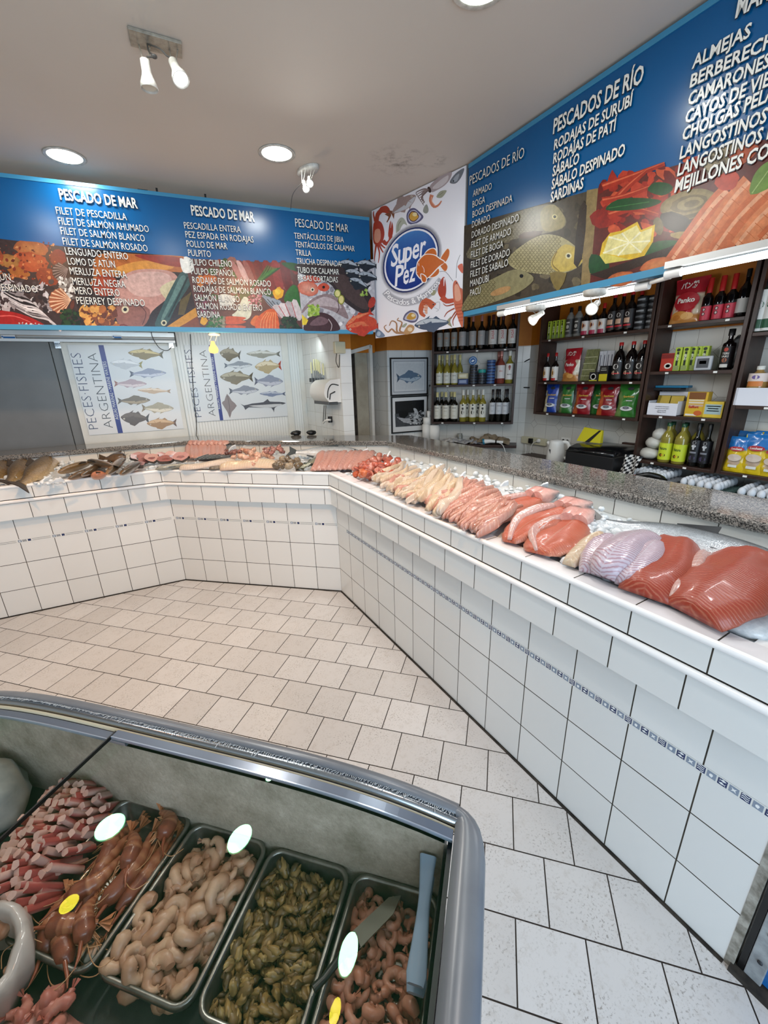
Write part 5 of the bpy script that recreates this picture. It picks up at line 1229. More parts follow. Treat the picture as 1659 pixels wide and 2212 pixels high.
place(p, wr((232, 312, 388), 0.055, Z2), 'cream-foiled white wine bottle, back row of the middle wine shelf, {} from left', 'white wines on the middle shelf', False, rz=WR)
p = bottle('wine_bottle', 0.31, 0.038, G_rose, M_foilp, (0.16, 0.56, '#d8d2cf'), marks=(('AKA', '#c07a6a', 0.36, 0.016, 0.016),))
place(p, wr((757,), 0.13, Z2), lambda i: 'rosé wine bottle with white label, in front of the middle wine shelf', 'rosé wines', rz=WR)
place(p, wr((733,), 0.05, Z2), lambda i: 'rosé wine bottle half hidden behind another on the middle wine shelf', 'rosé wines', False, rz=WR)
p = bottle('wine_bottle', 0.31, 0.038, G_yel, M_capw, (0.12, 0.60, '#dedad4'), marks=(('dot', '#8a3a34', 0.50, 0.012, 0.018), ('dot', '#9a5a50', 0.44, 0.008, 0.012), ('MAILE', '#6a6560', 0.26, 0.020, 0.010)))
place(p, wr((832,), 0.12, Z2), lambda i: 'white wine bottle with a red flower label at the end of the middle wine shelf', 'flower-labelled wine', rz=WR)
p = bottle('wine_bottle', 0.30, 0.037, G_dk, M_foily, (0.10, 0.56, '#d6d3c6'), marks=(('band', '#6d6a60', 0.47, 0.022, 0.006), ('band', '#b0a890', 0.36, 0.018, 0.004), ('band', '#b0a890', 0.2, 0.016, 0.004)))
place(p, wr((190, 268, 347), 0.13, Z3), 'cream-labelled red wine bottle, front of the bottom wine shelf, {} from the left', 'cream-labelled red wines', rz=WR)
place(p, wr((232, 320), 0.05, Z3), 'red wine bottle behind the cream-labelled ones, bottom wine shelf, {} from left', 'cream-labelled red wines', False, rz=WR)
p = bottle('wine_bottle', 0.32, 0.036, G_yel, M_capw, (0.14, 0.56, '#dddacc'), marks=(('dot', '#4a463c', 0.30, 0.016, 0.022), ('band', '#3a362e', 0.42, 0.010, 0.022), ('dot', '#1b1a18', 0.53, 0.009, 0.009)))
place(p, wr((427, 517, 608), 0.13, Z3), 'pale wine bottle with goat label, front of the bottom wine shelf, {} from left', 'goat-labelled white wines', rz=WR)
place(p, wr((468, 570), 0.05, Z3), 'pale wine bottle behind the goat-labelled ones, bottom wine shelf, {} from left', 'goat-labelled white wines', False, rz=WR)
p = bottle('wine_bottle', 0.32, 0.0305, G_dk, M_foild, (0.24, 0.60, '#c4c5c8'), marks=(('band', '#6d6e72', 0.5, 0.02, 0.005), ('band', '#8d8e92', 0.34, 0.012, 0.004)))
place(p, wr((697, 758, 815), 0.13, Z3), 'black wine bottle with silver label, bottom wine shelf end, {} from the left', 'black wines', rz=WR)
place(p, wr((735, 830), 0.05, Z3), 'black wine bottle, back row at the bottom wine shelf end, {} from left', 'black wines', False, rz=WR)
# tins
def tin(name, r, h, side, top, bandc):
    t = thing(name, '', 'tin'); b = MB().m(M_lab).color(side); b.lathe([(r, 0.001), (r, h * .35)], 20, c0=True, c1=False); b.color(bandc); b.lathe([(r, h * .35), (r, h * .72)], 20, c0=False, c1=False); b.color(side); b.lathe([(r, h * .72), (r, h - 0.001)], 20, c0=False, c1=False); b.build('side', t)
    b = MB().m(mat('tin_lid', '#8d8f90', 0.3, 0.9)); b.lathe([(r * 1.01, h - 0.002), (r * 1.01, h), (r * .92, h - 0.001), (0.0001, h - 0.001)], 20, c0=False, c1=False); b.build('lid', t); return kids_of(t)
def stack(pr, s, d, z, n, h, fmt, group, first=True):
    for i in range(n):
        o = pr if first and i == 0 else copy_tree(pr); o.location = wz_(s + R.uniform(-.002, .002), d, z + i * h); o.rotation_euler = (0, 0, R.uniform(0, 6)); o['label'] = fmt.format(ORD[i]); o['group'] = group
p = tin('fish_tin', 0.040, 0.026, '#17191f', 0, '#3a4150'); stack(p, ws(512), 0.125, Z2, 7, 0.0265, 'black round fish tin in the tall stack under the blue tin, {} from the bottom', 'black tins')
stack(p, ws(588), 0.125, Z2, 4, 0.0265, 'black round fish tin under the teal one, {} from the bottom', 'black tins under the teal tin', False)
p = tin('fish_tin', 0.038, 0.036, '#1f8c86', 0, '#2aa39a'); stack(p, ws(588), 0.125, Z2 + 0.1062, 1, 0.03, 'teal round tin on top of the short black stack', 'teal tin')
p = tin('fish_tin', 0.042, 0.028, '#1f3a6d', 0, '#4a6ca0'); stack(p, ws(668), 0.125, Z2, 8, 0.0285, 'blue round fish tin in the tall stack by the rosé wine, {} from the bottom', 'blue tins')
t = thing('fish_tin', 'round blue tin standing on edge on top of the black tin stack', 'tin', wz_(ws(503), 0.125, Z2 + 7 * 0.0265 + 0.041), 0, 'blue tin on edge')
b = MB().m(M_lab).color('#2f6da8'); b.T = MX.Rotation(WR, 4, 'Z') @ MX.Rotation(pi / 2, 4, 'X'); b.lathe([(0.040, -0.012), (0.041, 0.012), (0.036, 0.013)], 24); b.color('#dfe6ea'); b.lathe([(0.030, 0.0135), (0.0001, 0.0136)], 24, c0=False, c1=False); b.color('#2a5f9a'); b.lathe([(0.027, 0.014), (0.0001, 0.0141)], 24, c0=False, c1=False); b.color('#e8eef0'); b.add([(-.018, -.006, .0145), (.0, -.012, .0145), (.018, .004, .0145), (.0, .008, .0145)], [(0, 1, 2, 3)]); b.build('tin', t)
for z, c, c2, lb in ((Z2, '#3a4a78', '#8d9ab8', 'flat blue oval tin lying under the gold one on the middle wine shelf'), (Z2 + 0.056, '#bfb48c', '#e0d9bc', 'flat gold oval tin on top of the blue oval tin')):
    t = thing('fish_tin', lb, 'tin', wz_(ws(420), 0.13, z), WR, 'oval tins')
    b = MB().m(M_lab).color(c); b.T = MX.Translation((0, 0, 0)); q = smooth_loop([(-.048, -.02, 0), (-.04, .0, 0), (-.048, .02, 0), (0, .026, 0), (.048, .02, 0), (.048, -.02, 0), (0, -.026, 0)], 3); b.prism([(p_.x, p_.y) for p_ in q], 0.052); b.color(c2); b.box(-.036, -.0285, .012, .036, -.0265, .042); b.build('tin', t, False, 0.004)

# ---- groceries on the right wall
e6 = lambda x, y=700: (1150 + x / 3.26, 560 + y / 3.26)
def gy(x, y, xd=0.13): return pp(*e6(x, y), (3.51 - xd, 0, 0), (1, 0, 0)).y
FR = -pi / 2      # facing the shop (-x)
def rows(xs, y, d, z): return [(3.51 - d, gy(x, y, d), z) for x in xs]
def boxpack(name, cat, w, d, h, c, marks=(), c2=None, bev=0.002):
    """upright carton facing -y; marks = (kind, colour, x, z, w, h)"""
    t = thing(name, '', cat); b = MB().m(M_lab).color(c); b.box(-w / 2, -d / 2, 0, w / 2, d / 2, h); b.build('carton', t, False, bev)
    if marks:
        b = MB().m(M_lab)
        for kind, cc, x, z, mw, mh in marks:
            b.color(cc)
            if kind == 'r': b.add([(x - mw / 2, -d / 2 - .0012, z - mh / 2), (x + mw / 2, -d / 2 - .0012, z - mh / 2), (x + mw / 2, -d / 2 - .0012, z + mh / 2), (x - mw / 2, -d / 2 - .0012, z + mh / 2)], [(0, 1, 2, 3)])
            elif kind == 'o': b.add([(x + mw / 2 * cos(q * pi / 8), -d / 2 - .0016, z + mh / 2 * sin(q * pi / 8)) for q in range(16)], [tuple(range(16))])
            else: text_flow(b, kind, (x, -d / 2 - .0022, z), (1, 0, 0), (0, 0, 1), mh, 0.03, None, 0, 0.5, .7, mw)
        b.build('print', t)
    return kids_of(t)
M_bag = ink('printed_foil_bag', 0.22, var=0.12, scale=30, bump=0.25, coat=0.4)
def bag(name, w, h, d, paint, prints=(), seam=True, seed=1, lean=0.08):
    """filled plastic bag standing up, facing -y; paint(u,v) gives the colour, prints as for boxpack"""
    t = thing(name, '', 'bag'); rr = random.Random(seed); nu, nv = 14, 18; vv = []; cc = []
    for sgn in (-1, 1):
        for j in range(nv + 1):
            v = j / nv
            for i in range(nu + 1):
                u = i / nu; bulge = (sin(pi * u) ** 0.6) * (sin(pi * min(1, max(0.0, 0.06 + v * 0.94)) ** 0.75)) ** 0.6 if v < 1 else 0
                wob = noise.noise(V((u * 5, v * 6, seed * 3.1 + sgn))) * 0.010
                xx = (u - .5) * w * (1 - 0.10 * sin(pi * v) + 0.03 * sin(9 * v + seed))
                vv.append((xx, sgn * (bulge * d / 2) + wob * (1 if 0 < v < 1 else .3) + lean * v * h, v * h)); cc.append(lin(paint(u, v)) if sgn < 0 else lin(paint(.5, .5)))
    K = (nu + 1) * (nv + 1); fs = []
    for j in range(nv):
        for i in range(nu):
            a = j * (nu + 1) + i; fs.append((a, a + 1, a + nu + 2, a + nu + 1)); fs.append((K + a + 1, K + a, K + a + nu + 1, K + a + nu + 2))
    b = MB().m(M_bag); b.add(vv, fs, True, cols=cc); b.build('bag', t)
    def S(x, z):
        u = min(1, max(0, x / w + .5)); v = min(1, max(0, z / h)); bulge = (sin(pi * u) ** 0.6) * (sin(pi * min(1, 0.06 + v * 0.94) ** 0.75)) ** 0.6
        return (x * (1 - .1 * sin(pi * v)), -(abs(bulge) * d / 2) - .0045 - .006 + lean * v * h, z)
    if prints:
        b = MB().m(M_lab)
        for kind, c, x, z, mw, mh in prints:
            b.color(c)
            if kind == 'o':
                P_ = [S(x + mw / 2 * cos(q * pi / 10), z + mh / 2 * sin(q * pi / 10)) for q in range(20)] + [S(x, z)]; b.add(P_, [(q, (q + 1) % 20, 20) for q in range(20)])
            elif kind == 'r':
                P_ = [S(x + mw * (q % 5 / 4 - .5), z + mh * (q // 5 - .5)) for q in range(10)]; b.add(P_, [(q, q + 1, q + 6, q + 5) for q in range(4)])
            else:
                vs_, fs_ = glyphs(kind, 0.03); w_ = max(p[0] for p in vs_); b.add([(lambda P: (P[0], P[1] - .002, P[2]))(S(x - mw / 2 + p_[0] / w_ * mw, z + p_[1] * mh / .7)) for p_ in vs_], fs_)
        b.build('print', t)
    return kids_of(t)
def put(pr, p, label, group=None, rz=FR, cp=False):
    o = copy_tree(pr) if cp else pr
    o.location = p; o.rotation_euler = (0, 0, rz); o['label'] = label
    if group: o['group'] = group
    return o
T1, T2, T3 = 1.898, 1.536, 1.263
was = boxpack('wasabi_box', 'box', 0.032, 0.03, 0.150, '#a9bf3c', (('r', '#1d2a18', 0, 0.075, 0.012, 0.10), ('o', '#2c3a1c', 0, 0.135, 0.016, 0.014), ('r', '#7d8f5a', 0, 0.02, 0.028, 0.03), ('わ', '#e8ecc8', 0, 0.09, 1, 0.012), ('さ', '#e8ecc8', 0, 0.072, 1, 0.012), ('び', '#e8ecc8', 0, 0.054, 1, 0.012)))
for i, p in enumerate(rows((128, 160, 186, 216), 480, 0.16, T1)):
    put(was, p, 'tall green wasabi box on the top shelf beside the clear bottles, %s from the left' % ORD[i], 'green wasabi boxes, top shelf', cp=i > 0)
G_clr = glass('clear', '#b5b6ae', .05, .6)
p = bottle('vinegar_bottle', 0.235, 0.034, G_clr, M_capk, (0.10, 0.62, '#3b3a38'), marks=(('band', '#c9c5bb', 0.5, 0.016, 0.01), ('dot', '#c9c5bb', 0.36, 0.012, 0.016), ('band', '#a8a49a', 0.22, 0.02, 0.008)), neck=.2, shoulder=.16)
place(p, rows((268, 325), 440, 0.15, T1), 'clear bottle with dark label beside the green boxes, top shelf, {} from left', 'clear vinegar bottles', rz=FR)
p = bottle('sauce_bottle', 0.225, 0.033, G_blk, M_capr, (0.04, 0.50, '#d8d2cc'), marks=(('dot', '#d8862a', 0.34, 0.017, 0.022), ('dot', '#5a1c14', 0.34, 0.008, 0.014), ('band', '#a82848', 0.10, 0.03, 0.030)), neck=.3, shoulder=.16)
place(p, rows((380, 437, 498), 430, 0.15, T1), 'sauce bottle with white, orange and pink label on the top shelf, {} from the left', 'orange-sun sauce bottles, top shelf', rz=FR)
soy = bottle('soy_sauce_bottle', 0.275, 0.040, G_blk, M_capr, (0.08, 0.56, '#17100f'), marks=(('dot', '#cfcac4', 0.44, 0.016, 0.016), ('dot', '#17100f', 0.44, 0.011, 0.011), ('band', '#c9a48a', 0.28, 0.022, 0.035), ('band', '#b81f2a', 0.16, 0.032, 0.012)), neck=.28, shoulder=.2, caph=.09, nr=.34)
place(soy, rows((568, 628, 688), 400, 0.15, T1), 'black soy sauce bottle with red cap on the top shelf, {} from the left', 'black soy sauce bottles, top shelf', rz=FR)
place(soy, rows((752,), 390, 0.07, T1), lambda i: 'black soy sauce bottle almost hidden behind the ribbed black can', 'black soy sauce bottle behind can', False, rz=FR)
t = thing('nori_can', '', 'can'); b = MB().m(M_lab).color('#17181a')
for k in range(6): b.color('#17181a'); b.lathe([(0.046, k * .038), (0.047, k * .038 + .02), (0.0475, k * .038 + .034), (0.045, k * .038 + .038)], 20, c0=k == 0, c1=k == 5)
b.build('can', t); b = MB().m(M_lab)
for k in range(6): b.color('#8d9092' if k % 2 else '#5a5d60'); b.T = MX.Identity(4); v = [(0.0485 * cos(-pi / 2 + a), 0.0485 * sin(-pi / 2 + a), k * .038 + z) for z in (.010, .022) for a in [(-.6 + 1.2 * q / 8) for q in range(9)]]; b.add(v, [(q, q + 1, q + 10, q + 9) for q in range(8)])
b.build('label', t); kids_of(t)
put(t, rows((775,), 390, 0.13, T1)[0], 'wide ribbed black can at the end of the top shelf', 'ribbed cans'); put(t, rows((842,), 390, 0.10, T1)[0], 'ribbed black can half behind the shelf side on the top shelf', 'ribbed cans', cp=True)
# middle shelf
p = bottle('soy_sauce_bottle', 0.245, 0.030, G_blk, M_capr, (0.04, 0.52, '#d9d4cc'), marks=(('dot', '#d99a1e', 0.30, 0.013, 0.034), ('band', '#5a2a14', 0.30, 0.005, 0.03), ('band', '#b02420', 0.08, 0.026, 0.022)), neck=.34, shoulder=.14, caph=.12)
place(p, rows((107, 165), 730, 0.15, T2), 'slim soy bottle with red cap and yellow drum label, middle shelf, {} from the left', 'slim soy bottles', rz=FR)
def panko_paint(u, v): return '#a3202a' if v > 0.66 else ('#b3252c' if (u - .5) ** 2 + ((v - .42) * 1.1) ** 2 < .10 else ('#c98a48' if v < 0.20 else '#d6c8ae'))
PK = (('o', '#a81f28', 0, .135, .13, .10), ('Panko', '#ece4da', 0, .128, .09, .026), ('パン粉', '#e8dcd2', 0, .215, .085, .028), ('o', '#c98638', -.02, .05, .09, .05), ('o', '#dba45a', .02, .045, .06, .04), ('o', '#b8702a', -.035, .04, .04, .03))
put(bag('breadcrumb_bag', 0.165, 0.275, 0.06, panko_paint, PK, seed=3), rows((275,), 740, 0.12, T2)[0], 'red and white bag of breadcrumbs leaning on the middle shelf beside slim soy bottles', 'breadcrumb bags')
t = thing('bamboo_mat_pack', 'packed green bamboo sushi mat leaning on the middle shelf', 'pack', rows((395,), 740, 0.12, T2)[0], FR)
b = MB().m(mat('bamboo', '#8a8a58', 0.5, var=(20, '#6f7044')))
for k in range(9): b.tube([(-.055 + k * .0135, .0, .002), (-.055 + k * .0135, .05, .255)], .0066, 6)
b.build('mat', t); b = MB().m(M_lab).color('#b9b78f')
for k in range(4): b.add([(-.06, -.008 + .01 * k, .04 + k * .05), (.06, -.008 + .01 * k, .04 + k * .05), (.06, -.0078 + .01 * k, .046 + k * .05), (-.06, -.0078 + .01 * k, .046 + k * .05)], [(0, 1, 2, 3)])
b.build('string', t)
chop = boxpack('chopstick_pack', 'pack', 0.03, 0.012, 0.235, '#c6c7cc', (('r', '#3a3f52', 0, .16, .006, .09), ('r', '#8d90a0', 0, .06, .018, .05)), bev=0.003)
for i, p in enumerate(rows((484, 510, 538, 562), 700, 0.09, T2)): put(chop, p, 'pale paper chopstick pack standing behind the black and yellow boxes, %s from the left' % ORD[i], 'chopstick packs', cp=i > 0)
put(boxpack('nori_box', 'box', 0.075, 0.04, 0.072, '#16171a', (('o', '#d8d4c8', 0, .036, .05, .05), ('o', '#16171a', 0, .036, .036, .036), ('r', '#cfc83c', 0, .006, .07, .008))), rows((440,), 820, 0.17, T2)[0], 'small black box with a white ring on the middle shelf')
put(boxpack('nori_box', 'box', 0.072, 0.05, 0.118, '#17181b', (('r', '#c9b91f', 0, .028, .07, .055), ('r', '#9a9a92', 0, .085, .05, .008), ('r', '#9a9a92', 0, .1, .04, .006))), rows((512,), 810, 0.15, T2)[0], 'black over yellow box on the middle shelf before the large soy bottles')
soyb = bottle('soy_sauce_bottle', 0.285, 0.046, G_blk, M_capr, (0.06, 0.50, '#15100e'), marks=(('dot', '#d8d2ca', 0.38, 0.020, 0.020), ('dot', '#15100e', 0.38, 0.013, 0.013), ('dot', '#c8ab90', 0.22, 0.028, 0.016), ('band', '#b8242a', 0.20, 0.034, 0.008)), neck=.22, shoulder=.26, caph=.08, nr=.30)
place(soyb, rows((612, 697, 775), 720, 0.14, T2), 'large black soy sauce bottle with red cap on the middle shelf, {} from the left', 'large soy bottles', rz=FR)
# bottom shelf: pasta bags
def pasta(name, c1, c2, seed, w=.155, h=.252):
    f = lambda u, v: c2 if u < .30 and v < .75 and (v < .62 or u < .2) else c1
    return bag(name, w, h, 0.06, f, (('o', '#d3d3d0', .015, .065, .10, .036), ('o', '#5d5f66', .015, .070, .055, .022), ('Spaghetti', '#c9a23a', .02, .15, .085, .013), ('r', '#cfcfcf', .03, .125, .05, .006), ('o', '#26282b', .02, .215, .05, .024)), seed=seed)
for x, nm, c1, c2, lb, d in ((128, 'noodle_bag', '#1c3f96', '#c9bf9a', 'blue noodle bag at the far end of the bottom shelf', .14), (236, 'noodle_bag', '#2f6d2e', '#6d7d4a', 'green noodle bag between the blue and the red one', .14), (352, 'noodle_bag', '#8a1620', '#b8552a', 'red noodle bag with orange side next to the first green bag', .14), (470, 'noodle_bag', '#2f7034', '#4d8040', 'green noodle bag standing behind two red bags', .07), (528, 'noodle_bag', '#861820', '#bf5a2c', 'red noodle bag leaning behind the green bag at the shelf end', .13), (668, 'noodle_bag', '#357a30', '#6b8a4a', 'large green noodle bag at the near end of the bottom shelf', .14)):
    put(pasta(nm, c1, c2, x, .165 if x > 300 else .14), rows((x,), 1000, d, T3)[0], lb, 'noodle bags')
# narrow unit
U1, U2, U3, U4 = 1.909, 1.601, 1.296, 0.956
put(bag('breadcrumb_bag', 0.20, 0.285, 0.07, panko_paint, tuple((k, c, x * 1.25, z * 1.03, w_ * 1.3, h_ * 1.15) for k, c, x, z, w_, h_ in PK), seed=5), rows((1090,), 330, 0.13, U1)[0], 'large red and white breadcrumb bag on the top of the narrow shelf', 'breadcrumb bags')
p = bottle('sauce_bottle', 0.255, 0.030, G_blk, M_capr, (0.02, 0.36, '#c43a4a'), marks=(('dot', '#17100e', 0.27, 0.010, 0.011), ('dot', '#d9b8b4', 0.27, 0.006, 0.007), ('dot', '#17100e', 0.17, 0.010, 0.011), ('dot', '#d9b8b4', 0.17, 0.006, 0.007), ('band', '#17100e', 0.36, .03, .006)), neck=.36, shoulder=.12, caph=.34, capr=.0155)
place(p, rows((1235, 1320, 1400), 300, 0.15, U1), 'dark sauce bottle with pink-red label beside the large breadcrumb bag, {} from the left', 'pink-labelled sauce bottles', rz=FR)
p = bottle('sauce_bottle', 0.27, 0.033, G_blk, M_capk, (0.1, 0.4, '#b9b8b4')); place(p, rows((1490,), 280, 0.14, U1), lambda i: 'black bottle with grey label against the side of the narrow shelf', 'grey-labelled bottle', rz=FR)
put(boxpack('tea_box', 'box', 0.085, 0.05, 0.12, '#b3301f', (('r', '#7d1c18', 0, .10, .085, .03), ('o', '#e2d9c8', .01, .035, .05, .04), ('o', '#8d5a2a', .01, .035, .03, .022))), rows((960,), 730, 0.15, U2)[0], 'small red box next to the green wasabi boxes on the narrow shelf')
wasb = boxpack('wasabi_box', 'box', 0.042, 0.035, 0.155, '#b2c63e', (('r', '#1d2a18', 0, .08, .014, .09), ('o', '#22301a', 0, .138, .024, .02), ('r', '#8d9a5a', 0, .02, .036, .03), ('生', '#e8ecc8', 0, .09, 1, .016), ('わ', '#e8ecc8', 0, .07, 1, .014)))
for i, (x, d) in enumerate(((1030, .16), (1085, .16), (1132, .13), (1165, .11), (1215, .10))): put(wasb, rows((x,), 700, d, U2)[0], 'tall green wasabi box on the narrow shelf by the red box, %s from the left' % ORD[i], 'green wasabi boxes, narrow shelf', cp=i > 0)
put(boxpack('foil_pack', 'pack', 0.10, 0.02, 0.09, '#b9bbbd', (('r', '#4d4f52', 0, .045, .07, .06), ('r', '#d8dadb', 0, .05, .04, .02)), bev=.006), rows((1205,), 730, 0.18, U2)[0], 'silver foil pack leaning on the front of the narrow shelf')
p = bottle('sauce_bottle', 0.245, 0.036, G_blk, M_capk, (0.06, 0.58, '#1a1516'), marks=(('dot', '#b8402c', 0.5, .012, .012), ('TERI', '#d8d2c8', 0.38, .018, .012), ('IAKI', '#d8d2c8', 0.31, .018, .012), ('band', '#d8d4cc', 0.1, .022, .02), ('dot', '#9a5a3c', 0.24, .014, .014)), neck=.3, shoulder=.08, capr=.018)
place(p, rows((1368,), 700, 0.14, U2), lambda i: 'black square-shouldered bottle with flowers on its label on the narrow shelf', 'flowered bottle', rz=FR)
t = thing('plastic_wrap_roll', 'crumpled clear plastic wrapping beside the flowered black bottle', 'wrapping', rows((1420,), 690, 0.09, U2)[0]); b = MB().m(mat('clear_wrap', '#8d8f90', 0.15, trans=0.5)); b.ell((0, 0.0, .10), .045, .055, .098, 10, 8, .16); b.build('wrapping', t)
# box of gold packets
t = thing('packet_display_box', 'white carton of gold packets on the narrow shelf', 'box', rows((950,), 1040, 0.14, U3)[0], FR)
b = MB().m(mat('white_carton', '#dcdce2', 0.5)); w_ = .20
b.box(-w_ / 2, -.07, 0, w_ / 2, -.066, .085); b.box(-w_ / 2, .062, 0, w_ / 2, .066, .16); b.box(-w_ / 2, -.066, 0, -w_ / 2 + .004, .062, .10); b.box(w_ / 2 - .004, -.066, 0, w_ / 2, .062, .10); b.box(-w_ / 2, -.066, 0, w_ / 2, .062, .004); b.build('carton', t)
b = MB().m(M_lab).color('#4d4d55')
for k, s in enumerate(('ELABORADO Y ENVASADO', 'PARA USO GASTRONOMICO', 'LIBRE DE GLUTEN', 'Villares S.A.C.')): text_flow(b, s, (0, -.0715, .058 - k * .013), (1, 0, 0), (0, 0, 1), .0055 if k < 3 else .008, .02, None, 0, .5)
b.build('print', t)
M_gold = mat('gold_foil', '#a08a3a', 0.25, 0.7, bump=(60, .3))
for i in range(2):
    g = thing('foil_packet', 'gold foil packet standing in the white carton, %s' % ('the left one' if i == 0 else 'the right one with a black panel'), 'packet', tuple(V(t.location) + V((0.01, .045 - i * .09, .0))), FR, 'gold packets')
    b = MB().m(M_gold); b.add([(-.042, -.01, .005), (.042, -.01, .005), (.044, .02, .135), (-.044, .02, .135), (-.042, .004, .005), (.042, .004, .005), (.044, .034, .135), (-.044, .034, .135)], [(0, 1, 2, 3), (5, 4, 7, 6), (3, 2, 6, 7), (0, 3, 7, 4), (1, 5, 6, 2), (0, 4, 5, 1)]); b.build('packet', g, False, .003)
    b = MB().m(M_lab).color('#17171a'); b.add([(-.028, -.0035, .035), (.028, -.0035, .035), (.028, .0175, .12), (-.028, .0175, .12)] if i else [(-.02, .009, .085), (.015, .009, .085), (.01, .0175, .12), (-.015, .0175, .12)], [(0, 1, 2, 3)]); b.build('panel', g)
put(boxpack('broth_box', 'box', 0.125, 0.06, 0.165, '#d3a92c', (('r', '#7a4a22', 0, .14, .10, .045), ('r', '#d9c9b4', 0, .094, .09, .012), ('r', '#c9a88c', 0, .075, .09, .012), ('r', '#e0d3bf', 0, .110, .09, .008), ('Saffort', '#b8242a', -.01, .058, 1, .016), ('o', '#c8602a', .02, .025, .05, .034), ('r', '#e6e0d2', -.02, .012, .07, .012))), rows((1165,), 1030, 0.15, U3)[0], 'large yellow broth box with stacked cubes on the narrow shelf')
put(boxpack('broth_box', 'box', 0.11, 0.06, 0.105, '#d6b83c', (('r', '#9fb4b4', 0, .055, .095, .065), ('r', '#c9d4d2', 0, .075, .08, .006), ('r', '#5d7474', 0, .06, .06, .006), ('r', '#5d7474', 0, .045, .07, .006))), rows((1290,), 1040, 0.16, U3)[0], 'smaller yellow box with a grey-blue window at the end of the narrow shelf')
t = thing('packet_stack', 'flat blue and black packets lying on top of the white carton', 'packet', tuple(V(rows((1010,), 830, 0.10, U3)[0]) + V((0, 0, .168))), FR)
b = MB().m(M_lab).color('#1b6a8d'); b.box(-.12, -.02, .02, .10, .05, .036); b.color('#15181c'); b.box(-.13, -.03, 0, .06, .05, .02); b.build('packets', t, False, .004)
# oil etc. at the bottom
oil = bottle('oil_bottle', 0.285, 0.043, glass('oil', '#b3a545', .06, .45), M_capg, (0.07, 0.50, '#c2cf2e'), marks=(('band', '#cfd83a', 0.44, 0.012, 0.02), ('Natura', '#1d4a2a', 0.33, 0.024, 0.020), ('dot', '#4a2c12', 0.19, 0.022, 0.014), ('dot', '#c9862a', 0.19, .008, .006)), neck=.22, shoulder=.20, caph=.08, nr=.34)
place(oil, rows((940, 1042), 1330, 0.16, U4), 'sunflower oil bottle with lime label in the front row, {} from the left', 'sunflower oil bottles', rz=FR)
place(oil, rows((968, 1062, 1160), 1300, 0.065, U4), 'sunflower oil bottle in the back row behind the lime-labelled ones, {} from the left', 'sunflower oil bottles', False, rz=FR)
p = bottle('olive_oil_bottle', 0.295, 0.034, G_dk, M_capk, (0.10, 0.62, '#1d1c20'), marks=(('dot', '#9a9a9c', 0.56, 0.012, 0.012), ('dot', '#1d1c20', 0.56, 0.009, 0.009), ('band', '#b9babb', 0.45, 0.006, 0.03), ('dot', '#c9cacb', 0.48, .014, .01), ('band', '#7d7e86', 0.33, .02, .012), ('dot', '#4a4060', 0.2, .02, .016)), neck=.34, shoulder=.12)
place(p, rows((1148, 1225), 1330, 0.16, U4), 'dark olive oil bottle with black label beside the sunflower oil, {} from the left', 'olive oil bottles', rz=FR)
M_bagw = mat('white_plastic_bag', '#cfccc2', 0.3, bump=(40, .4), trans=0.15)
for i, (x, z, w_) in enumerate(((830, 0, .075), (850, .085, .062), (880, .150, .05))):
    p = V(rows((x,), 1350, 0.14, U4)[0]) + V((0, 0, z)); t = thing('flour_bag', 'tied white plastic bag, %s of the three piled beside the oil' % ('lowest', 'middle one', 'topmost')[i], 'bag', tuple(p), 0, 'white bags')
    b = MB().m(M_bagw); b.ell((0, 0, .045), .06, w_, .045, 14, 8, .05); b.build('bag', t)
# last unit
p = bottle('vinegar_bottle', 0.29, 0.042, glass('dkgreen', '#12291c', .08), M_capk, (0.02, 0.80, '#d9d8d2'), marks=(('dot', '#1f5a3a', 0.52, .022, .022), ('SESAMO', '#e2e2dc', 0.5, .02, .010), ('band', '#1c5034', 0.16, .04, .05)), neck=.12, shoulder=.12, capr=.026)
place(p, rows((1600, 1680), 400, 0.16, 1.811), 'tall white-labelled bottle with green base on the last shelf, {} from the left', 'green and white bottles', rz=FR)
t = thing('bottle_carton', 'white carton holding oil jugs on the last shelf', 'box', (3.51 - .15, 0.98, 1.386), FR)
b = MB().m(mat('white_carton', '#dcdce2', 0.5)); b.box(-.20, -.075, 0, .20, -.071, .105); b.box(-.20, .07, 0, .20, .074, .105); b.box(-.20, -.071, 0, -.196, .07, .105); b.box(.196, -.071, 0, .20, .07, .105); b.box(-.2, -.071, 0, .2, .07, .004); b.build('carton', t)
p = bottle('oil_jug', 0.225, 0.050, glass('jug', '#c29a58', .08, .4), M_capw, (0.60, 0.82, '#d8c9c0'), marks=(('dot', '#6a5a90', 0.72, .02, .012), ('band', '#c9783a', 0.55, .04, .03)), neck=.16, shoulder=.24, caph=.09, nr=.36)
place(p, [(3.51 - .17, y, 1.391) for y in (1.10, 0.985, .87)], 'squat oil jug in the front of the white carton, {} from the left', 'oil jugs', rz=FR)
place(p, [(3.51 - .11, 1.04, 1.391), (3.51 - .11, .925, 1.391)], 'squat oil jug in the back of the white carton, {} from the left', 'oil jugs', False, rz=FR)
def rice(u, v): return '#1f6db0' if v > .62 else ('#b8a08a' if v < .5 and (u - .5) ** 2 + (v - .36) ** 2 * 1.6 < .06 else '#d3b41c')
RP = (('o', '#a8202a', 0, .15, .085, .03), ('Lucchetti', '#e4d8d0', 0, .145, .06, .012), ('r', '#d8d8d0', 0, .04, .05, .016), ('o', '#c9b8a8', 0, .095, .08, .045))
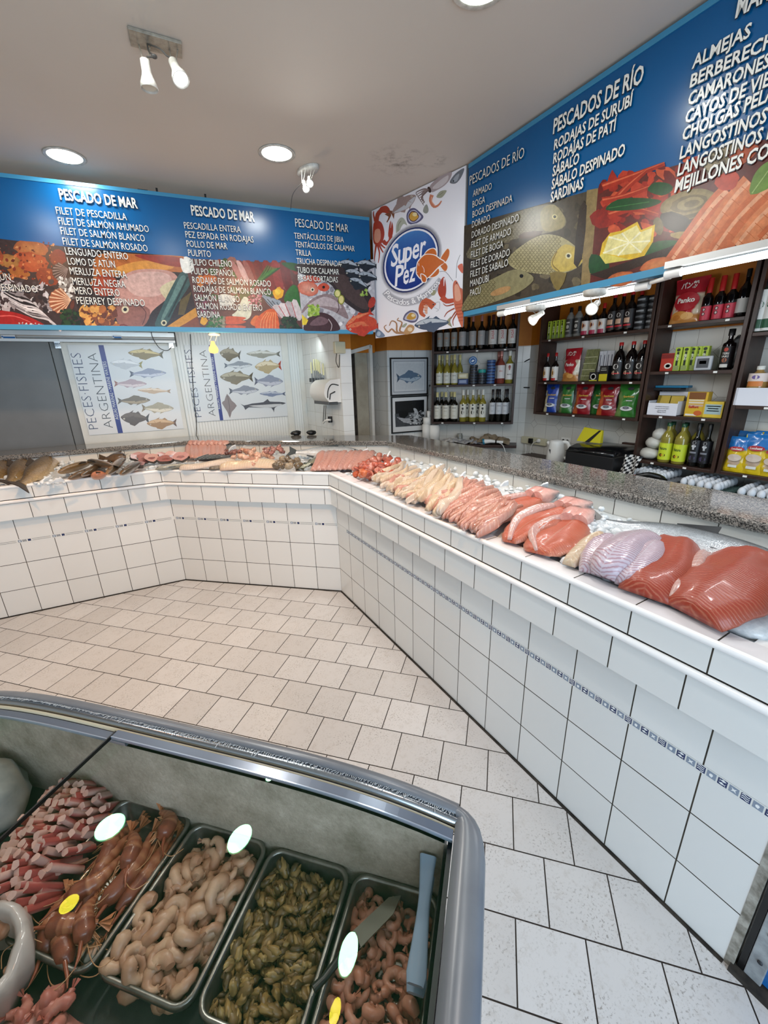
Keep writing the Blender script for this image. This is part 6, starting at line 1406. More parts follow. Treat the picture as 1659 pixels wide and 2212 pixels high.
for i, (x, y, s, d, lb) in enumerate(((1435, 1390, 1.0, .18, 'front yellow and blue rice bag nearest the oil shelf'), (1570, 1390, 1.1, .18, 'larger yellow and blue rice bag beside the first one'), (1500, 1300, 1.12, .08, 'yellow and blue rice bag standing behind the first one'), (1655, 1300, 1.15, .07, 'yellow and blue rice bag behind the larger one'), (1700, 1400, 1.0, .18, 'rice bag cut off by the photo edge'))):
    put(bag('rice_bag', .14 * s, .225 * s, .06, rice, tuple((k, c, a * s, z * s, w_ * s, h_ * s) for k, c, a, z, w_, h_ in RP), seed=20 + i), rows((x,), y, d, .961)[0], lb, 'rice bags')

# ------------------------------------------------------------------ behind the long counter
t = thing('back_bench', 'low dark bench along the right wall below the shelves', 'bench', (3.3, 1.5, 0.8)); b = MB().m(M_wood); b.box(2.98, 0.3, .795, 3.505, 2.9, .822); b.build('top', t, True, .003)
b = MB().m(M_wood)
for y in (.35, 1.6, 2.85): b.box(3.0, y - .02, 0.0, 3.05, y + .02, .795)
b.build('leg', t, True)
egg0 = None
M_egg = mat('white_egg', '#cfd3d8', 0.5); M_tray = mat('pulp_tray', '#6f7378', 0.85, bump=(90, .3)); M_tray2 = mat('dark_egg_tray', '#3f5552', 0.8, bump=(90, .3))
prof = [(0.0015, 0)] + [(0.0215 * sin(pi * k / 10) * (1 + .10 * cos(pi * k / 10)), .029 * (1 - cos(pi * k / 10))) for k in range(1, 10)] + [(0.0015, .058)]
trays = ((1.545, M_tray, 'grey pulp egg tray full of white eggs, furthest of the trays'), (1.20, M_tray2, 'dark egg tray full of white eggs between two other trays'), (0.875, M_tray2, 'dark egg tray of white eggs cut off by the photo edge'))
for ti, (yc, mt, lb) in enumerate(trays):
    z0 = .823; t = thing('egg_tray', lb, 'egg tray', (3.31, yc, z0), 0, 'egg trays on the bench')
    b = MB().m(mt); nx, ny = 6, 6; K = 4; vs_, fs_ = [], []
    for i in range(nx * K + 1):
        for j in range(ny * K + 1):
            x, y = (i / K - nx / 2) * .049, (j / K - ny / 2) * .049; vs_.append((x, y, .024 - .011 * (cos(2 * pi * i / K) * cos(2 * pi * j / K)) * -1 if 0 < i < nx * K and 0 < j < ny * K else .018))
    M_ = ny * K + 1
    for i in range(nx * K):
        for j in range(ny * K): fs_.append((i * M_ + j, (i + 1) * M_ + j, (i + 1) * M_ + j + 1, i * M_ + j + 1))
    b.add(vs_, fs_, True); b.box(-.147, -.147, 0, .147, .147, .012); b.build('tray', t)
    for i in range(6):
        for j in range(5 if ti else 5):
            p = (3.31 + (i - 2.5) * .049, yc + (2.5 - j) * .049 - .0, z0 + .020)
            if egg0 is None:
                egg0 = MB().m(M_egg).lathe(prof, 14, c0=False, c1=False).build('egg'); o = egg0
            else: o = copy_tree(egg0)
            o.location = p; o.rotation_euler = (R.uniform(-.12, .12), R.uniform(-.12, .12), R.uniform(0, 6))
            tag(o, 'white egg, row %s from the worktop, %s from the left, in the %s tray' % (('one', 'two', 'three', 'four', 'five', 'six')[i], ORD[j], ('furthest', 'middle', 'nearest')[ti]), 'egg', 'eggs in trays')
# ledge with cloths under the wine shelf
t = thing('corner_ledge', 'small dark wooden ledge under the wine shelf holding cloths', 'ledge', wz_(.53, .1, .90)); b = MB().m(M_wood)
q = [W(.14, .005, .0), W(.935, .005, 0), W(.935, .20, 0), W(.14, .20, 0)]; b.add([p_ + V((0, 0, .882)) for p_ in q] + [p_ + V((0, 0, .912)) for p_ in q], [(3, 2, 1, 0), (4, 5, 6, 7), (0, 1, 5, 4), (1, 2, 6, 5), (2, 3, 7, 6), (3, 0, 4, 7)]); b.build('board', t, True, .003)
def rag(label, s, d, z, rx, ry, h, c, seed, c2=None):
    t = thing('cloth', label, 'cloth', wz_(s, d, z), WR, 'crumpled cloths'); rr = random.Random(seed); n_ = 22; vs_, fs_ = [], []
    for i in range(n_ + 1):
        for j in range(n_ + 1):
            u, v = i / n_ * 2 - 1, j / n_ * 2 - 1; q = max(0, 1 - (u * u + v * v) * .5) ; fold = noise.noise(V((u * 2.4 + seed, v * 2.4, seed))) * .6 + noise.noise(V((u * 6, v * 6 + seed, 3))) * .35
            vs_.append((u * rx * (1 + .15 * noise.noise(V((v * 2, seed, 0)))), v * ry * (1 + .15 * noise.noise(V((u * 2, seed, 5)))), max(.002, h * q * (.55 + fold))))
    for i in range(n_):
        for j in range(n_): a = i * (n_ + 1) + j; fs_.append((a, a + n_ + 1, a + n_ + 2, a + 1))
    b = MB().m(mat('cloth_' + c.strip('#'), c, 0.9, var=(18, c2 or c), bump=(120, .3))); b.add(vs_, fs_, True); b.build('fabric', t); return t
rag('crumpled white cloths on the corner ledge beside the paper rolls', .27, .10, .912, .14, .085, .075, '#c9c6bf', 3, '#8d8d90'); rag('pale cloth lying in front of the beige towel on the ledge', .50, .13, .912, .10, .065, .06, '#a9a8a8', 8, '#7d7f86')
rag('thick folded beige towel on the corner ledge', .66, .105, .912, .20, .08, .13, '#8a7a66', 12, '#75674f')
t = thing('glass_jar', 'clear glass jar behind the white cloths on the corner ledge', 'jar', wz_(ws(405, .05), .05, .912)); b = MB().m(G_clr); b.lathe([(.032, 0), (.034, .01), (.034, .075), (.028, .085), (.028, .095)], 16, c1=False); b.build('glass', t)
t = thing('barcode_scanner', 'white handheld scanner with a blue rim lying on the corner ledge', 'scanner', wz_(.70, .185, .945), WR)
b = MB().m(M_wplast); b.tube([(-.09, 0, .0), (-.03, 0, .005), (.03, 0, .0), (.10, 0, -.005)], [.026, .020, .014, .015], 10); b.build('body', t); b = MB().m(mat('scanner_blue', '#2f7d9a', .35)); b.tube([(-.105, 0, -.004), (-.088, 0, 0)], [.031, .030], 12); b.build('rim', t)
b = MB().m(M_black); b.tube([(.02, 0, 0), (.035, 0, 0)], .0165, 10); b.build('trigger', t); b = MB().m(M_wplast); b.tube(smooth_loop([(.06, -.01, -.01), (.10, -.05, -.03), (.13, -.08, -.10), (.14, -.09, -.20)], 5, False), .004, 6); b.build('cord', t)
# sockets, kettle, machine
def rwp(px, py, off=0.0): return pp(px, py, (3.51 - off, 0, 0), (1, 0, 0))
g1 = (1000, 820, 5.027); gp = lambda x, y: (1000 + x / 5.027, 820 + y / 5.027)
t = thing('power_strip', 'cream power strip with plugs on the tiled right wall', 'power strip', tuple(rwp(*gp(800, 660))))
a, c = rwp(*gp(660, 620)), rwp(*gp(915, 710)); b = MB().m(mat('cream_plastic', '#c9c4a8', 0.4)); b.box(3.475, c.y, (a.z + c.z) / 2 - .035, 3.508, a.y, (a.z + c.z) / 2 + .035); b.build('body', t, True, .005)
b = MB().m(M_black); q = rwp(*gp(733, 665), .05); b.box(q.x - .01, q.y - .022, q.z - .025, 3.475, q.y + .022, q.z + .025); b.build('plug', t, True, .004); b = MB().m(M_wplast); q = rwp(*gp(822, 665), .04); b.T = MX.Translation(q) @ MX.Rotation(-pi / 2, 4, 'Y'); b.lathe([(.020, -.012), (.020, .01), (.012, .018)], 14); b.build('plug', t, True)
b = MB().m(M_wplast)
q = [rwp(*gp(x, y), .05) for x, y in ((815, 672), (760, 690), (735, 760), (728, 830))]; b.tube(smooth_loop(q, 4, False), .004, 6); q = [rwp(*gp(x, y), .04) for x, y in ((680, 700), (685, 760), (675, 810))]; b.tube(q, .004, 6); b.build('cord', t, True)
t = thing('wall_socket', 'double white wall socket on the tiles above the kettle', 'socket', tuple(rwp(*gp(1118, 662)))); b = MB().m(M_wplast); q = rwp(*gp(1118, 662)); b.box(q.x - .008, q.y - .05, q.z - .028, q.x - .001, q.y + .05, q.z + .028); b.build('plate', t, True, .003)
b = MB().m(M_black)
for dy in (-.022, .022): b.T = MX.Translation((q.x - .009, q.y + dy, q.z)) @ MX.Rotation(-pi / 2, 4, 'Y'); b.lathe([(.013, 0), (.013, .002)], 12)
b.build('hole', t, True)
kp = pp(*gp(1000, 870), (3.30, 0, 0), (1, 0, 0)); 
t = thing('electric_kettle', 'white electric kettle with a grey window behind the worktop', 'kettle', (3.30, kp.y, .823), -1.25)
b = MB().m(M_wplast); b.lathe([(.075, 0), (.082, .01), (.078, .08), (.066, .17), (.062, .185), (.056, .195), (.03, .202), (.0001, .204)], 24, c1=False); b.build('body', t)
b = MB().m(M_wplast); b.tube(smooth_loop([(.055, 0, .185), (.095, 0, .18), (.118, 0, .13), (.112, 0, .06), (.085, 0, .035)], 5, False), .012, 8, flat=1.4); b.build('handle', t); b = MB().m(M_wplast); b.tube([(-.055, 0, .15), (-.085, 0, .178)], [.022, .012], 10); b.build('spout', t)
b = MB().m(mat('kettle_window', '#4d4d4c', .3)); b.add([(-.066 * cos(a) - .012 * 0, -.0795 * sin(a + 0), z) for z, rr in ((.05, 1), (.12, 1)) for a in (.6, .9, 1.2)] , [(0, 1, 4, 3), (1, 2, 5, 4)]); b.build('window', t)
mp = pp(*gp(1400, 850), (3.22, 0, 0), (1, 0, 0))
t = thing('vacuum_sealer', 'large black vacuum packing machine with a domed lid beside the kettle', 'machine', (3.24, mp.y, .823))
a, c = pp(*gp(1120, 870), (3.10, 0, 0), (1, 0, 0)).y, pp(*gp(1640, 960), (3.10, 0, 0), (1, 0, 0)).y
b = MB().m(mat('machine_steel', '#3c3c3e', .3, .7)); b.box(3.08, c, .823, 3.46, a, .985); b.build('body', t, True, .01)
b = MB().m(mat('machine_lid', '#0e0f11', .18, coat=.4)); w_ = (a - c) / 2; ym = (a + c) / 2
rings = [[V((x, ym + w_ * k * s, .985 + zz)) for x, s, zz in ((3.07, 1, 0), (3.10, .99, .03), (3.18, .95, .052), (3.40, .95, .055), (3.46, 1, .02), (3.46, 1, 0))] for k in (-1, -.93, .93, 1)]
for k in (0, 3): rings[k] = [V((p_.x, p_.y, .985 + (p_.z - .985) * .2)) for p_ in rings[k]]
b.loft(rings, True, True); b.build('lid', t, True)
q = pp(*gp(1360, 700), (3.30, 0, 0), (1, 0, 0)); t = thing('yellow_bag', 'bright yellow paper bag with a black band on top of the black machine', 'bag', (3.30, q.y, 1.041), FR)
b = MB().m(M_lab).color('#c9bd1c'); b.add([(-.10, -.02, 0), (.11, -.01, .0), (.095, .03, .10), (-.075, .03, .115), (-.10, .03, 0), (.11, .03, 0), (.095, .045, .10), (-.075, .045, .115)], [(0, 1, 2, 3), (5, 4, 7, 6), (3, 2, 6, 7), (0, 3, 7, 4), (1, 5, 6, 2), (0, 4, 5, 1)]); b.build('bag', t)
b = MB().m(M_lab).color('#17171a'); b.add([(-.02, -.022, .0), (.02, -.021, .0), (.085, .028, .10), (.065, .028, .10)], [(0, 1, 2, 3)]); b.build('band', t)
# odds and ends
q = pp(1330, 925, (3.50, 0, 0), (1, 0, 0)); t = thing('wall_bracket', 'small dark wooden bracket on the tiles beside the oil shelf', 'bracket', tuple(pp(1357, 963, (3.50, 0, 0), (1, 0, 0)))); a, c = pp(1345, 955, (3.48, 0, 0), (1, 0, 0)), pp(1368, 973, (3.48, 0, 0), (1, 0, 0)); b = MB().m(M_wood); b.box(3.47, c.y, c.z, 3.508, a.y, a.z); b.build('block', t, True, .002)
q = pp(1356, 1000, (3.12, 0, 0), (1, 0, 0)); t = thing('checked_apron', 'black and white checked apron hanging at the end of the black machine', 'apron', (3.12, q.y, .85), 0)
b = MB().m(M_lab); n_ = 8
for i in range(n_):
    for j in range(10):
        b.color('#cfcdc8' if (i + j) % 2 else '#131314'); P_ = lambda u, v: (3.10 + .02 * sin(u * 9 + v * 4), q.y + .06 - u * .12 - v * .05, .84 + v * .18 )
        b.add([P_(i / n_, j / 10), P_((i + 1) / n_, j / 10), P_((i + 1) / n_, (j + 1) / 10), P_(i / n_, (j + 1) / 10)], [(0, 1, 2, 3)])
b.build('fabric', t, True)
q = pp(1385, 1018, (3.05, 0, 0), (1, 0, 0)); t = thing('pruning_shears', 'orange and black tool lying behind the worktop by the egg trays', 'tool', (3.08, q.y, .845))
b = MB().m(mat('orange_plastic', '#b8431c', .4)); b.tube([(3.08, q.y + .09, .86), (3.06, q.y + .03, .875)], [.014, .016], 8); b.build('tip', t, True); b = MB().m(M_black); b.tube(smooth_loop([(3.06, q.y + .03, .875), (3.08, q.y - .04, .90), (3.12, q.y - .10, .885), (3.10, q.y - .14, .87)], 4, False), .02, 8); b.build('handle', t, True)
t = thing('wall_hook', 'bent black metal hook on the tiles between the wine shelf and the grocery shelf', 'hook', tuple(rwp(1122, 800))); b = MB().m(M_black); b.tube([rwp(*d5(1012, 728), .03), rwp(*d5(920, 778), .03), rwp(*d5(922, 800), .03), rwp(*d5(898, 900), .02)], .005, 6); b.build('hook', t, True)
t = thing('wall_pin', 'straight black metal peg on the tiles beside the wine shelf', 'peg', tuple(rwp(1130, 837))); b = MB().m(M_black); b.tube([rwp(*d5(893, 983), .01), rwp(*d5(1008, 984), .03)], .006, 6); b.build('peg', t, True)
# ------------------------------------------------------------------ ice bed and fish
def Bd(i, s, d, z):
    t = (BASE[i + 1] - BASE[i]).normalized(); p = BASE[i] + t * s + V((-t.y, t.x, 0)) * d
    return V((p.x, p.y, z))
def ice_mat():
    n = N('ice'); no = n.noise(n.coord(), 55, 4, .6); c = n.ramp(no, (.3, lin('#cdd4d8')), (.7, lin('#eceff0')))
    n.principled(c, .16, 0, n.bump(no, .4, .004), trans=.08, coat=.3); return n.m
M_ice = ice_mat()
b = MB().m(M_ice)
lo, hi = offs(0.03, 0), offs(0.642, 0); NS = (46, 36, 64); ND = 18
def bedz(p, v): return .955 + .030 * v + .010 * noise.noise(V((p.x * 9, p.y * 9, 2))) + .006 * noise.noise(V((p.x * 30, p.y * 30, 5)))
for i in range(3):
    vs_, fs_ = [], []
    for a in range(NS[i] + 1):
        for k in range(ND + 1):
            u, v = a / NS[i], k / ND; p = (lo[i].lerp(lo[i + 1], u)).lerp(hi[i].lerp(hi[i + 1], u), v); vs_.append((p.x, p.y, bedz(p, v)))
    for a in range(NS[i]):
        for k in range(ND): q = a * (ND + 1) + k; fs_.append((q, q + ND + 1, q + ND + 2, q + 1))
    b.add(vs_, fs_, True)
rr = random.Random(11)
def lump(b, p, r, rnd=rr, flat=.7):
    q = MX.Translation(p) @ MX.Rotation(rnd.uniform(0, 6.3), 4, 'Z') @ MX.Rotation(rnd.uniform(-.6, .6), 4, 'X'); T0 = b.T; b.T = q; b.ell((0, 0, 0), r * rnd.uniform(.7, 1.3), r * rnd.uniform(.6, 1.1), r * flat * rnd.uniform(.6, 1.1), 8, 5, .14, rnd); b.T = T0
for _ in range(620):
    i = rr.choices((0, 1, 2), (1.5, 1.4, 2.6))[0]; u = rr.random(); v = rr.random() ** .8; p = (lo[i].lerp(lo[i + 1], u)).lerp(hi[i].lerp(hi[i + 1], u), min(.96, max(.04, v)))
    lump(b, V((p.x, p.y, bedz(p, v) + .006)), rr.uniform(.010, .024))
def cluster(px, py, z, n_, rad, r0=.012, r1=.022):
    c = pz(px, py, z)
    for _ in range(n_): lump(b, c + V((rr.gauss(0, rad), rr.gauss(0, rad), rr.uniform(-.02, .012))), rr.uniform(r0, r1))
cluster(1285, 1135, 1.015, 60, .05, .014, .024); cluster(1300, 1155, 1.01, 34, .04, .014, .026); cluster(1150, 1062, 1.02, 30, .06); cluster(1240, 1100, 1.02, 26, .05); cluster(960, 1010, 1.015, 20, .07); cluster(1060, 1035, 1.015, 20, .07); cluster(30, 1030, .985, 26, .05); cluster(110, 1040, .98, 20, .05, .012, .02); cluster(140, 1000, 1.0, 22, .05); cluster(1235, 1200, .985, 16, .03); cluster(1060, 1040, 1.02, 10, .05); cluster(860, 1005, 1.0, 12, .03)
c = pz(1625, 1335, .985); b.T = MX.Translation(c); b.ell((0, 0, -.01), .085, .075, .03, 18, 8, .03, rr); b.ell((.12, .10, .0), .05, .09, .03, 14, 8, .05, rr); b.T = MX.Identity(4)
def shard(px, py, z, w_, h_, a):
    c = pz(px, py, z); T0 = b.T; b.T = MX.Translation(c) @ MX.Rotation(a, 4, 'Z') @ MX.Rotation(.5, 4, 'X')
    b.add([(-w_ / 2, 0, 0), (w_ / 2, 0, 0), (w_ * .3, .004, h_), (-w_ * .1, .004, h_ * .8), (-w_ / 2, .012, 0), (w_ / 2, .012, 0), (w_ * .3, .012, h_), (-w_ * .1, .012, h_ * .8)], [(0, 1, 2, 3), (5, 4, 7, 6), (3, 2, 6, 7), (0, 3, 7, 4), (1, 5, 6, 2), (0, 4, 5, 1)]); b.T = T0
for q in ((502, 975, 1.03, .09, .06, .3), (534, 968, 1.03, .10, .07, -.4), (785, 985, 1.03, .09, .06, .2), (1172, 1060, 1.03, .06, .05, -.6), (845, 1005, 1.02, .05, .05, .2), (838, 988, 1.03, .05, .05, .8), (1000, 1030, 1.03, .06, .03, .4), (1090, 1050, 1.04, .05, .03, -.2), (85, 985, 1.03, .12, .05, .4), (100, 1040, .99, .09, .03, 1.0), (125, 1042, .99, .08, .03, .2), (30, 985, 1.03, .06, .05, .7)): shard(*q)
tag(b.build('ice_bed'), 'crushed ice and loose ice lumps filling the tiled display bed', 'ice', kind='stuff')

def skin(name, rough=.2, scale=260, bs=.35, var=.25):
    n = N(name); a = n.n('ShaderNodeAttribute', attribute_name='Col').outputs[0]; co = n.coord(); v = n.n('ShaderNodeTexVoronoi'); n.set(v.inputs['Vector'], co); v.inputs['Scale'].default_value = scale
    no = n.noise(co, 40, 4, .6); f = n.math('MULTIPLY', n.math('MULTIPLY_ADD', no, 2 * var, 1 - var), n.math('MULTIPLY_ADD', v.outputs['Distance'], -.45, 1.15))
    m_ = n.n('ShaderNodeVectorMath', operation='MULTIPLY'); n.set(m_.inputs[0], a); n.set(m_.inputs[1], f)
    n.principled(m_.outputs[0], rough, 0, n.bump(v.outputs['Distance'], bs, .002), coat=.5); return n.m
M_carp = skin('scaled_skin', .22, 75, .7); M_skin = skin('smooth_skin', .16, 260, .2); M_silver = skin('silver_skin', .14, 220, .35, .35)
M_fin = ink('fish_fin', .35, var=.3, scale=60)
M_eye = mat('fish_eye', '#15130f', .08, coat=.6)
def lerp3(a, c, t): return tuple(a[k] + (c[k] - a[k]) * t for k in range(3)) + (1,)
def fish(name, label, group, tail, head, H, T, back, belly, mt, roll=0.0, fin='#3a3026', bend=0.0, cat='fish', mid=None, eye=True, tailfin=1.0, up=(0, 0, 1)):
    """whole fish from its tail root to its snout; dorsal side leans by roll (0 = lying on its side)"""
    A_, B_ = V(tail), V(head); L = (B_ - A_).length; ex = (B_ - A_).normalized(); ez = V(up); ey = ez.cross(ex).normalized(); ez = ex.cross(ey)
    ey, ez = ey * cos(roll) + ez * sin(roll), ez * cos(roll) - ey * sin(roll)
    t = thing(name, label, cat, tuple((A_ + B_) / 2), 0, group); n_ = 14; k = 20; rings = []; cols = []
    bk, bl = lin(back), lin(belly); md = lin(mid) if mid else lerp3(bk, bl, .5)
    prof_ = [(0, .16), (.06, .17), (.14, .22), (.25, .36), (.38, .47), (.5, .5), (.62, .5), (.74, .46), (.84, .40), (.92, .29), (.97, .17), (1.0, .05)]
    def pr(u):
        for (a, x), (c, y) in zip(prof_, prof_[1:]):
            if u <= c: q = (u - a) / (c - a); return x + (y - x) * q
        return .05
    def base(u): return A_ + ex * (L * u) + ey * (bend * L * sin(pi * u))
    for i in range(k + 1):
        u = i / k; h = pr(u) * H; w_ = pr(u) ** .9 * T * (1 if u > .2 else .55 + u * 2.2); c = base(u); ring = []
        for j in range(n_):
            a = 2 * pi * j / n_; ring.append(c + ey * (h * cos(a)) + ez * (w_ * sin(a))); q = (cos(a) + 1) / 2
            cols.append(lerp3(bl, md, min(1, q * 2)) if q < .5 else lerp3(md, bk, (q - .5) * 2))
        rings.append(ring)
    b = MB().m(mt); b.loft(rings, True, True, True, cols); b.build('body', t, True)
    b = MB().m(M_fin).color(fin); c = base(0); tl = H * .62 * tailfin
    o_ = ez * .002
    P_ = [c + ey * H * .14, c - ex * tl + ey * H * .52, c - ex * tl * .72, c - ex * tl - ey * H * .48, c - ey * H * .14]; b.add([p + o_ for p in P_] + [p - o_ for p in P_], [(0, 1, 2), (0, 2, 4), (2, 3, 4), (7, 6, 5), (9, 7, 5), (9, 8, 7)]); b.build('tail_fin', t, True)
    b = MB().m(M_fin).color(fin)
    for u0, u1, sg, hh, fn in ((.42, .62, 1, .30, 'dorsal_fin'), (.2, .3, -1, .18, 'anal_fin'), (.56, .64, -1, .2, 'pelvic_fin')):
        b = MB().m(M_fin).color(fin)
        q0, q1 = base(u0), base(u1); h0, h1 = pr(u0) * H * .9, pr(u1) * H * .9; P_ = [q0 + ey * sg * h0, q0 + ey * sg * (h0 + H * hh * .4) - ex * .01, q1 + ey * sg * (h1 + H * hh), q1 + ey * sg * h1]; b.add([p + o_ for p in P_] + [p - o_ for p in P_], [(0, 1, 2, 3), (7, 6, 5, 4)]); b.build(fn, t, True)
    b = MB().m(M_fin).color(fin); q = base(.76); w_ = pr(.76) * T; P_ = [q + ez * w_ * .98 - ey * H * .1, q - ex * L * .12 + ez * (w_ + .004) - ey * H * .16, q - ex * L * .10 + ez * (w_ + .003) + ey * H * .02]; b.add(P_ + [p - ez * .002 for p in P_], [(0, 1, 2), (5, 4, 3)]); b.build('pectoral_fin', t, True)
    if eye:
        b = MB().m(M_eye); q = base(.91); r_ = H * .055; b.T = MX.Translation(q + ez * pr(.91) ** .9 * T * .92 + ey * H * .08); b.ell((0, 0, 0), r_, r_, r_, 8, 6); b.build('eye', t, True)
    return t
# three carp at the far end of the bed
for (a, c, z0, z1), w_ in ((((-22, 1044), (28, 995), .985, 1.03), 'cut off by the photo edge'), (((20, 1040), (68, 993), .985, 1.03), 'in the middle of the three'), (((48, 1045), (120, 988), .985, 1.035), 'nearest the golden fish')):
    fish('carp', 'large brown scaled carp, head to the back wall, ' + w_, 'brown carp', pz(*a, z0), pz(*c, z1), .15, .072, '#4a3a26', '#c2a474', M_carp, .75, '#3d2f20', mid='#8a6f48')
# heap of golden-bellied fish
for a, c, z0, z1, bk, bl, lb in (((200, 1000), (126, 1020), 1.02, 1.02, '#6d563a', '#d2a56a', 'long golden fish lying in front of the heap with its head towards the carp'), ((235, 1008), (148, 1034), 1.0, .995, '#4a3c2c', '#c8905c', 'golden fish at the bottom front of the heap, head low'), ((240, 1000), (177, 1026), 1.01, 1.015, '#453a2c', '#bd8a58', 'dark-backed fish in the middle of the golden heap, head to the front'), ((250, 1008), (195, 998), 1.05, 1.055, '#42382c', '#d0a070', 'fish with pale belly lying across the top of the golden heap'), ((262, 990), (233, 1024), 1.045, 1.02, '#4b4234', '#c9996a', 'fish hanging its grey head over the front of the golden heap'), ((300, 1000), (262, 1024), 1.01, 1.01, '#3f382e', '#b08458', 'dark fish at the near end of the golden heap'), ((228, 990), (272, 988), 1.05, 1.05, '#3a2f24', '#6d543c', 'dark brown fish at the back on top of the golden heap'), ((232, 1024), (196, 1030), .995, .99, '#c07a5a', '#d8a486', 'pinkish fish under the golden heap by the ledge')):
    fish('croaker', lb, 'golden fish heap', pz(*a, z0), pz(*c, z1), .112, .054, bk, bl, M_skin, .5, '#4a3826', bend=.04)

def flesh(name, base, line, freq, k, edge=None, amt=.6, rough=.36, vary=.3):
    """muscle flakes: bands that bend back from the middle line of the fillet (uv: metres along, -1..1 across)"""
    lin = lambda c, f=(.66 if 'salmon' in name else .70), L=globals()['lin']: tuple(x * f for x in L(c)[:3]) + (1,)
    n = N(name); s = n.n('ShaderNodeSeparateXYZ'); n.set(s.inputs[0], n.coord('UV')); no = n.noise(n.coord(), 22, 4, .6); fine = n.noise(n.coord(), 120, 3, .6)
    av = n.math('ABSOLUTE', s.outputs[1]); ph = n.math('ADD', n.math('MULTIPLY', s.outputs[0], freq), n.math('MULTIPLY', av, k)); ph = n.math('ADD', ph, n.math('MULTIPLY', no, 1.2))
    w_ = n.math('MULTIPLY_ADD', n.math('SINE', n.math('MULTIPLY', ph, 6.283)), .5, .5); w_ = n.math('POWER', w_, 3.0)
    c = n.mix(n.math('MULTIPLY', no, vary * 2), lin(base), lin(edge or line)); c = n.mix(n.math('MULTIPLY', w_, amt), c, lin(line))
    if edge: c = n.mix(n.math('POWER', av, 5.0), c, lin(edge))
    mid = n.math('LESS_THAN', av, .035); c = n.mix(n.math('MULTIPLY', mid, .6 if amt > .3 else .2), c, lin(edge or line))
    h = n.math('ADD', n.math('MULTIPLY', w_, -.5), n.math('MULTIPLY', fine, .5)); n.principled(c, rough, 0, n.bump(h, .5, .003), coat=.15, sss=.04); MATS[name] = n.m; return n.m
F_salm = flesh('salmon_flesh', '#cc4418', '#e08a62', 120, 2.2, '#d88a70', .75); F_salm2 = flesh('deep_salmon_flesh', '#c63a10', '#e07e50', 120, 2.2, '#d89680', .75)
F_salm3 = flesh('red_salmon_flesh', '#b0321c', '#d88468', 120, 2.6, '#bb5f48', .7); F_white = flesh('white_flesh', '#d9c2a8', '#efe4d2', 60, 1.2, '#e6d3c4', .45); F_cream = flesh('cream_flesh', '#d6bd98', '#f0e6cc', 50, 1.0, '#e2c2ac', .4)
F_pink = flesh('pink_flesh', '#d08e7c', '#e6bdae', 45, .8, '#dca796', .35); F_pinkl = flesh('light_pink_flesh', '#dcaa98', '#ecd0c2', 45, .8, '#c98874', .35); F_purp = flesh('pale_purple_flesh', '#dccbd8', '#b9848e', 95, -2.2, '#e0d4dc', .85, .12)
F_belly = flesh('belly_membrane', '#dca49a', '#ecd2ca', 40, .5, '#e8cfc8', .4, .15); F_tent = flesh('tentacle_flesh', '#cf9484', '#b0665c', 30, .4, '#dfb8aa', .3, .15)
def fillet(name, label, group, pts, ws_, th_, mt, cat='fish fillet', wav=0.0, seed=0, tilt=0.0, nv=9, parent=None, droop=0.0, part='fillet', cut=7.0, rag=.08):
    """a soft slab along pts (world points on its underside) with half widths ws_"""
    P_ = smooth_loop([V(p) for p in pts], 6, False); n_ = len(P_); t = parent or thing(name, label, cat, tuple(P_[n_ // 2]), 0, group); top, bot, uv = [], [], []; rr2 = random.Random(seed); d = 0; up = V((0, 0, 1))
    for i in range(n_):
        ex = (P_[min(i + 1, n_ - 1)] - P_[max(i - 1, 0)]).normalized(); sd = up.cross(ex).normalized(); nz = ex.cross(sd); u = i / (n_ - 1); x = u * (len(ws_) - 1); k = min(int(x), len(ws_) - 2); w_ = ws_[k] + (ws_[k + 1] - ws_[k]) * (x - k)
        if i: d += (P_[i] - P_[i - 1]).length
        e = min(1, min(u, 1 - u) * cut) ** .5
        for j in range(nv):
            v = j / (nv - 1) * 2 - 1; hgt = th_ * (max(0, 1 - abs(v) ** 2.4)) ** .6 * (.35 + .65 * e) + wav * noise.noise(V((u * 3 + seed, v * 2, seed * 1.7))) ; rag_ = 1 + rag * noise.noise(V((u * 9, seed, v > 0))) + rag * .6 * noise.noise(V((u * 23, seed, v > 0)))
            q = P_[i] + sd * (v * w_ * rag_) - nz * (abs(droop) * v * v) + sd * 0
            q = q + nz * (tilt * v * w_)
            top.append(q + nz * (hgt + .003)); bot.append(q - nz * .001); uv.append((d, v))
    fs_ = []
    for i in range(n_ - 1):
        for j in range(nv - 1): a = i * nv + j; fs_.append((a, a + nv, a + nv + 1, a + 1))
    N0 = len(top); f2 = [tuple(N0 + q for q in f[::-1]) for f in fs_]
    rim = [i * nv for i in range(n_)] + [(n_ - 1) * nv + j for j in range(1, nv)] + [i * nv + nv - 1 for i in range(n_ - 2, -1, -1)] + [j for j in range(nv - 2, 0, -1)]
    f3 = [(rim[q], rim[(q + 1) % len(rim)], N0 + rim[(q + 1) % len(rim)], N0 + rim[q]) for q in range(len(rim))]; f3 = [f[::-1] for f in f3]
    b = MB().m(mt); b.add(top + bot, fs_ + f2 + f3, True, uvs=uv + uv); b.build(part, t, True); return t
def Z(px, py, z): return pz(px, py, z)
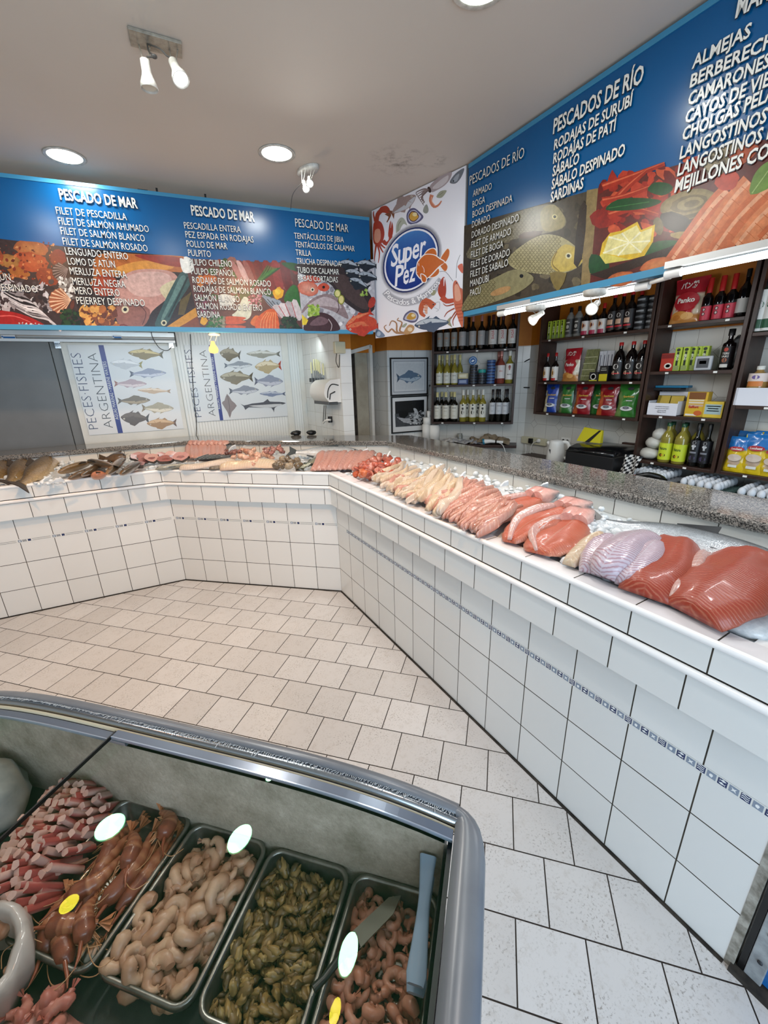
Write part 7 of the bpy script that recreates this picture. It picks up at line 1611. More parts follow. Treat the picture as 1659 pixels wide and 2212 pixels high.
# steaks and heads by the golden heap
M_steak = ink('cut_fish', .2, var=.3, scale=70, bump=.3, coat=.4)
def steak(label, px, py, z, r, a, tilt, dark='#3a2c26', fl='#c08a80'):
    t = thing('fish_steak', label, 'fish piece', tuple(Z(px, py, z)), 0, 'dark-skinned fish pieces'); b = MB().m(M_steak); b.T = MX.Translation(Z(px, py, z)) @ MX.Rotation(a, 4, 'Z') @ MX.Rotation(tilt, 4, 'X')
    O = [(r * cos(q * pi / 9) * (1 + .4 * noise.noise(V((q * .6, a * 9, 0)))), r * .72 * sin(q * pi / 9) * (1 + .4 * noise.noise(V((q * .6, a * 7, 4))))) for q in range(18)]; h_ = .028
    b.color(dark); b.add([(x, y, 0) for x, y in O] + [(x, y, h_) for x, y in O], [(i, (i + 1) % 18, 18 + (i + 1) % 18, 18 + i) for i in range(18)], True); b.color(fl); b.poly([(x, y, h_) for x, y in O]); b.color('#7d5048'); b.poly([(x * .5, y * .28 - .008, h_ + .001) for x, y in O]); b.color(dark); b.poly([(x, y, 0) for x, y in O][::-1]); b.color('#8d4a48'); b.poly([(x * .14, y * .2 - .012, h_ + .002) for x, y in O]); b.build('cut', t, True)
for k, (px, py, z, r, a, tl, lb) in enumerate(((296, 988, 1.02, .058, .5, .9, 'fish steak standing at the back beside the golden heap'), (312, 992, 1.02, .06, .2, 1.0, 'dark-skinned fish steak leaning with pink cut face, second in the row'), (330, 992, 1.02, .055, -.2, .8, 'pale pink fish steak leaning between two dark ones'), (345, 988, 1.02, .05, .6, .9, 'small fish steak at the back of the row by the tiles'), (358, 996, 1.01, .06, .1, .5, 'fish steak lying flat in front of the pale ones'), (375, 988, 1.03, .06, -.5, .8, 'dark fish steak leaning against the pink calamari'), (392, 990, 1.03, .062, -.3, .7, 'large fish steak next to the pink calamari'), (300, 1008, 1.0, .05, .8, .3, 'dark fish piece on the ice in front of the steaks'))): steak(lb, px, py, z, r, a, tl, fl=('#a8746a', '#94605a', '#b98c80')[k % 3])
fish('mullet', 'silver scaled fish lying along the ledge before the corner of the bed', 'silver fish', Z(408, 1003, 1.0), Z(335, 1014, .99), .085, .04, '#8d8a7c', '#cfc9bc', M_silver, .2, '#9a8f7a')
# pink calamari bundle
for k in range(9):
    x = 410 + k * 9.2; fillet('calamari_strip', 'pink raw calamari strip standing in the bundle against the tiles, %s from the left' % ORD[k], 'pink calamari bundle', [Z(x - 3, 990, 1.0), Z(x - 2, 968, 1.05), Z(x + 3, 958, 1.085), Z(x + 8, 958, 1.075)], (.030, .034, .034, .026), .024, F_tent if k % 3 else F_pink, 'calamari', .01, k)
# small silver fish with dark stripes
for k in range(7):
    x = 425 + k * 9; fish('sardine', 'small blue-striped silver fish in front of the pink calamari, %s from the left' % ORD[k], 'small silver fish', Z(x + 30, 980 + k * .6, 1.03), Z(x - 6, 993 - k * .6, 1.02), .034, .017, '#3c4244', '#b9bcb8', M_silver, .3, '#5d6260')
# two long fillets by the ledge
fillet('hake_fillet', 'long pinkish white fish fillet beside the corner ledge', 'long fillets', [Z(388, 1015, .985), Z(430, 1010, .99), Z(470, 1004, 1.0), Z(512, 1000, 1.0)], (.015, .05, .065, .055, .03), .035, F_white, seed=2, wav=.012)
fillet('hake_fillet', 'long cream white fish fillet near the middle of the short counter', 'long fillets', [Z(475, 1016, .985), Z(520, 1010, .99), Z(560, 1006, .995), Z(606, 1008, .99)], (.02, .06, .07, .065, .035), .045, F_cream, seed=5, wav=.015)
fillet('hake_tail', 'dark fish tail between the two long fillets', 'fish tail', [Z(452, 1013, .99), Z(475, 1011, .99)], (.02, .03, .028), .015, mat('dark_tail', '#4a423a', .25, var=(30, '#7d7264')), cat='fish piece')
# lumps: octopus, roe, mussels, tuna
M_lump = ink('wet_seafood', .18, var=.28, scale=60, bump=.35, coat=.5)
def lumps(name, label, cat, group, n_, cx, cy, z, rx, ry, r, cols, seed, asp=.7, curl=False, spike=0.0):
    rr2 = random.Random(seed); protos = []
    for k in range(5):
        b = MB().m(M_lump); rgs = []; c1, c2 = lin(rr2.choice(cols)), lin(rr2.choice(cols)); cc = []
        for i in range(8):
            a = -pi / 2 + pi * min(max(i / 7, .03), .97); ring = []
            for j in range(10):
                q = V((cos(a) * cos(j * .628), cos(a) * sin(j * .628) * asp, sin(a) * .6)); f = 1 + .42 * noise.noise(q * 1.7 + V((seed, k * 5, 0))) + .16 * noise.noise(q * 4.5 + V((k, seed, 3))); ring.append(q * (r * f)); cc.append(lerp3(c1, c2, min(1, max(0, .5 + noise.noise(q * 2.5 + V((9, k, seed)))))))
            rgs.append(ring)
        b.loft(rgs, True, True, True, cc); protos.append(b)
    first = {}
    for k in range(n_):
        q = k % 5
        if q not in first: o = protos[q].build(name); first[q] = o
        else: o = copy_tree(first[q])
        a, rad = rr2.uniform(0, 6.283), sqrt(rr2.random()); px, py = cx + cos(a) * rad * rx, cy + sin(a) * rad * ry
        hz = z + (1 - rad) * .045; o.location = pz(px, py, hz); s_ = rr2.uniform(.75, 1.25); o.scale = (s_, s_, s_); o.rotation_euler = (rr2.uniform(-.8, .8), rr2.uniform(-.8, .8), rr2.uniform(0, 6.3)); tag(o, label, cat, group)
lumps('octopus_piece', 'pinkish beige cooked octopus piece in the heap behind the cream fillet', 'octopus', 'octopus heap', 26, 545, 986, 1.015, 42, 17, .034, ['#c99a84', '#d8b09a', '#a8705e', '#b98a70'], 21)
lumps('octopus_tentacle', 'dark red octopus piece on top of the heap', 'octopus', 'dark octopus pieces', 14, 592, 972, 1.045, 22, 8, .026, ['#7d4a44', '#a0685c', '#5f3430', '#c09080'], 22)
lumps('octopus_piece', 'dark octopus piece at the back beside the ice shards', 'octopus', 'dark octopus pieces by the ice', 9, 505, 978, 1.03, 20, 5, .024, ['#6d4238', '#8d5a4c', '#4f2c28'], 23)
lumps('oyster', 'grey-brown oyster in the heap before the whole salmon', 'oyster', 'oysters', 20, 622, 1002, 1.0, 26, 13, .034, ['#8d7a60', '#6d5c46', '#a89478', '#54483a'], 24)
fish('salmon', 'whole silver salmon lying at the back of the short counter', 'whole salmon', Z(640, 976, 1.045), Z(780, 978, 1.04), .13, .062, '#5d6468', '#d8d6d4', M_silver, .55, '#3c4244', mid='#b0b2b2')
for a, c, lb in (((655, 1012), (690, 985), 'small dark-backed fish pointing up before the whole salmon'), ((645, 1012), (672, 1000), 'small green-backed fish lying by the ledge before the oysters'), ((690, 1008), (655, 1000), 'small grey fish across the other small ones near the pink squid')): fish('small_fish', lb, 'small fish by the squid', Z(*a, .99), Z(*c, 1.03), .04, .02, '#3c4238', '#b0b09a', M_skin, .4, '#4a4a3c')
for k in range(10):
    x = 678 + k * 10; fillet('squid', 'pink raw squid fanned out beside the tuna, %s from the left' % ORD[k], 'fanned squid', [Z(x + (k - 2) * 1.0, 1017 - k * .4, .985), Z(x + 14 + (k - 3), 998, 1.02), Z(x + 22 + (k - 4) * 1.5, 983, 1.05), Z(x + 30 + (k - 4) * 2, 978, 1.045)], (.02, .036, .04, .02), .022, F_tent if k % 2 else F_pink, 'squid', .012, 40 + k)
lumps('tuna_piece', 'red tuna piece in the heap at the corner of the bed', 'tuna', 'red tuna heap', 60, 812, 1006, 1.0, 55, 22, .034, ['#a34a36', '#b8604a', '#8d3c32', '#bf8270', '#7d342c'], 31, .8)
lumps('tuna_piece', 'bright orange-red tuna piece hanging over the front of the heap', 'tuna', 'orange tuna front', 14, 785, 1023, .985, 18, 9, .03, ['#b8562f', '#c97048', '#a84a30'], 32, .8)
# cream and white strips
def strips(name, lab, group, n_, f, ws_, th_, mts, seed, cat='fish fillet', wav=.014):
    for k in range(n_): fillet(name, lab % ORD[k % 10] if '%s' in lab else lab, group, f(k), ws_, th_, mts[k % len(mts)], cat, wav, seed + k)
def across(k, x0, y0, x1, y1, dx, dy, zf=.982, zb=1.018, wob=6, seed=0):
    r_ = random.Random(seed + k * 7); a = (x0 + dx * k, y0 + dy * k); c = (x1 + dx * k * .95, y1 + dy * k * .92)
    ph, am = r_.uniform(0, 6.3), r_.uniform(.3, 1.0) * wob; e0, e1 = r_.uniform(-.06, .06), r_.uniform(-.10, .10)
    return [Z(a[0] + (c[0] - a[0]) * u + am * sin(ph + u * 7) + r_.uniform(-wob, wob) * .3, a[1] + (c[1] - a[1]) * u + am * .5 * cos(ph + u * 6), zf + (zb - zf) * max(0, u) ** .7 + .007 * max(0, sin(ph * 2 + u * 9)) + .006 * r_.random() + .010 * ((k * 7) % 5) / 4) for u in (e0, .15, .3, .45, .6, .75, .88, 1 + e1)]
strips('white_fillet', 'narrow white fish fillet lying across the bed next to the tuna, %s from the tuna', 'narrow white fillets', 10, lambda k: across(k, 805, 1040, 872, 1000, 8.2, 5.0, seed=3), (.006, .016, .020, .018, .014, .006), .024, (F_cream, F_white), 60)
strips('white_fillet', 'pale fish fillet along the front among the white strips, %s from the tuna', 'front white fillets', 9, lambda k: across(k, 806, 1038, 862, 1020, 9, 5.5, .985, 1.01, 5, seed=9), (.008, .018, .02, .018, .01, .005), .022, (F_white, F_cream, F_pink), 75)
strips('cream_fillet', 'thick cream fish fillet arched across the bed, %s from the white strips', 'thick cream fillets', 8, lambda k: across(k, 890, 1078, 942, 1010, 8.5, 5.2, .982, 1.028, 6, seed=15), (.012, .028, .034, .032, .024, .010), .032, (F_cream, F_white), 90, wav=.02)
strips('pink_fillet', 'long pink fish fillet laid across the bed before the salmon halves', 'long pink fillets', 36, lambda k: across(k, 918, 1092, 1010, 1036, 3.4, 1.85, .982, 1.020, 7, seed=33), (.007, .015, .018, .018, .014, .006), .026, (F_pink, F_pinkl, F_tent, F_pinkl), 110, wav=.010)
# salmon halves with heads
def half(label, pts, ws_, mt, k):
    t = fillet('salmon_half', label, 'salmon halves', pts, ws_, .028, mt, 'salmon', .016, 150 + k, tilt=-.10, rag=.16)
    e, q = V(pts[-1]), V(pts[-2]); d = (e - q).normalized()
    b = MB().m(M_steak); s_ = V((0, 0, 1)).cross(d)
    for sg, cdk in ((1, '#23262a'), (-1, '#6d7074')):
        rgs = [[e + d * x + s_ * (sg * .022 + w_ * cos(a)) + V((0, 0, .03 + h_ * sin(a))) for a in [q_ * pi / 5 for q_ in range(10)]] for x, w_, h_ in ((-.05, .034, .032), (.0, .042, .042), (.055, .034, .032), (.105, .014, .014))]
        b.loft(rgs, cols=[lin('#d09a90' if i_ < 2 else cdk) if j_ % 4 else lin('#e2b8ac') for i_ in range(4) for j_ in range(10)])
    b.build('head', t, True)
    fillet('', '', '', [V(pts[0]) + V((0, 0, .012)), V(pts[1]) + s_ * ws_[1] * .75 + V((0, 0, .018)), V(pts[2]) + s_ * ws_[2] * .85 + V((0, 0, .02)), V(pts[-1]) + s_ * ws_[-1] * .9 + V((0, 0, .02))], (.008, .02, .024, .012), .016, F_belly, parent=t, seed=170 + k, wav=.01, part='belly_flap')
    return t
half('salmon half lying open next to the pink fillets, orange flesh up', [Z(1035, 1138, .985), Z(1080, 1112, 1.0), Z(1120, 1094, 1.01), Z(1165, 1082, 1.01)], (.03, .085, .09, .075, .045), F_salm2, 0)
half('salmon half in the middle of the three open halves', [Z(1100, 1172, .985), Z(1140, 1142, 1.005), Z(1190, 1120, 1.02), Z(1232, 1108, 1.02)], (.03, .08, .085, .07, .045), F_salm2, 1)
half('salmon half nearest the loose ice, pale belly turned to the ledge', [Z(1160, 1196, .985), Z(1192, 1172, 1.0), Z(1225, 1150, 1.01), Z(1245, 1132, 1.015)], (.05, .10, .10, .08, .05), F_salm2, 2)
fish('salmon', 'whole silver salmon with black tail lying along the back of the long counter', 'whole salmon', Z(1300, 1128, 1.02), Z(1720, 1232, 1.02), .165, .062, '#23282c', '#dfe2e4', M_silver, .42, '#17191b', mid='#a9b0b4')
# pale fillets
fillet('cod_fillet', 'thin yellowish white fillet beside the last salmon half', 'pale fillets', [Z(1228, 1222, .985), Z(1255, 1195, 1.0), Z(1280, 1172, 1.015), Z(1310, 1166, 1.02)], (.022, .036, .035, .02), .026, F_cream, seed=200, wav=.01)
fillet('cod_fillet', 'pink-striped pale fillet standing between the yellowish one and the folded one', 'pale fillets', [Z(1272, 1238, .985), Z(1282, 1205, 1.01), Z(1300, 1180, 1.025), Z(1325, 1170, 1.03)], (.03, .042, .042, .025), .034, F_purp, seed=201, wav=.008)
fillet('cod_fillet', 'large pale purple folded fillet next to the salmon fillets', 'pale fillets', [Z(1305, 1250, .985), Z(1325, 1215, 1.025), Z(1365, 1180, 1.03), Z(1415, 1176, 1.015)], (.04, .07, .075, .05), .05, F_purp, seed=202, wav=.008)
fillet('cod_fillet', 'pale purple fillet tucked under the folded one by the ledge', 'pale fillets', [Z(1350, 1268, .985), Z(1370, 1238, 1.01), Z(1398, 1205, 1.02), Z(1420, 1184, 1.02)], (.03, .055, .055, .035), .042, F_purp, seed=203, wav=.006)
# salmon fillets at the near end
tA = fillet('salmon_fillet', 'thick red salmon fillet next to the pale fillets', 'thick salmon fillets', [Z(1390, 1288, .985), Z(1422, 1246, 1.01), Z(1452, 1205, 1.02), Z(1468, 1176, 1.02)], (.07, .088, .092, .085, .065), .036, F_salm3, seed=210, wav=.014, cut=14, rag=.10)
fillet('', '', '', [Z(1455, 1300, .995), Z(1478, 1265, 1.012), Z(1505, 1225, 1.022), Z(1525, 1198, 1.025)], (.018, .032, .034, .02), .022, F_belly, parent=tA, seed=212, wav=.012, part='belly_flap')
tB = fillet('salmon_fillet', 'largest red salmon fillet at the near end of the ice bed', 'thick salmon fillets', [Z(1490, 1330, .985), Z(1545, 1290, 1.02), Z(1600, 1250, 1.03), Z(1632, 1222, 1.02), Z(1650, 1212, 1.015)], (.08, .105, .115, .115, .08), .038, F_salm3, seed=211, wav=.014, cut=14, rag=.10)
fillet('', '', '', [Z(1482, 1308, .995), Z(1505, 1272, 1.012), Z(1530, 1238, 1.022), Z(1556, 1216, 1.025)], (.015, .03, .032, .02), .022, F_belly, parent=tB, seed=213, wav=.012, part='belly_flap')
# ------------------------------------------------------------------ glass-lidded chest freezer
FC = pz(992.8, 1735, .85); FA = radians(134); E1 = V((cos(FA), sin(FA), 0)); E2 = V((-sin(FA), cos(FA), 0))
FL, FWD = 1.24, 0.62
def F(s, w_, z): p = FC + E1 * s + E2 * w_; return V((p.x, p.y, z))
def rimz(s): return .85 + .046 * (1 - min(1, abs((s - .62) / .62)) ** 4)
fz = thing('chest_freezer', 'grey chest freezer with curved sliding glass lids full of seafood trays', 'freezer', tuple(F(.62, .31, 0)))
M_fgrey = mat('freezer_grey_plastic', '#73767a', .28, var=(8, '#686b70')); M_fdark = mat('freezer_dark_rubber', '#26282c', .5); M_fbody = mat('freezer_body_grey', '#8b8e93', .3)
NSG = 30; SS = [FL * k / NSG for k in range(NSG + 1)]
def sweep(prof_, mt, name, parent=fz, s0=0.0, s1=FL, closed=False, smooth=True):
    b = MB().m(mt); ss = [s0 + (s1 - s0) * k / NSG for k in range(NSG + 1)]; b.loft([[F(s, w_, rimz(s) + dz) for w_, dz in prof_] for s in ss], closed, smooth, closed); return b.build(name, parent, True)
sweep([(.024, -.012), (.024, .002), (.018, .005), (.006, .004), (.0, -.002), (-.004, -.012), (-.004, -.05), (.008, -.06)], M_fgrey, 'far_rim')
sweep([(FWD - .05, -.012), (FWD - .05, .002), (FWD - .02, .005), (FWD, -.004), (FWD, -.05), (FWD - .01, -.06)][::-1], M_fgrey, 'near_rim')
b = MB().m(M_fbody)
path = [(FL, -.0), (.06, .0)] + [(.012 + .0 - .05 * sin(a) , .06 - .06 * cos(a)) for a in [k * pi / 16 for k in range(1, 9)]]
out = [(.008, .0), (-.004, .003), (-.018, .010), (-.031, .021), (-.041, .036), (-.048, .056), (-.051, .08), (-.052, .2), (-.052, .4), (-.052, FWD - .08), (-.045, FWD - .04), (-.02, FWD - .01), (.008, FWD)]
rings = []
for s, w_ in out:
    si, wi = .004, min(max(w_, .03), FWD - .05); f = lambda q: (s + (si - s) * q, w_ + (wi - w_) * q)
    rings.append([F(*f(1), .838), F(*f(1), .852), F(*f(.6), .856), F(*f(.25), .855), F(*f(.05), .847), F(*f(0), .832), F(*f(.02), .70), F(*f(.1), .10)])
b.m(M_fgrey).loft(rings, False, True, False); b.build('end_cap', fz, True)
b = MB().m(M_fbody); P_ = [F(.02, .01, 0), F(FL, .01, 0), F(FL, FWD - .01, 0), F(.02, FWD - .01, 0)]
for p, q in zip(P_, P_[1:] + P_[:1]): b.quad(V((p.x, p.y, .08)), V((q.x, q.y, .08)), V((q.x, q.y, .83)), V((p.x, p.y, .83)))
b.build('body', fz, True)
b = MB().m(M_fdark); b.add([V((p.x, p.y, z)) for z in (0, .08) for p in P_], [(0, 1, 5, 4), (1, 2, 6, 5), (2, 3, 7, 6), (3, 0, 4, 7)]); b.build('plinth', fz, True)
sweep([(.024, -.004), (.026, .001), (.034, .003), (.040, .0), (.041, -.008)], mat('track_chrome', '#9fa6ac', .22, 1.0), 'track')
# worn brush seal
b = MB().m(mat('brush_seal', '#b9c0c4', .7)); rr3 = random.Random(4)
for k in range(330):
    s = .01 + 1.2 * k / 330; z = rimz(s); w0 = .026 + rr3.uniform(-.001, .001); L_ = rr3.uniform(.004, .008) * (2.2 if rr3.random() < .06 else 1); p, q = F(s, w0, z + .003), F(s + rr3.uniform(-.003, .003), w0 + L_, z + .0055 + rr3.uniform(0, .002)); b.obox(p, E1 * .0011, q - p, V((0, 0, .0007)))
b.build('brush_seal', fz, True)
sweep([(.041, -.010), (.046, -.003), (.050, -.010)], mat('cream_seal', '#b3ae98', .4), 'lid_seal')
def frost():
    n = N('frosted_liner'); no = n.noise(n.coord(), 9, 6, .7); n2 = n.noise(n.coord(), 120, 3, .7); c = n.ramp(n.math('ADD', n.math('MULTIPLY', no, .8), n.math('MULTIPLY', n2, .2)), (.35, lin('#8d8371')), (.55, lin('#b3a695')), (.72, lin('#d2c7b6'))); n.principled(c, .8, 0, n.bump(n2, .5, .003)); return n.m
M_frost = frost(); M_liner = mat('liner_dark', '#2f3634', .5, var=(12, '#454b48'))
b = MB().m(M_frost); zf = .648
c = [(.014, .066), (FL - .02, .066), (FL - .02, FWD - .06), (.014, FWD - .06)]
for (s0, w0), (s1, w1) in zip(c, c[1:] + c[:1]):
    n_ = 24; vs_ = [F(s0 + (s1 - s0) * k / n_, w0 + (w1 - w0) * k / n_, z) for z in (zf, 0) for k in range(n_ + 1)]
    for k in range(n_ + 1): p = vs_[n_ + 1 + k]; s = s0 + (s1 - s0) * k / n_; vs_[n_ + 1 + k] = V((p.x, p.y, rimz(s) - .022))
    b.add(vs_, [(k, k + 1, n_ + 2 + k, n_ + 1 + k) for k in range(n_)][::1], True)
b.build('liner', fz, True)
b = MB().m(M_liner); b.quad(*[F(s, w_, zf) for s, w_ in c]); b.build('liner_floor', fz, True)
b = MB().m(M_fdark); b.loft([[F(.006, w_, .835), F(.014, w_, .835), F(.014, w_, .80)] for w_ in (.06, FWD - .06)], False, False, False); b.build('gasket', fz, True)
# sliding lids
n = N('lid_glass'); fr = n.n('ShaderNodeLayerWeight'); tr = n.n('ShaderNodeBsdfTransparent'); tr.inputs[0].default_value = (.95, .96, .95, 1); gl = n.n('ShaderNodeBsdfGlossy'); gl.inputs['Roughness'].default_value = .0; gl.inputs[0].default_value = (.34, 1, .5, 1)
mx = n.n('ShaderNodeMixShader'); n.set(mx.inputs[0], n.math('MULTIPLY_ADD', n.math('POWER', fr.outputs[1], 5.0), .92, .032)); n.t.links.new(tr.outputs[0], mx.inputs[1]); n.t.links.new(gl.outputs[0], mx.inputs[2]); n.t.links.new(mx.outputs[0], n.out.inputs[0]); M_lid = n.m
M_lidf = mat('lid_frame_grey', '#676f7c', .25, .3)
for nm, s0, s1, dz in (('front lid', .006, .735, -.004), ('rear lid', .70, 1.235, -.014)):
    b = MB().m(M_lid); ss = [s0 + (s1 - s0) * k / 30 for k in range(31)]; b.loft([[F(s, .05, rimz(s) + dz), F(s, FWD - .055, rimz(s) + dz)] for s in ss], False, True, False); lid = b.build('lid', fz, True); lid['label'] = 'clear curved sliding glass lid'
    lo_ = lambda w0, w1: [(w0, dz - .006), (w0, dz + .003), (w1, dz + .003), (w1, dz - .006)]
    def sw(pf, mt, name): 
        b = MB().m(mt); b.loft([[F(s, w_, rimz(s) + d_) for w_, d_ in pf] for s in ss], True, False, True); o = b.build(name, fz, True); o.parent = lid; return o
    sw(lo_(.051, .068), M_lidf, 'lid_frame'); sw(lo_(FWD - .066, FWD - .055), M_lidf, 'lid_frame')
    b = MB().m(mat('lid_highlight', '#aab4c2', .2, .5)); b.loft([[F(s, .0675, rimz(s) + dz + .0035), F(s, .0695, rimz(s) + dz + .0035), F(s, .0695, rimz(s) + dz - .004)] for s in ss], False, False, False); o = b.build('lid_highlight_strip', fz, True); o.parent = lid  # pale strip stands in for the highlight along the lid frame
    if nm == 'front lid':
        b = MB().m(M_black); b.loft([[F(s1, w_, rimz(s1) + dz + d_) for d_ in (-.004, .004)] + [F(s1 + .003, w_, rimz(s1) + dz + d_) for d_ in (.004, -.004)] for w_ in (.055, FWD - .06)], True, False); o = b.build('lid_edge', fz, True); o.parent = lid

# ---- trays
M_tray_al = mat('tray_aluminium', '#8f8d86', .28, .85, var=(25, '#6f6d66'))
def rrect(a, c, r, n_=5): return [(x + r * cos(q), y + r * sin(q)) for x, y, q0 in ((a - r, c - r, 0), (-a + r, c - r, pi / 2), (-a + r, -c + r, pi), (a - r, -c + r, 3 * pi / 2)) for q in [q0 + pi / 2 * k / n_ for k in range(n_ + 1)]]
FRZ = FA
def tray(label, s0, s1, w0, w1, zr=.700):
    t = thing('metal_tray', label, 'tray', tuple(F((s0 + s1) / 2, (w0 + w1) / 2, zf + .001)), FRZ, 'metal trays in the freezer')
    a, c = (s1 - s0) / 2, (w1 - w0) / 2; h = zr - zf - .001; b = MB().m(M_tray_al)
    b.loft([[(x, y, z) for x, y in rrect(a - d, c - d, .030 - min(d, .01))] for d, z in ((.001, h - .012), (0, h - .002), (.003, h), (.007, h), (.0095, h - .004), (.016, .004), (.022, .001))], True, True, False)
    b.add([(x, y, .001) for x, y in rrect(a - .022, c - .022, .02)], [tuple(range(24))]); b.build('tray', t); return t
def spread(n_, s0, s1, w0, w1, z0, z1, r, seed, tries=40, minf=1.0):
    rr4 = random.Random(seed); out = []
    for k in range(n_):
        best, bd = None, -1
        for _ in range(tries):
            s, w_ = rr4.uniform(s0 + r, s1 - r), rr4.uniform(w0 + r, w1 - r); d = min([((s - a) ** 2 + (w_ - c) ** 2) for a, c, _z, q in out[-max(12, n_ // 2):]] or [9])
            if d > bd: best, bd = (s, w_), d
        lay = k / n_; s, w_ = best; out.append((s, w_, z0 + (z1 - z0) * lay + rr4.uniform(-.003, .003), rr4))
    return [(s, w_, z, rr4) for s, w_, z, _ in out]
M_shr = ink('shrimp_flesh', .35, var=.22, scale=70, bump=.3, sss=.08)
def shrimp_mesh(seed, R_, r, arc, c1, c2):
    rr5 = random.Random(seed); b = MB().m(M_shr); pts, rad, cols = [], [], []; n_ = 15; a1, a2 = lin(c1), lin(c2)
    for k in range(n_):
        u = k / (n_ - 1); a = arc * (u - .5); q = R_ * (1 + .12 * sin(3 * u + seed)); pts.append((q * cos(a), q * sin(a) * 1.15, .002 * sin(u * 5 + seed))); rad.append(r * (1.0 - .62 * u ** 1.6) * (1 + .11 * cos(u * 6 * 2 * pi)) * (.55 if k == 0 else 1)); cols.append(lerp3(a1, a2, min(1, max(0, .5 + .5 * sin(u * 9 + seed) * rr5.uniform(.3, 1)))))
    b.tube(pts, rad, 9, cols=cols); e = V(pts[-1]); d = (e - V(pts[-3])).normalized(); s_ = V((0, 0, 1)).cross(d)
    for sg in (-1, 1): b.color(c2); b.add([e - d * .003, e + d * .010 + s_ * sg * .006, e + d * .011 + s_ * sg * .001 + V((0, 0, .002)), e + V((0, 0, -.002))], [(0, 1, 2), (0, 3, 1), (3, 2, 1), (0, 2, 3)])
    return b
def heap(name, label, cat, group, meshes, spots, tilt=.5, sc0=.85, sc1=1.15):
    first = {}
    for k, (s, w_, z, r4) in enumerate(spots):
        q = k % len(meshes)
        if q not in first: o = meshes[q].build(name); first[q] = o
        else: o = copy_tree(first[q])
        o.location = F(s, w_, z); o.rotation_euler = (r4.gauss(0, tilt), r4.gauss(0, tilt), r4.uniform(0, 6.3)); f = r4.uniform(sc0, sc1); o.scale = (f, f, f); tag(o, label, cat, group)
tray('metal tray at the freezer end holding pink shrimps, a dark knife and blue tongs', .004 + .018, .190, .068, .31)
tray('metal tray of olive mussels between the pale and the pink shrimps', .196, .372, .068, .315); tray('metal tray of pale peeled shrimps beside the mussels', .378, .562, .064, .318); tray('metal tray of whole red prawns beside the pale shrimps', .568, .765, .058, .325)
heap('peeled_shrimp', 'pale peeled shrimp in the tray beside the mussels', 'shrimp', 'pale peeled shrimps', [shrimp_mesh(k, .0138 + .001 * (k % 3), .0122, 4.2 + .35 * k, '#c8a688', '#a87c60') for k in range(5)], spread(74, .388, .552, .085, .312, .664, .700, .016, 5), .55)
heap('pink_shrimp', 'small pink peeled shrimp in the tray under the knife and tongs', 'shrimp', 'small pink shrimps', [shrimp_mesh(k + 10, .0105, .0085, 4.4 + .3 * k, '#c9947c', '#a56a50') for k in range(5)], spread(86, .028, .182, .085, .318, .662, .690, .013, 6), .55)
def mussel_mesh(seed):
    b = MB().m(M_shr); r_ = random.Random(seed); c = [lin(q) for q in ('#927548', '#a8884f', '#63502f', '#b89a5e', '#3d301d')]; 
    for x, y, z, rx, ry, rz in ((0, 0, 0, .014, .0075, .007), (.006, .006, .002, .010, .005, .005), (-.004, -.006, .001, .009, .004, .006)):
        rgs, cc = [], []
        for i in range(7):
            a = -pi / 2 + pi * min(max(i / 6, .04), .96); ring = []
            for j in range(8): q = V((sin(a), cos(a) * cos(j * .785), cos(a) * sin(j * .785))); f = 1 + .55 * noise.noise(q * 2.2 + V((seed, x * 99, 0))) + .2 * noise.noise(q * 6 + V((seed, 2, 0))); ring.append(V((x + q.x * rx * f, y + q.y * ry * f, z + q.z * rz * f))); cc.append(lerp3(c[(seed + int(x * 999)) % 4], c[4] if seed % 2 else c[2], min(.9, max(0, .35 + .9 * noise.noise(q * 2.4 + V((seed, 5, x * 300)))))))
            rgs.append(ring)
        b.loft(rgs, True, True, True, cc)
    return b
heap('mussel', 'shelled olive-brown mussel in the tray between the shrimps', 'mussel', 'shelled mussels', [mussel_mesh(k) for k in range(6)], spread(170, .204, .364, .084, .312, .662, .692, .010, 7, 16), .7, .85, 1.25)
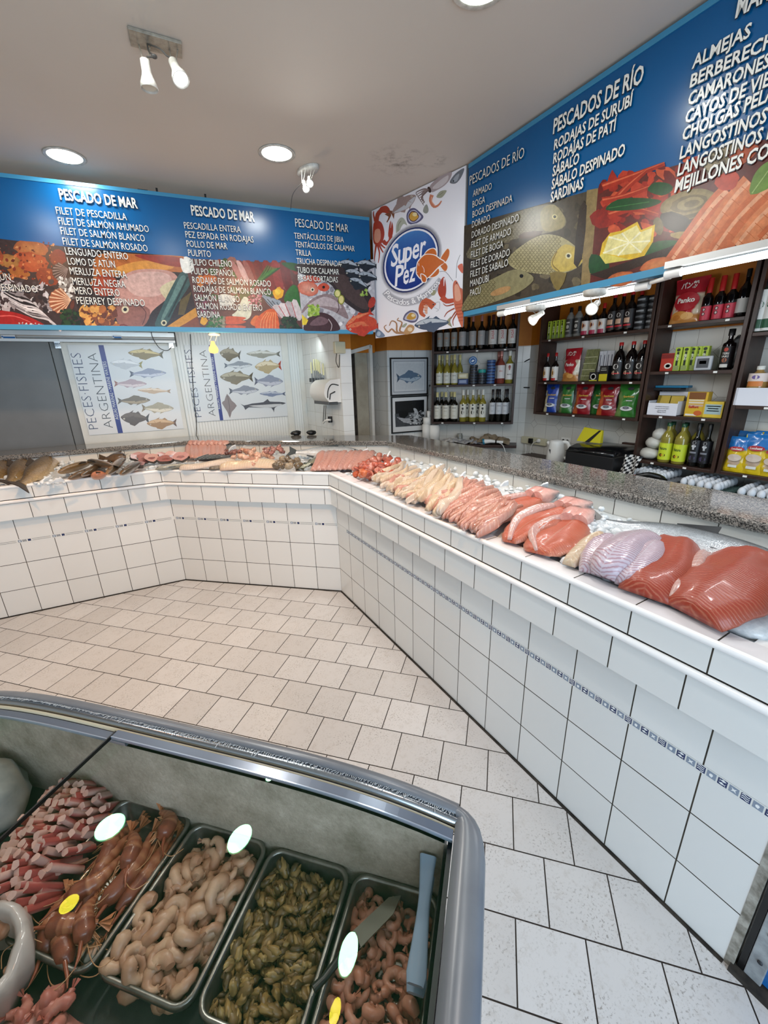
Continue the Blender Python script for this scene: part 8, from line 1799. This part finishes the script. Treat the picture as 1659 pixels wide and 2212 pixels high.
# whole prawns
M_prn = ink('prawn_shell', .3, var=.3, scale=90, bump=.4, coat=.3)
def prawn(label, head, tail, bend, z0, z1, roll, k):
    A_, B_ = F(*head, z0), F(*tail, z1); t = thing('prawn', label, 'prawn', tuple((A_ + B_) / 2), 0, 'whole red prawns'); ex = (B_ - A_); L = ex.length; ex.normalize(); sd = V((0, 0, 1)).cross(ex).normalized(); dn_ = -V((0, 0, 1)); side = sd * cos(roll) + dn_ * sin(roll)
    P_ = lambda u: A_ + ex * (L * u) - side * (bend * L * sin(pi * u)); n_ = 22; pts = [P_(i / n_) for i in range(n_ + 1)]
    prof_ = lambda u: (.35 + u * 4.5 if u < .14 else (1.0 if u < .38 else 1.0 - .72 * ((u - .38) / .62) ** 1.3)); c1, c2, c3 = lin('#8a4c34'), lin('#ab7250'), lin('#6a3526')
    b = MB().m(M_prn); b.tube(pts, [.0165 * prof_(i / n_) * (1 + (.08 * cos(i * pi * .9) if i > 8 else 0)) for i in range(n_ + 1)], 10, cols=[lerp3(c1, c2, .5 + .5 * sin(i * 1.9 + k)) if i > 8 else lerp3(c1, c3, .4 + .3 * sin(i)) for i in range(n_ + 1)]); b.build('body', t, True)
    b = MB().m(M_prn).color('#8d4a30'); b.tube([P_(.08) - side * .008, A_ - ex * .02 - side * .010, A_ - ex * .04 - side * .014], [.004, .003, .0008], 6); b.build('rostrum', t, True)
    b = MB().m(M_prn).color('#b87850')
    for q in (-1, 0, 1): f = V((0, 0, 1)) * .006 * q; b.add([B_, B_ + ex * .024 + sd * .007 * q + f - sd * .005, B_ + ex * .026 + sd * .007 * q + f + sd * .005, B_ + V((0, 0, -.002))], [(0, 1, 2), (3, 2, 1), (0, 3, 1), (0, 2, 3)])
    b.build('tail_fan', t, True)
    b = MB().m(M_prn).color('#c08a60'); r_ = random.Random(k)
    for i in range(6): b = MB().m(M_prn).color('#c08a60'); u = .16 + i * .04; p = P_(u) + side * .011; b.tube([p, p + side * .014 + ex * r_.uniform(-.012, .006) + V((0, 0, r_.uniform(-.004, .006))), p + side * r_.uniform(.022, .030) - ex * r_.uniform(.005, .03) + V((0, 0, r_.uniform(-.006, .004)))], [.0016, .0012, .0006], 5); b.build('leg', t, True)
    for i in range(5): b = MB().m(M_prn).color('#c08a60'); u = .42 + i * .09; p = P_(u) + side * .009; b.tube([p, p + side * .010 + ex * .004], [.0022, .0008], 5); b.build('swimmeret', t, True)
    for i in range(2): b = MB().m(M_prn).color('#b98a60'); b.tube(smooth_loop([A_, A_ - ex * .03 + sd * (.012 * (i * 2 - 1)), A_ - ex * .05 + sd * .03 * (i * 2 - 1) + V((0, 0, .006)), A_ - ex * .04 + sd * .05 * (i * 2 - 1)], 4, False), .0008, 5); b.build('antenna', t, True)
    for sg in (-1, 1): b = MB().m(M_eye); b.ell(P_(.05) + sd * .007 * sg - side * .004, .0025, .0025, .0025, 6, 5); b.build('eye', t, True)
for k, (h_, tl, bd, z0, z1, rl, lb) in enumerate((((.628, .245), (.632, .115), .14, .700, .705, .3, 'long curved prawn lying in the middle of the prawn tray, legs towards the pale shrimps'), ((.655, .25), (.672, .11), .12, .695, .695, 2.6, 'prawn beside the middle one, nearest the crab sticks'), ((.600, .235), (.600, .095), .06, .688, .690, .2, 'straight prawn along the wall of the pale shrimp tray'), ((.604, .125), (.640, .078), .35, .712, .714, .1, 'prawn curled over at the far end of the prawn tray'), ((.585, .21), (.588, .10), .04, .680, .682, .3, 'prawn against the tray wall at the far corner'), ((.690, .29), (.610, .262), .16, .700, .700, 1.2, 'prawn lying crosswise in the near half of the prawn tray'), ((.612, .315), (.690, .268), .10, .690, .692, 2.0, 'prawn pointing at the near corner of the prawn tray'), ((.665, .315), (.715, .24), .12, .684, .69, 2.4, 'dark prawn beside the open plastic bag'), ((.640, .235), (.616, .10), .10, .684, .684, .6, 'prawn half buried under the middle ones'), ((.625, .19), (.668, .13), .2, .716, .716, .5, 'prawn lying over the far ends of the middle ones'), ((.70, .25), (.655, .17), .18, .706, .708, .2, 'prawn with its head by the open bag and tail towards the middle'), ((.60, .29), (.645, .235), .2, .704, .704, 2.2, 'small curved prawn beside the pale shrimp tray, near half'), ((.68, .20), (.735, .12), .15, .700, .700, .4, 'prawn leaning on the tray edge beside the crab sticks'), ((.72, .16), (.70, .09), .08, .682, .682, .4, 'prawn in the shade next to the crab sticks'))): prawn(lb, h_, tl, bd, z0, z1, rl, k)
# crab sticks
M_crab = ink('crab_stick', .4, var=.2, scale=90, bump=.25)
def stick(seed):
    r_ = random.Random(seed); b = MB().m(M_crab); a, h = .0068, .034 * r_.uniform(.9, 1.1); q = [(x + r_.uniform(-.001, .001), y + r_.uniform(-.001, .001)) for x, y in rrect(a, a * .85, .003, 2)]; n_ = len(q); v = [(x, y, -h) for x, y in q] + [(x * 1.02, y * 1.02, 0) for x, y in q] + [(x, y, h) for x, y in q]
    cs = [lin(('#a64e48', '#bb7a72', '#c9a498')[0 if y > .002 else (1 if abs(y) < .003 else 2)]) for x, y in q]; fs_ = [(r0 * n_ + i, r0 * n_ + (i + 1) % n_, (r0 + 1) * n_ + (i + 1) % n_, (r0 + 1) * n_ + i) for r0 in (0, 1) for i in range(n_)]; b.add(v, fs_, True, cols=cs * 3); b.color('#c9a294'); b.add(v[-n_:], [tuple(range(n_))]); b.add(v[:n_], [tuple(range(n_ - 1, -1, -1))]); return b
sm = [stick(k) for k in range(6)]; first = {}; rr6 = random.Random(9)
for k in range(120):
    i, j = k % 10, k // 10; s, w_ = .775 + i * .0165 + rr6.uniform(-.005, .005) - j * .004, .078 + j * .0175 + rr6.uniform(-.005, .005); z = .700 + .03 * sin(i * .35) + rr6.uniform(-.010, .010)
    q = k % 6
    if q not in first: o = sm[q].build('crab_stick'); first[q] = o
    else: o = copy_tree(first[q])
    o.location = F(s, w_, z); o.rotation_euler = (E2 * .75 + V((rr6.uniform(-.3, .3), rr6.uniform(-.3, .3), 1.0))).to_track_quat('Z', 'Y').to_euler(); o.rotation_euler.rotate_axis('Z', rr6.uniform(0, 6.3)); tag(o, 'red and white crab stick in the heap between the plastic bag and the prawns', 'crab stick', 'crab sticks')
# bags
M_film = mat('thin_white_film', '#d2c6be', .25, bump=(30, .5), trans=.25, coat=.3)
def bagblob(name, label, s, w_, z, rx, ry, rz, mt, seed):
    t = thing(name, label, 'bag', tuple(F(s, w_, z)), FRZ); b = MB().m(mt); rgs = []
    for i in range(15):
        a = -pi / 2 + pi * min(max(i / 14, .02), .98); ring = []
        for j in range(26): q = V((cos(a) * cos(2 * pi * j / 26), cos(a) * sin(2 * pi * j / 26), sin(a))); f = 1 + .16 * noise.noise(q * 2.2 + V((seed, 0, 0))) + .06 * noise.noise(q * 7 + V((0, seed, 0))); ring.append((q.x * rx * f, q.y * ry * f, max(-rz * .9, q.z * rz * f)))
        rgs.append(ring)
    b.loft(rgs); b.build('film', t); return t
bagblob('frozen_bag', 'grey translucent plastic bag of frozen fish under the rear lid', 1.085, .165, .71, .12, .095, .085, mat('frozen_bag_film', '#7d8482', .3, var=(9, '#a8aca8'), bump=(22, .5), coat=.4), 3)
t = thing('open_bag', 'open white plastic bag with rolled rim beside the crab sticks', 'bag', tuple(F(.755, .375, zf + .002)), FRZ)
b = MB().m(M_film); pf = [(.07, .0), (.095, .03), (.102, .07), (.098, .092), (.088, .099), (.079, .092), (.076, .075), (.070, .05)]; n_ = 36
b.loft([[((r + .014 * noise.noise(V((cos(2 * pi * j / n_) * 3, sin(2 * pi * j / n_) * 3, z * 30)))) * cos(2 * pi * j / n_) * 1.05, (r + .008 * noise.noise(V((cos(2 * pi * j / n_) * 4, sin(2 * pi * j / n_) * 4, z * 20)))) * sin(2 * pi * j / n_) * .85, z + .022 * noise.noise(V((cos(2 * pi * j / n_) * 1.5, sin(2 * pi * j / n_) * 1.5, 7)))) for j in range(n_)] for r, z in pf], True, True, False); b.build('film', t)
heap('fish_piece', 'pale seafood piece inside the open white bag', 'seafood piece', 'pieces in the open bag', [shrimp_mesh(k + 30, .030, .0125, 1.3, '#c9a084', '#a06c50') for k in range(3)], [(.755 + .05 * cos(k * 2.4) * sqrt(k / 14), .375 + .045 * sin(k * 2.4) * sqrt(k / 14), .700 + .0012 * k, rr6) for k in range(14)], .4)
bagblob('pink_meat_bag', 'soft pink bag of crab meat lying on the freezer floor near the open bag', .57, .42, .672, .10, .065, .035, mat('pink_film', '#a86a5e', .35, var=(26, '#c9968a'), bump=(30, .5), coat=.3), 8)
heap('crab_meat', 'pink shredded crab meat lump by the pink bag', 'crab meat', 'crab meat lumps', [shrimp_mesh(k + 50, .016, .011, 2.2, '#c98a7a', '#a85c4e') for k in range(3)], [(.60 + .05 * cos(k * 2.4) * sqrt(k / 16), .385 + .04 * sin(k * 2.4) * sqrt(k / 16), .685 + .001 * k, rr6) for k in range(16)], .5)
# knife and tongs
t = thing('knife', 'knife with a broad dull steel blade and black handle lying over the pink shrimps', 'knife', tuple(F(.14, .18, .705)))
tp, bl_, hd = F(.092, .095, .712), F(.152, .178, .716), F(.186, .238, .722); d = (bl_ - tp).normalized(); sd = V((0, 0, 1)).cross(d); b = MB().m(mat('dull_blade', '#6d6c62', .35, .8))
P_ = [bl_ + sd * .013, bl_ - sd * .013, tp + d * .02 - sd * .012, tp, tp + d * .03 + sd * .012]; b.add(P_ + [p + V((0, 0, .0025)) for p in P_], [(4, 3, 2, 1, 0), (5, 6, 7, 8, 9)] + [(i, (i + 1) % 5, 5 + (i + 1) % 5, 5 + i) for i in range(5)]); b.build('blade', t, True)
b = MB().m(M_black); b.tube([bl_ - d * .002, bl_ + d * .018, bl_ + d * .024, hd - d * .004, hd + d * .015], [.014, .013, .007, .006, .007], 8, flat=.6); b.build('handle', t, True)
t = thing('plastic_tongs', 'pale blue plastic tongs leaning in the corner over the pink shrimps', 'tongs', tuple(F(.05, .1, .75)))
M_tong = mat('pale_blue_plastic', '#8ea3b8', .25, coat=.3); u0, u1 = F(.047, .072, .80), F(.043, .215, .742); ex = (u1 - u0); 
b = MB().m(M_tong); rgs = []
for k in range(13):
    u = k / 12; p = u0 + ex * u + V((0, 0, -.012 * sin(pi * u))); w_ = .015 - .006 * sin(min(1, u * 2) * pi / 2) + .012 * max(0, u - .35) ; w_ = w_ if u < 1 else w_ * .8; hh = .010 * (1 - u) + .003; sd = E1; rgs.append([p - sd * w_, p - sd * w_ * .9 + V((0, 0, hh * .2)), p - sd * w_ * .7 + V((0, 0, .004)), p + sd * w_ * .7 + V((0, 0, .004)), p + sd * w_ * .9 + V((0, 0, hh * .2)), p + sd * w_, p + sd * w_ * .8 - V((0, 0, hh)), p - sd * w_ * .8 - V((0, 0, hh))])
b.loft(rgs, True, True); b.build('arm', t, True); b = MB().m(M_tong); b.loft([[q + V((0, 0, -.024)) for q in r_] for r_ in rgs[1:]], True, True); b.build('arm', t, True)

# ------------------------------------------------------------------ shopfront frame at the end of the counter
sf = thing('shopfront_door', 'metal-framed shopfront door with a blue panel at the end of the tiled counter', 'door', (1.2, .08, 0))
b = MB().m(M_black); b.box(1.170, .100, 0.01, 1.20, .114, 2.0); b.build('dark_gap', sf, True)  # black box stands in for the dark of the gap beside the jamb
b = MB().m(mat('worn_aluminium', '#a3a8aa', .4, .15, var=(20, '#7d8183'), bump=(60, .1))); b.box(1.170, .062, .02, 1.22, .099, 2.0); b.build('jamb', sf, True, .002)
b = MB().m(M_fdark)
for z in (.10, .21, .34): b.T = MX.Translation((1.169, .078, z)) @ MX.Rotation(-pi / 2, 4, 'Y'); b.lathe([(.006, 0), (.006, .002), (.003, .003)], 10)
b.build('screw', sf, True)
b = MB().m(mat('blue_door_panel', '#1d66a8', .25, var=(14, '#174f86'))); b.box(1.176, -.6, .03, 1.21, .062, 2.0); b.build('panel', sf, True)
b = MB().m(mat('yellow_stripe', '#c9b65a', .4)); b.box(1.173, -.6, .235, 1.176, .060, .26); b.build('stripe', sf, True)
b = MB().m(M_dark); b.box(1.15, -.6, 0, 1.22, .125, .02); b.build('sill', sf, True)
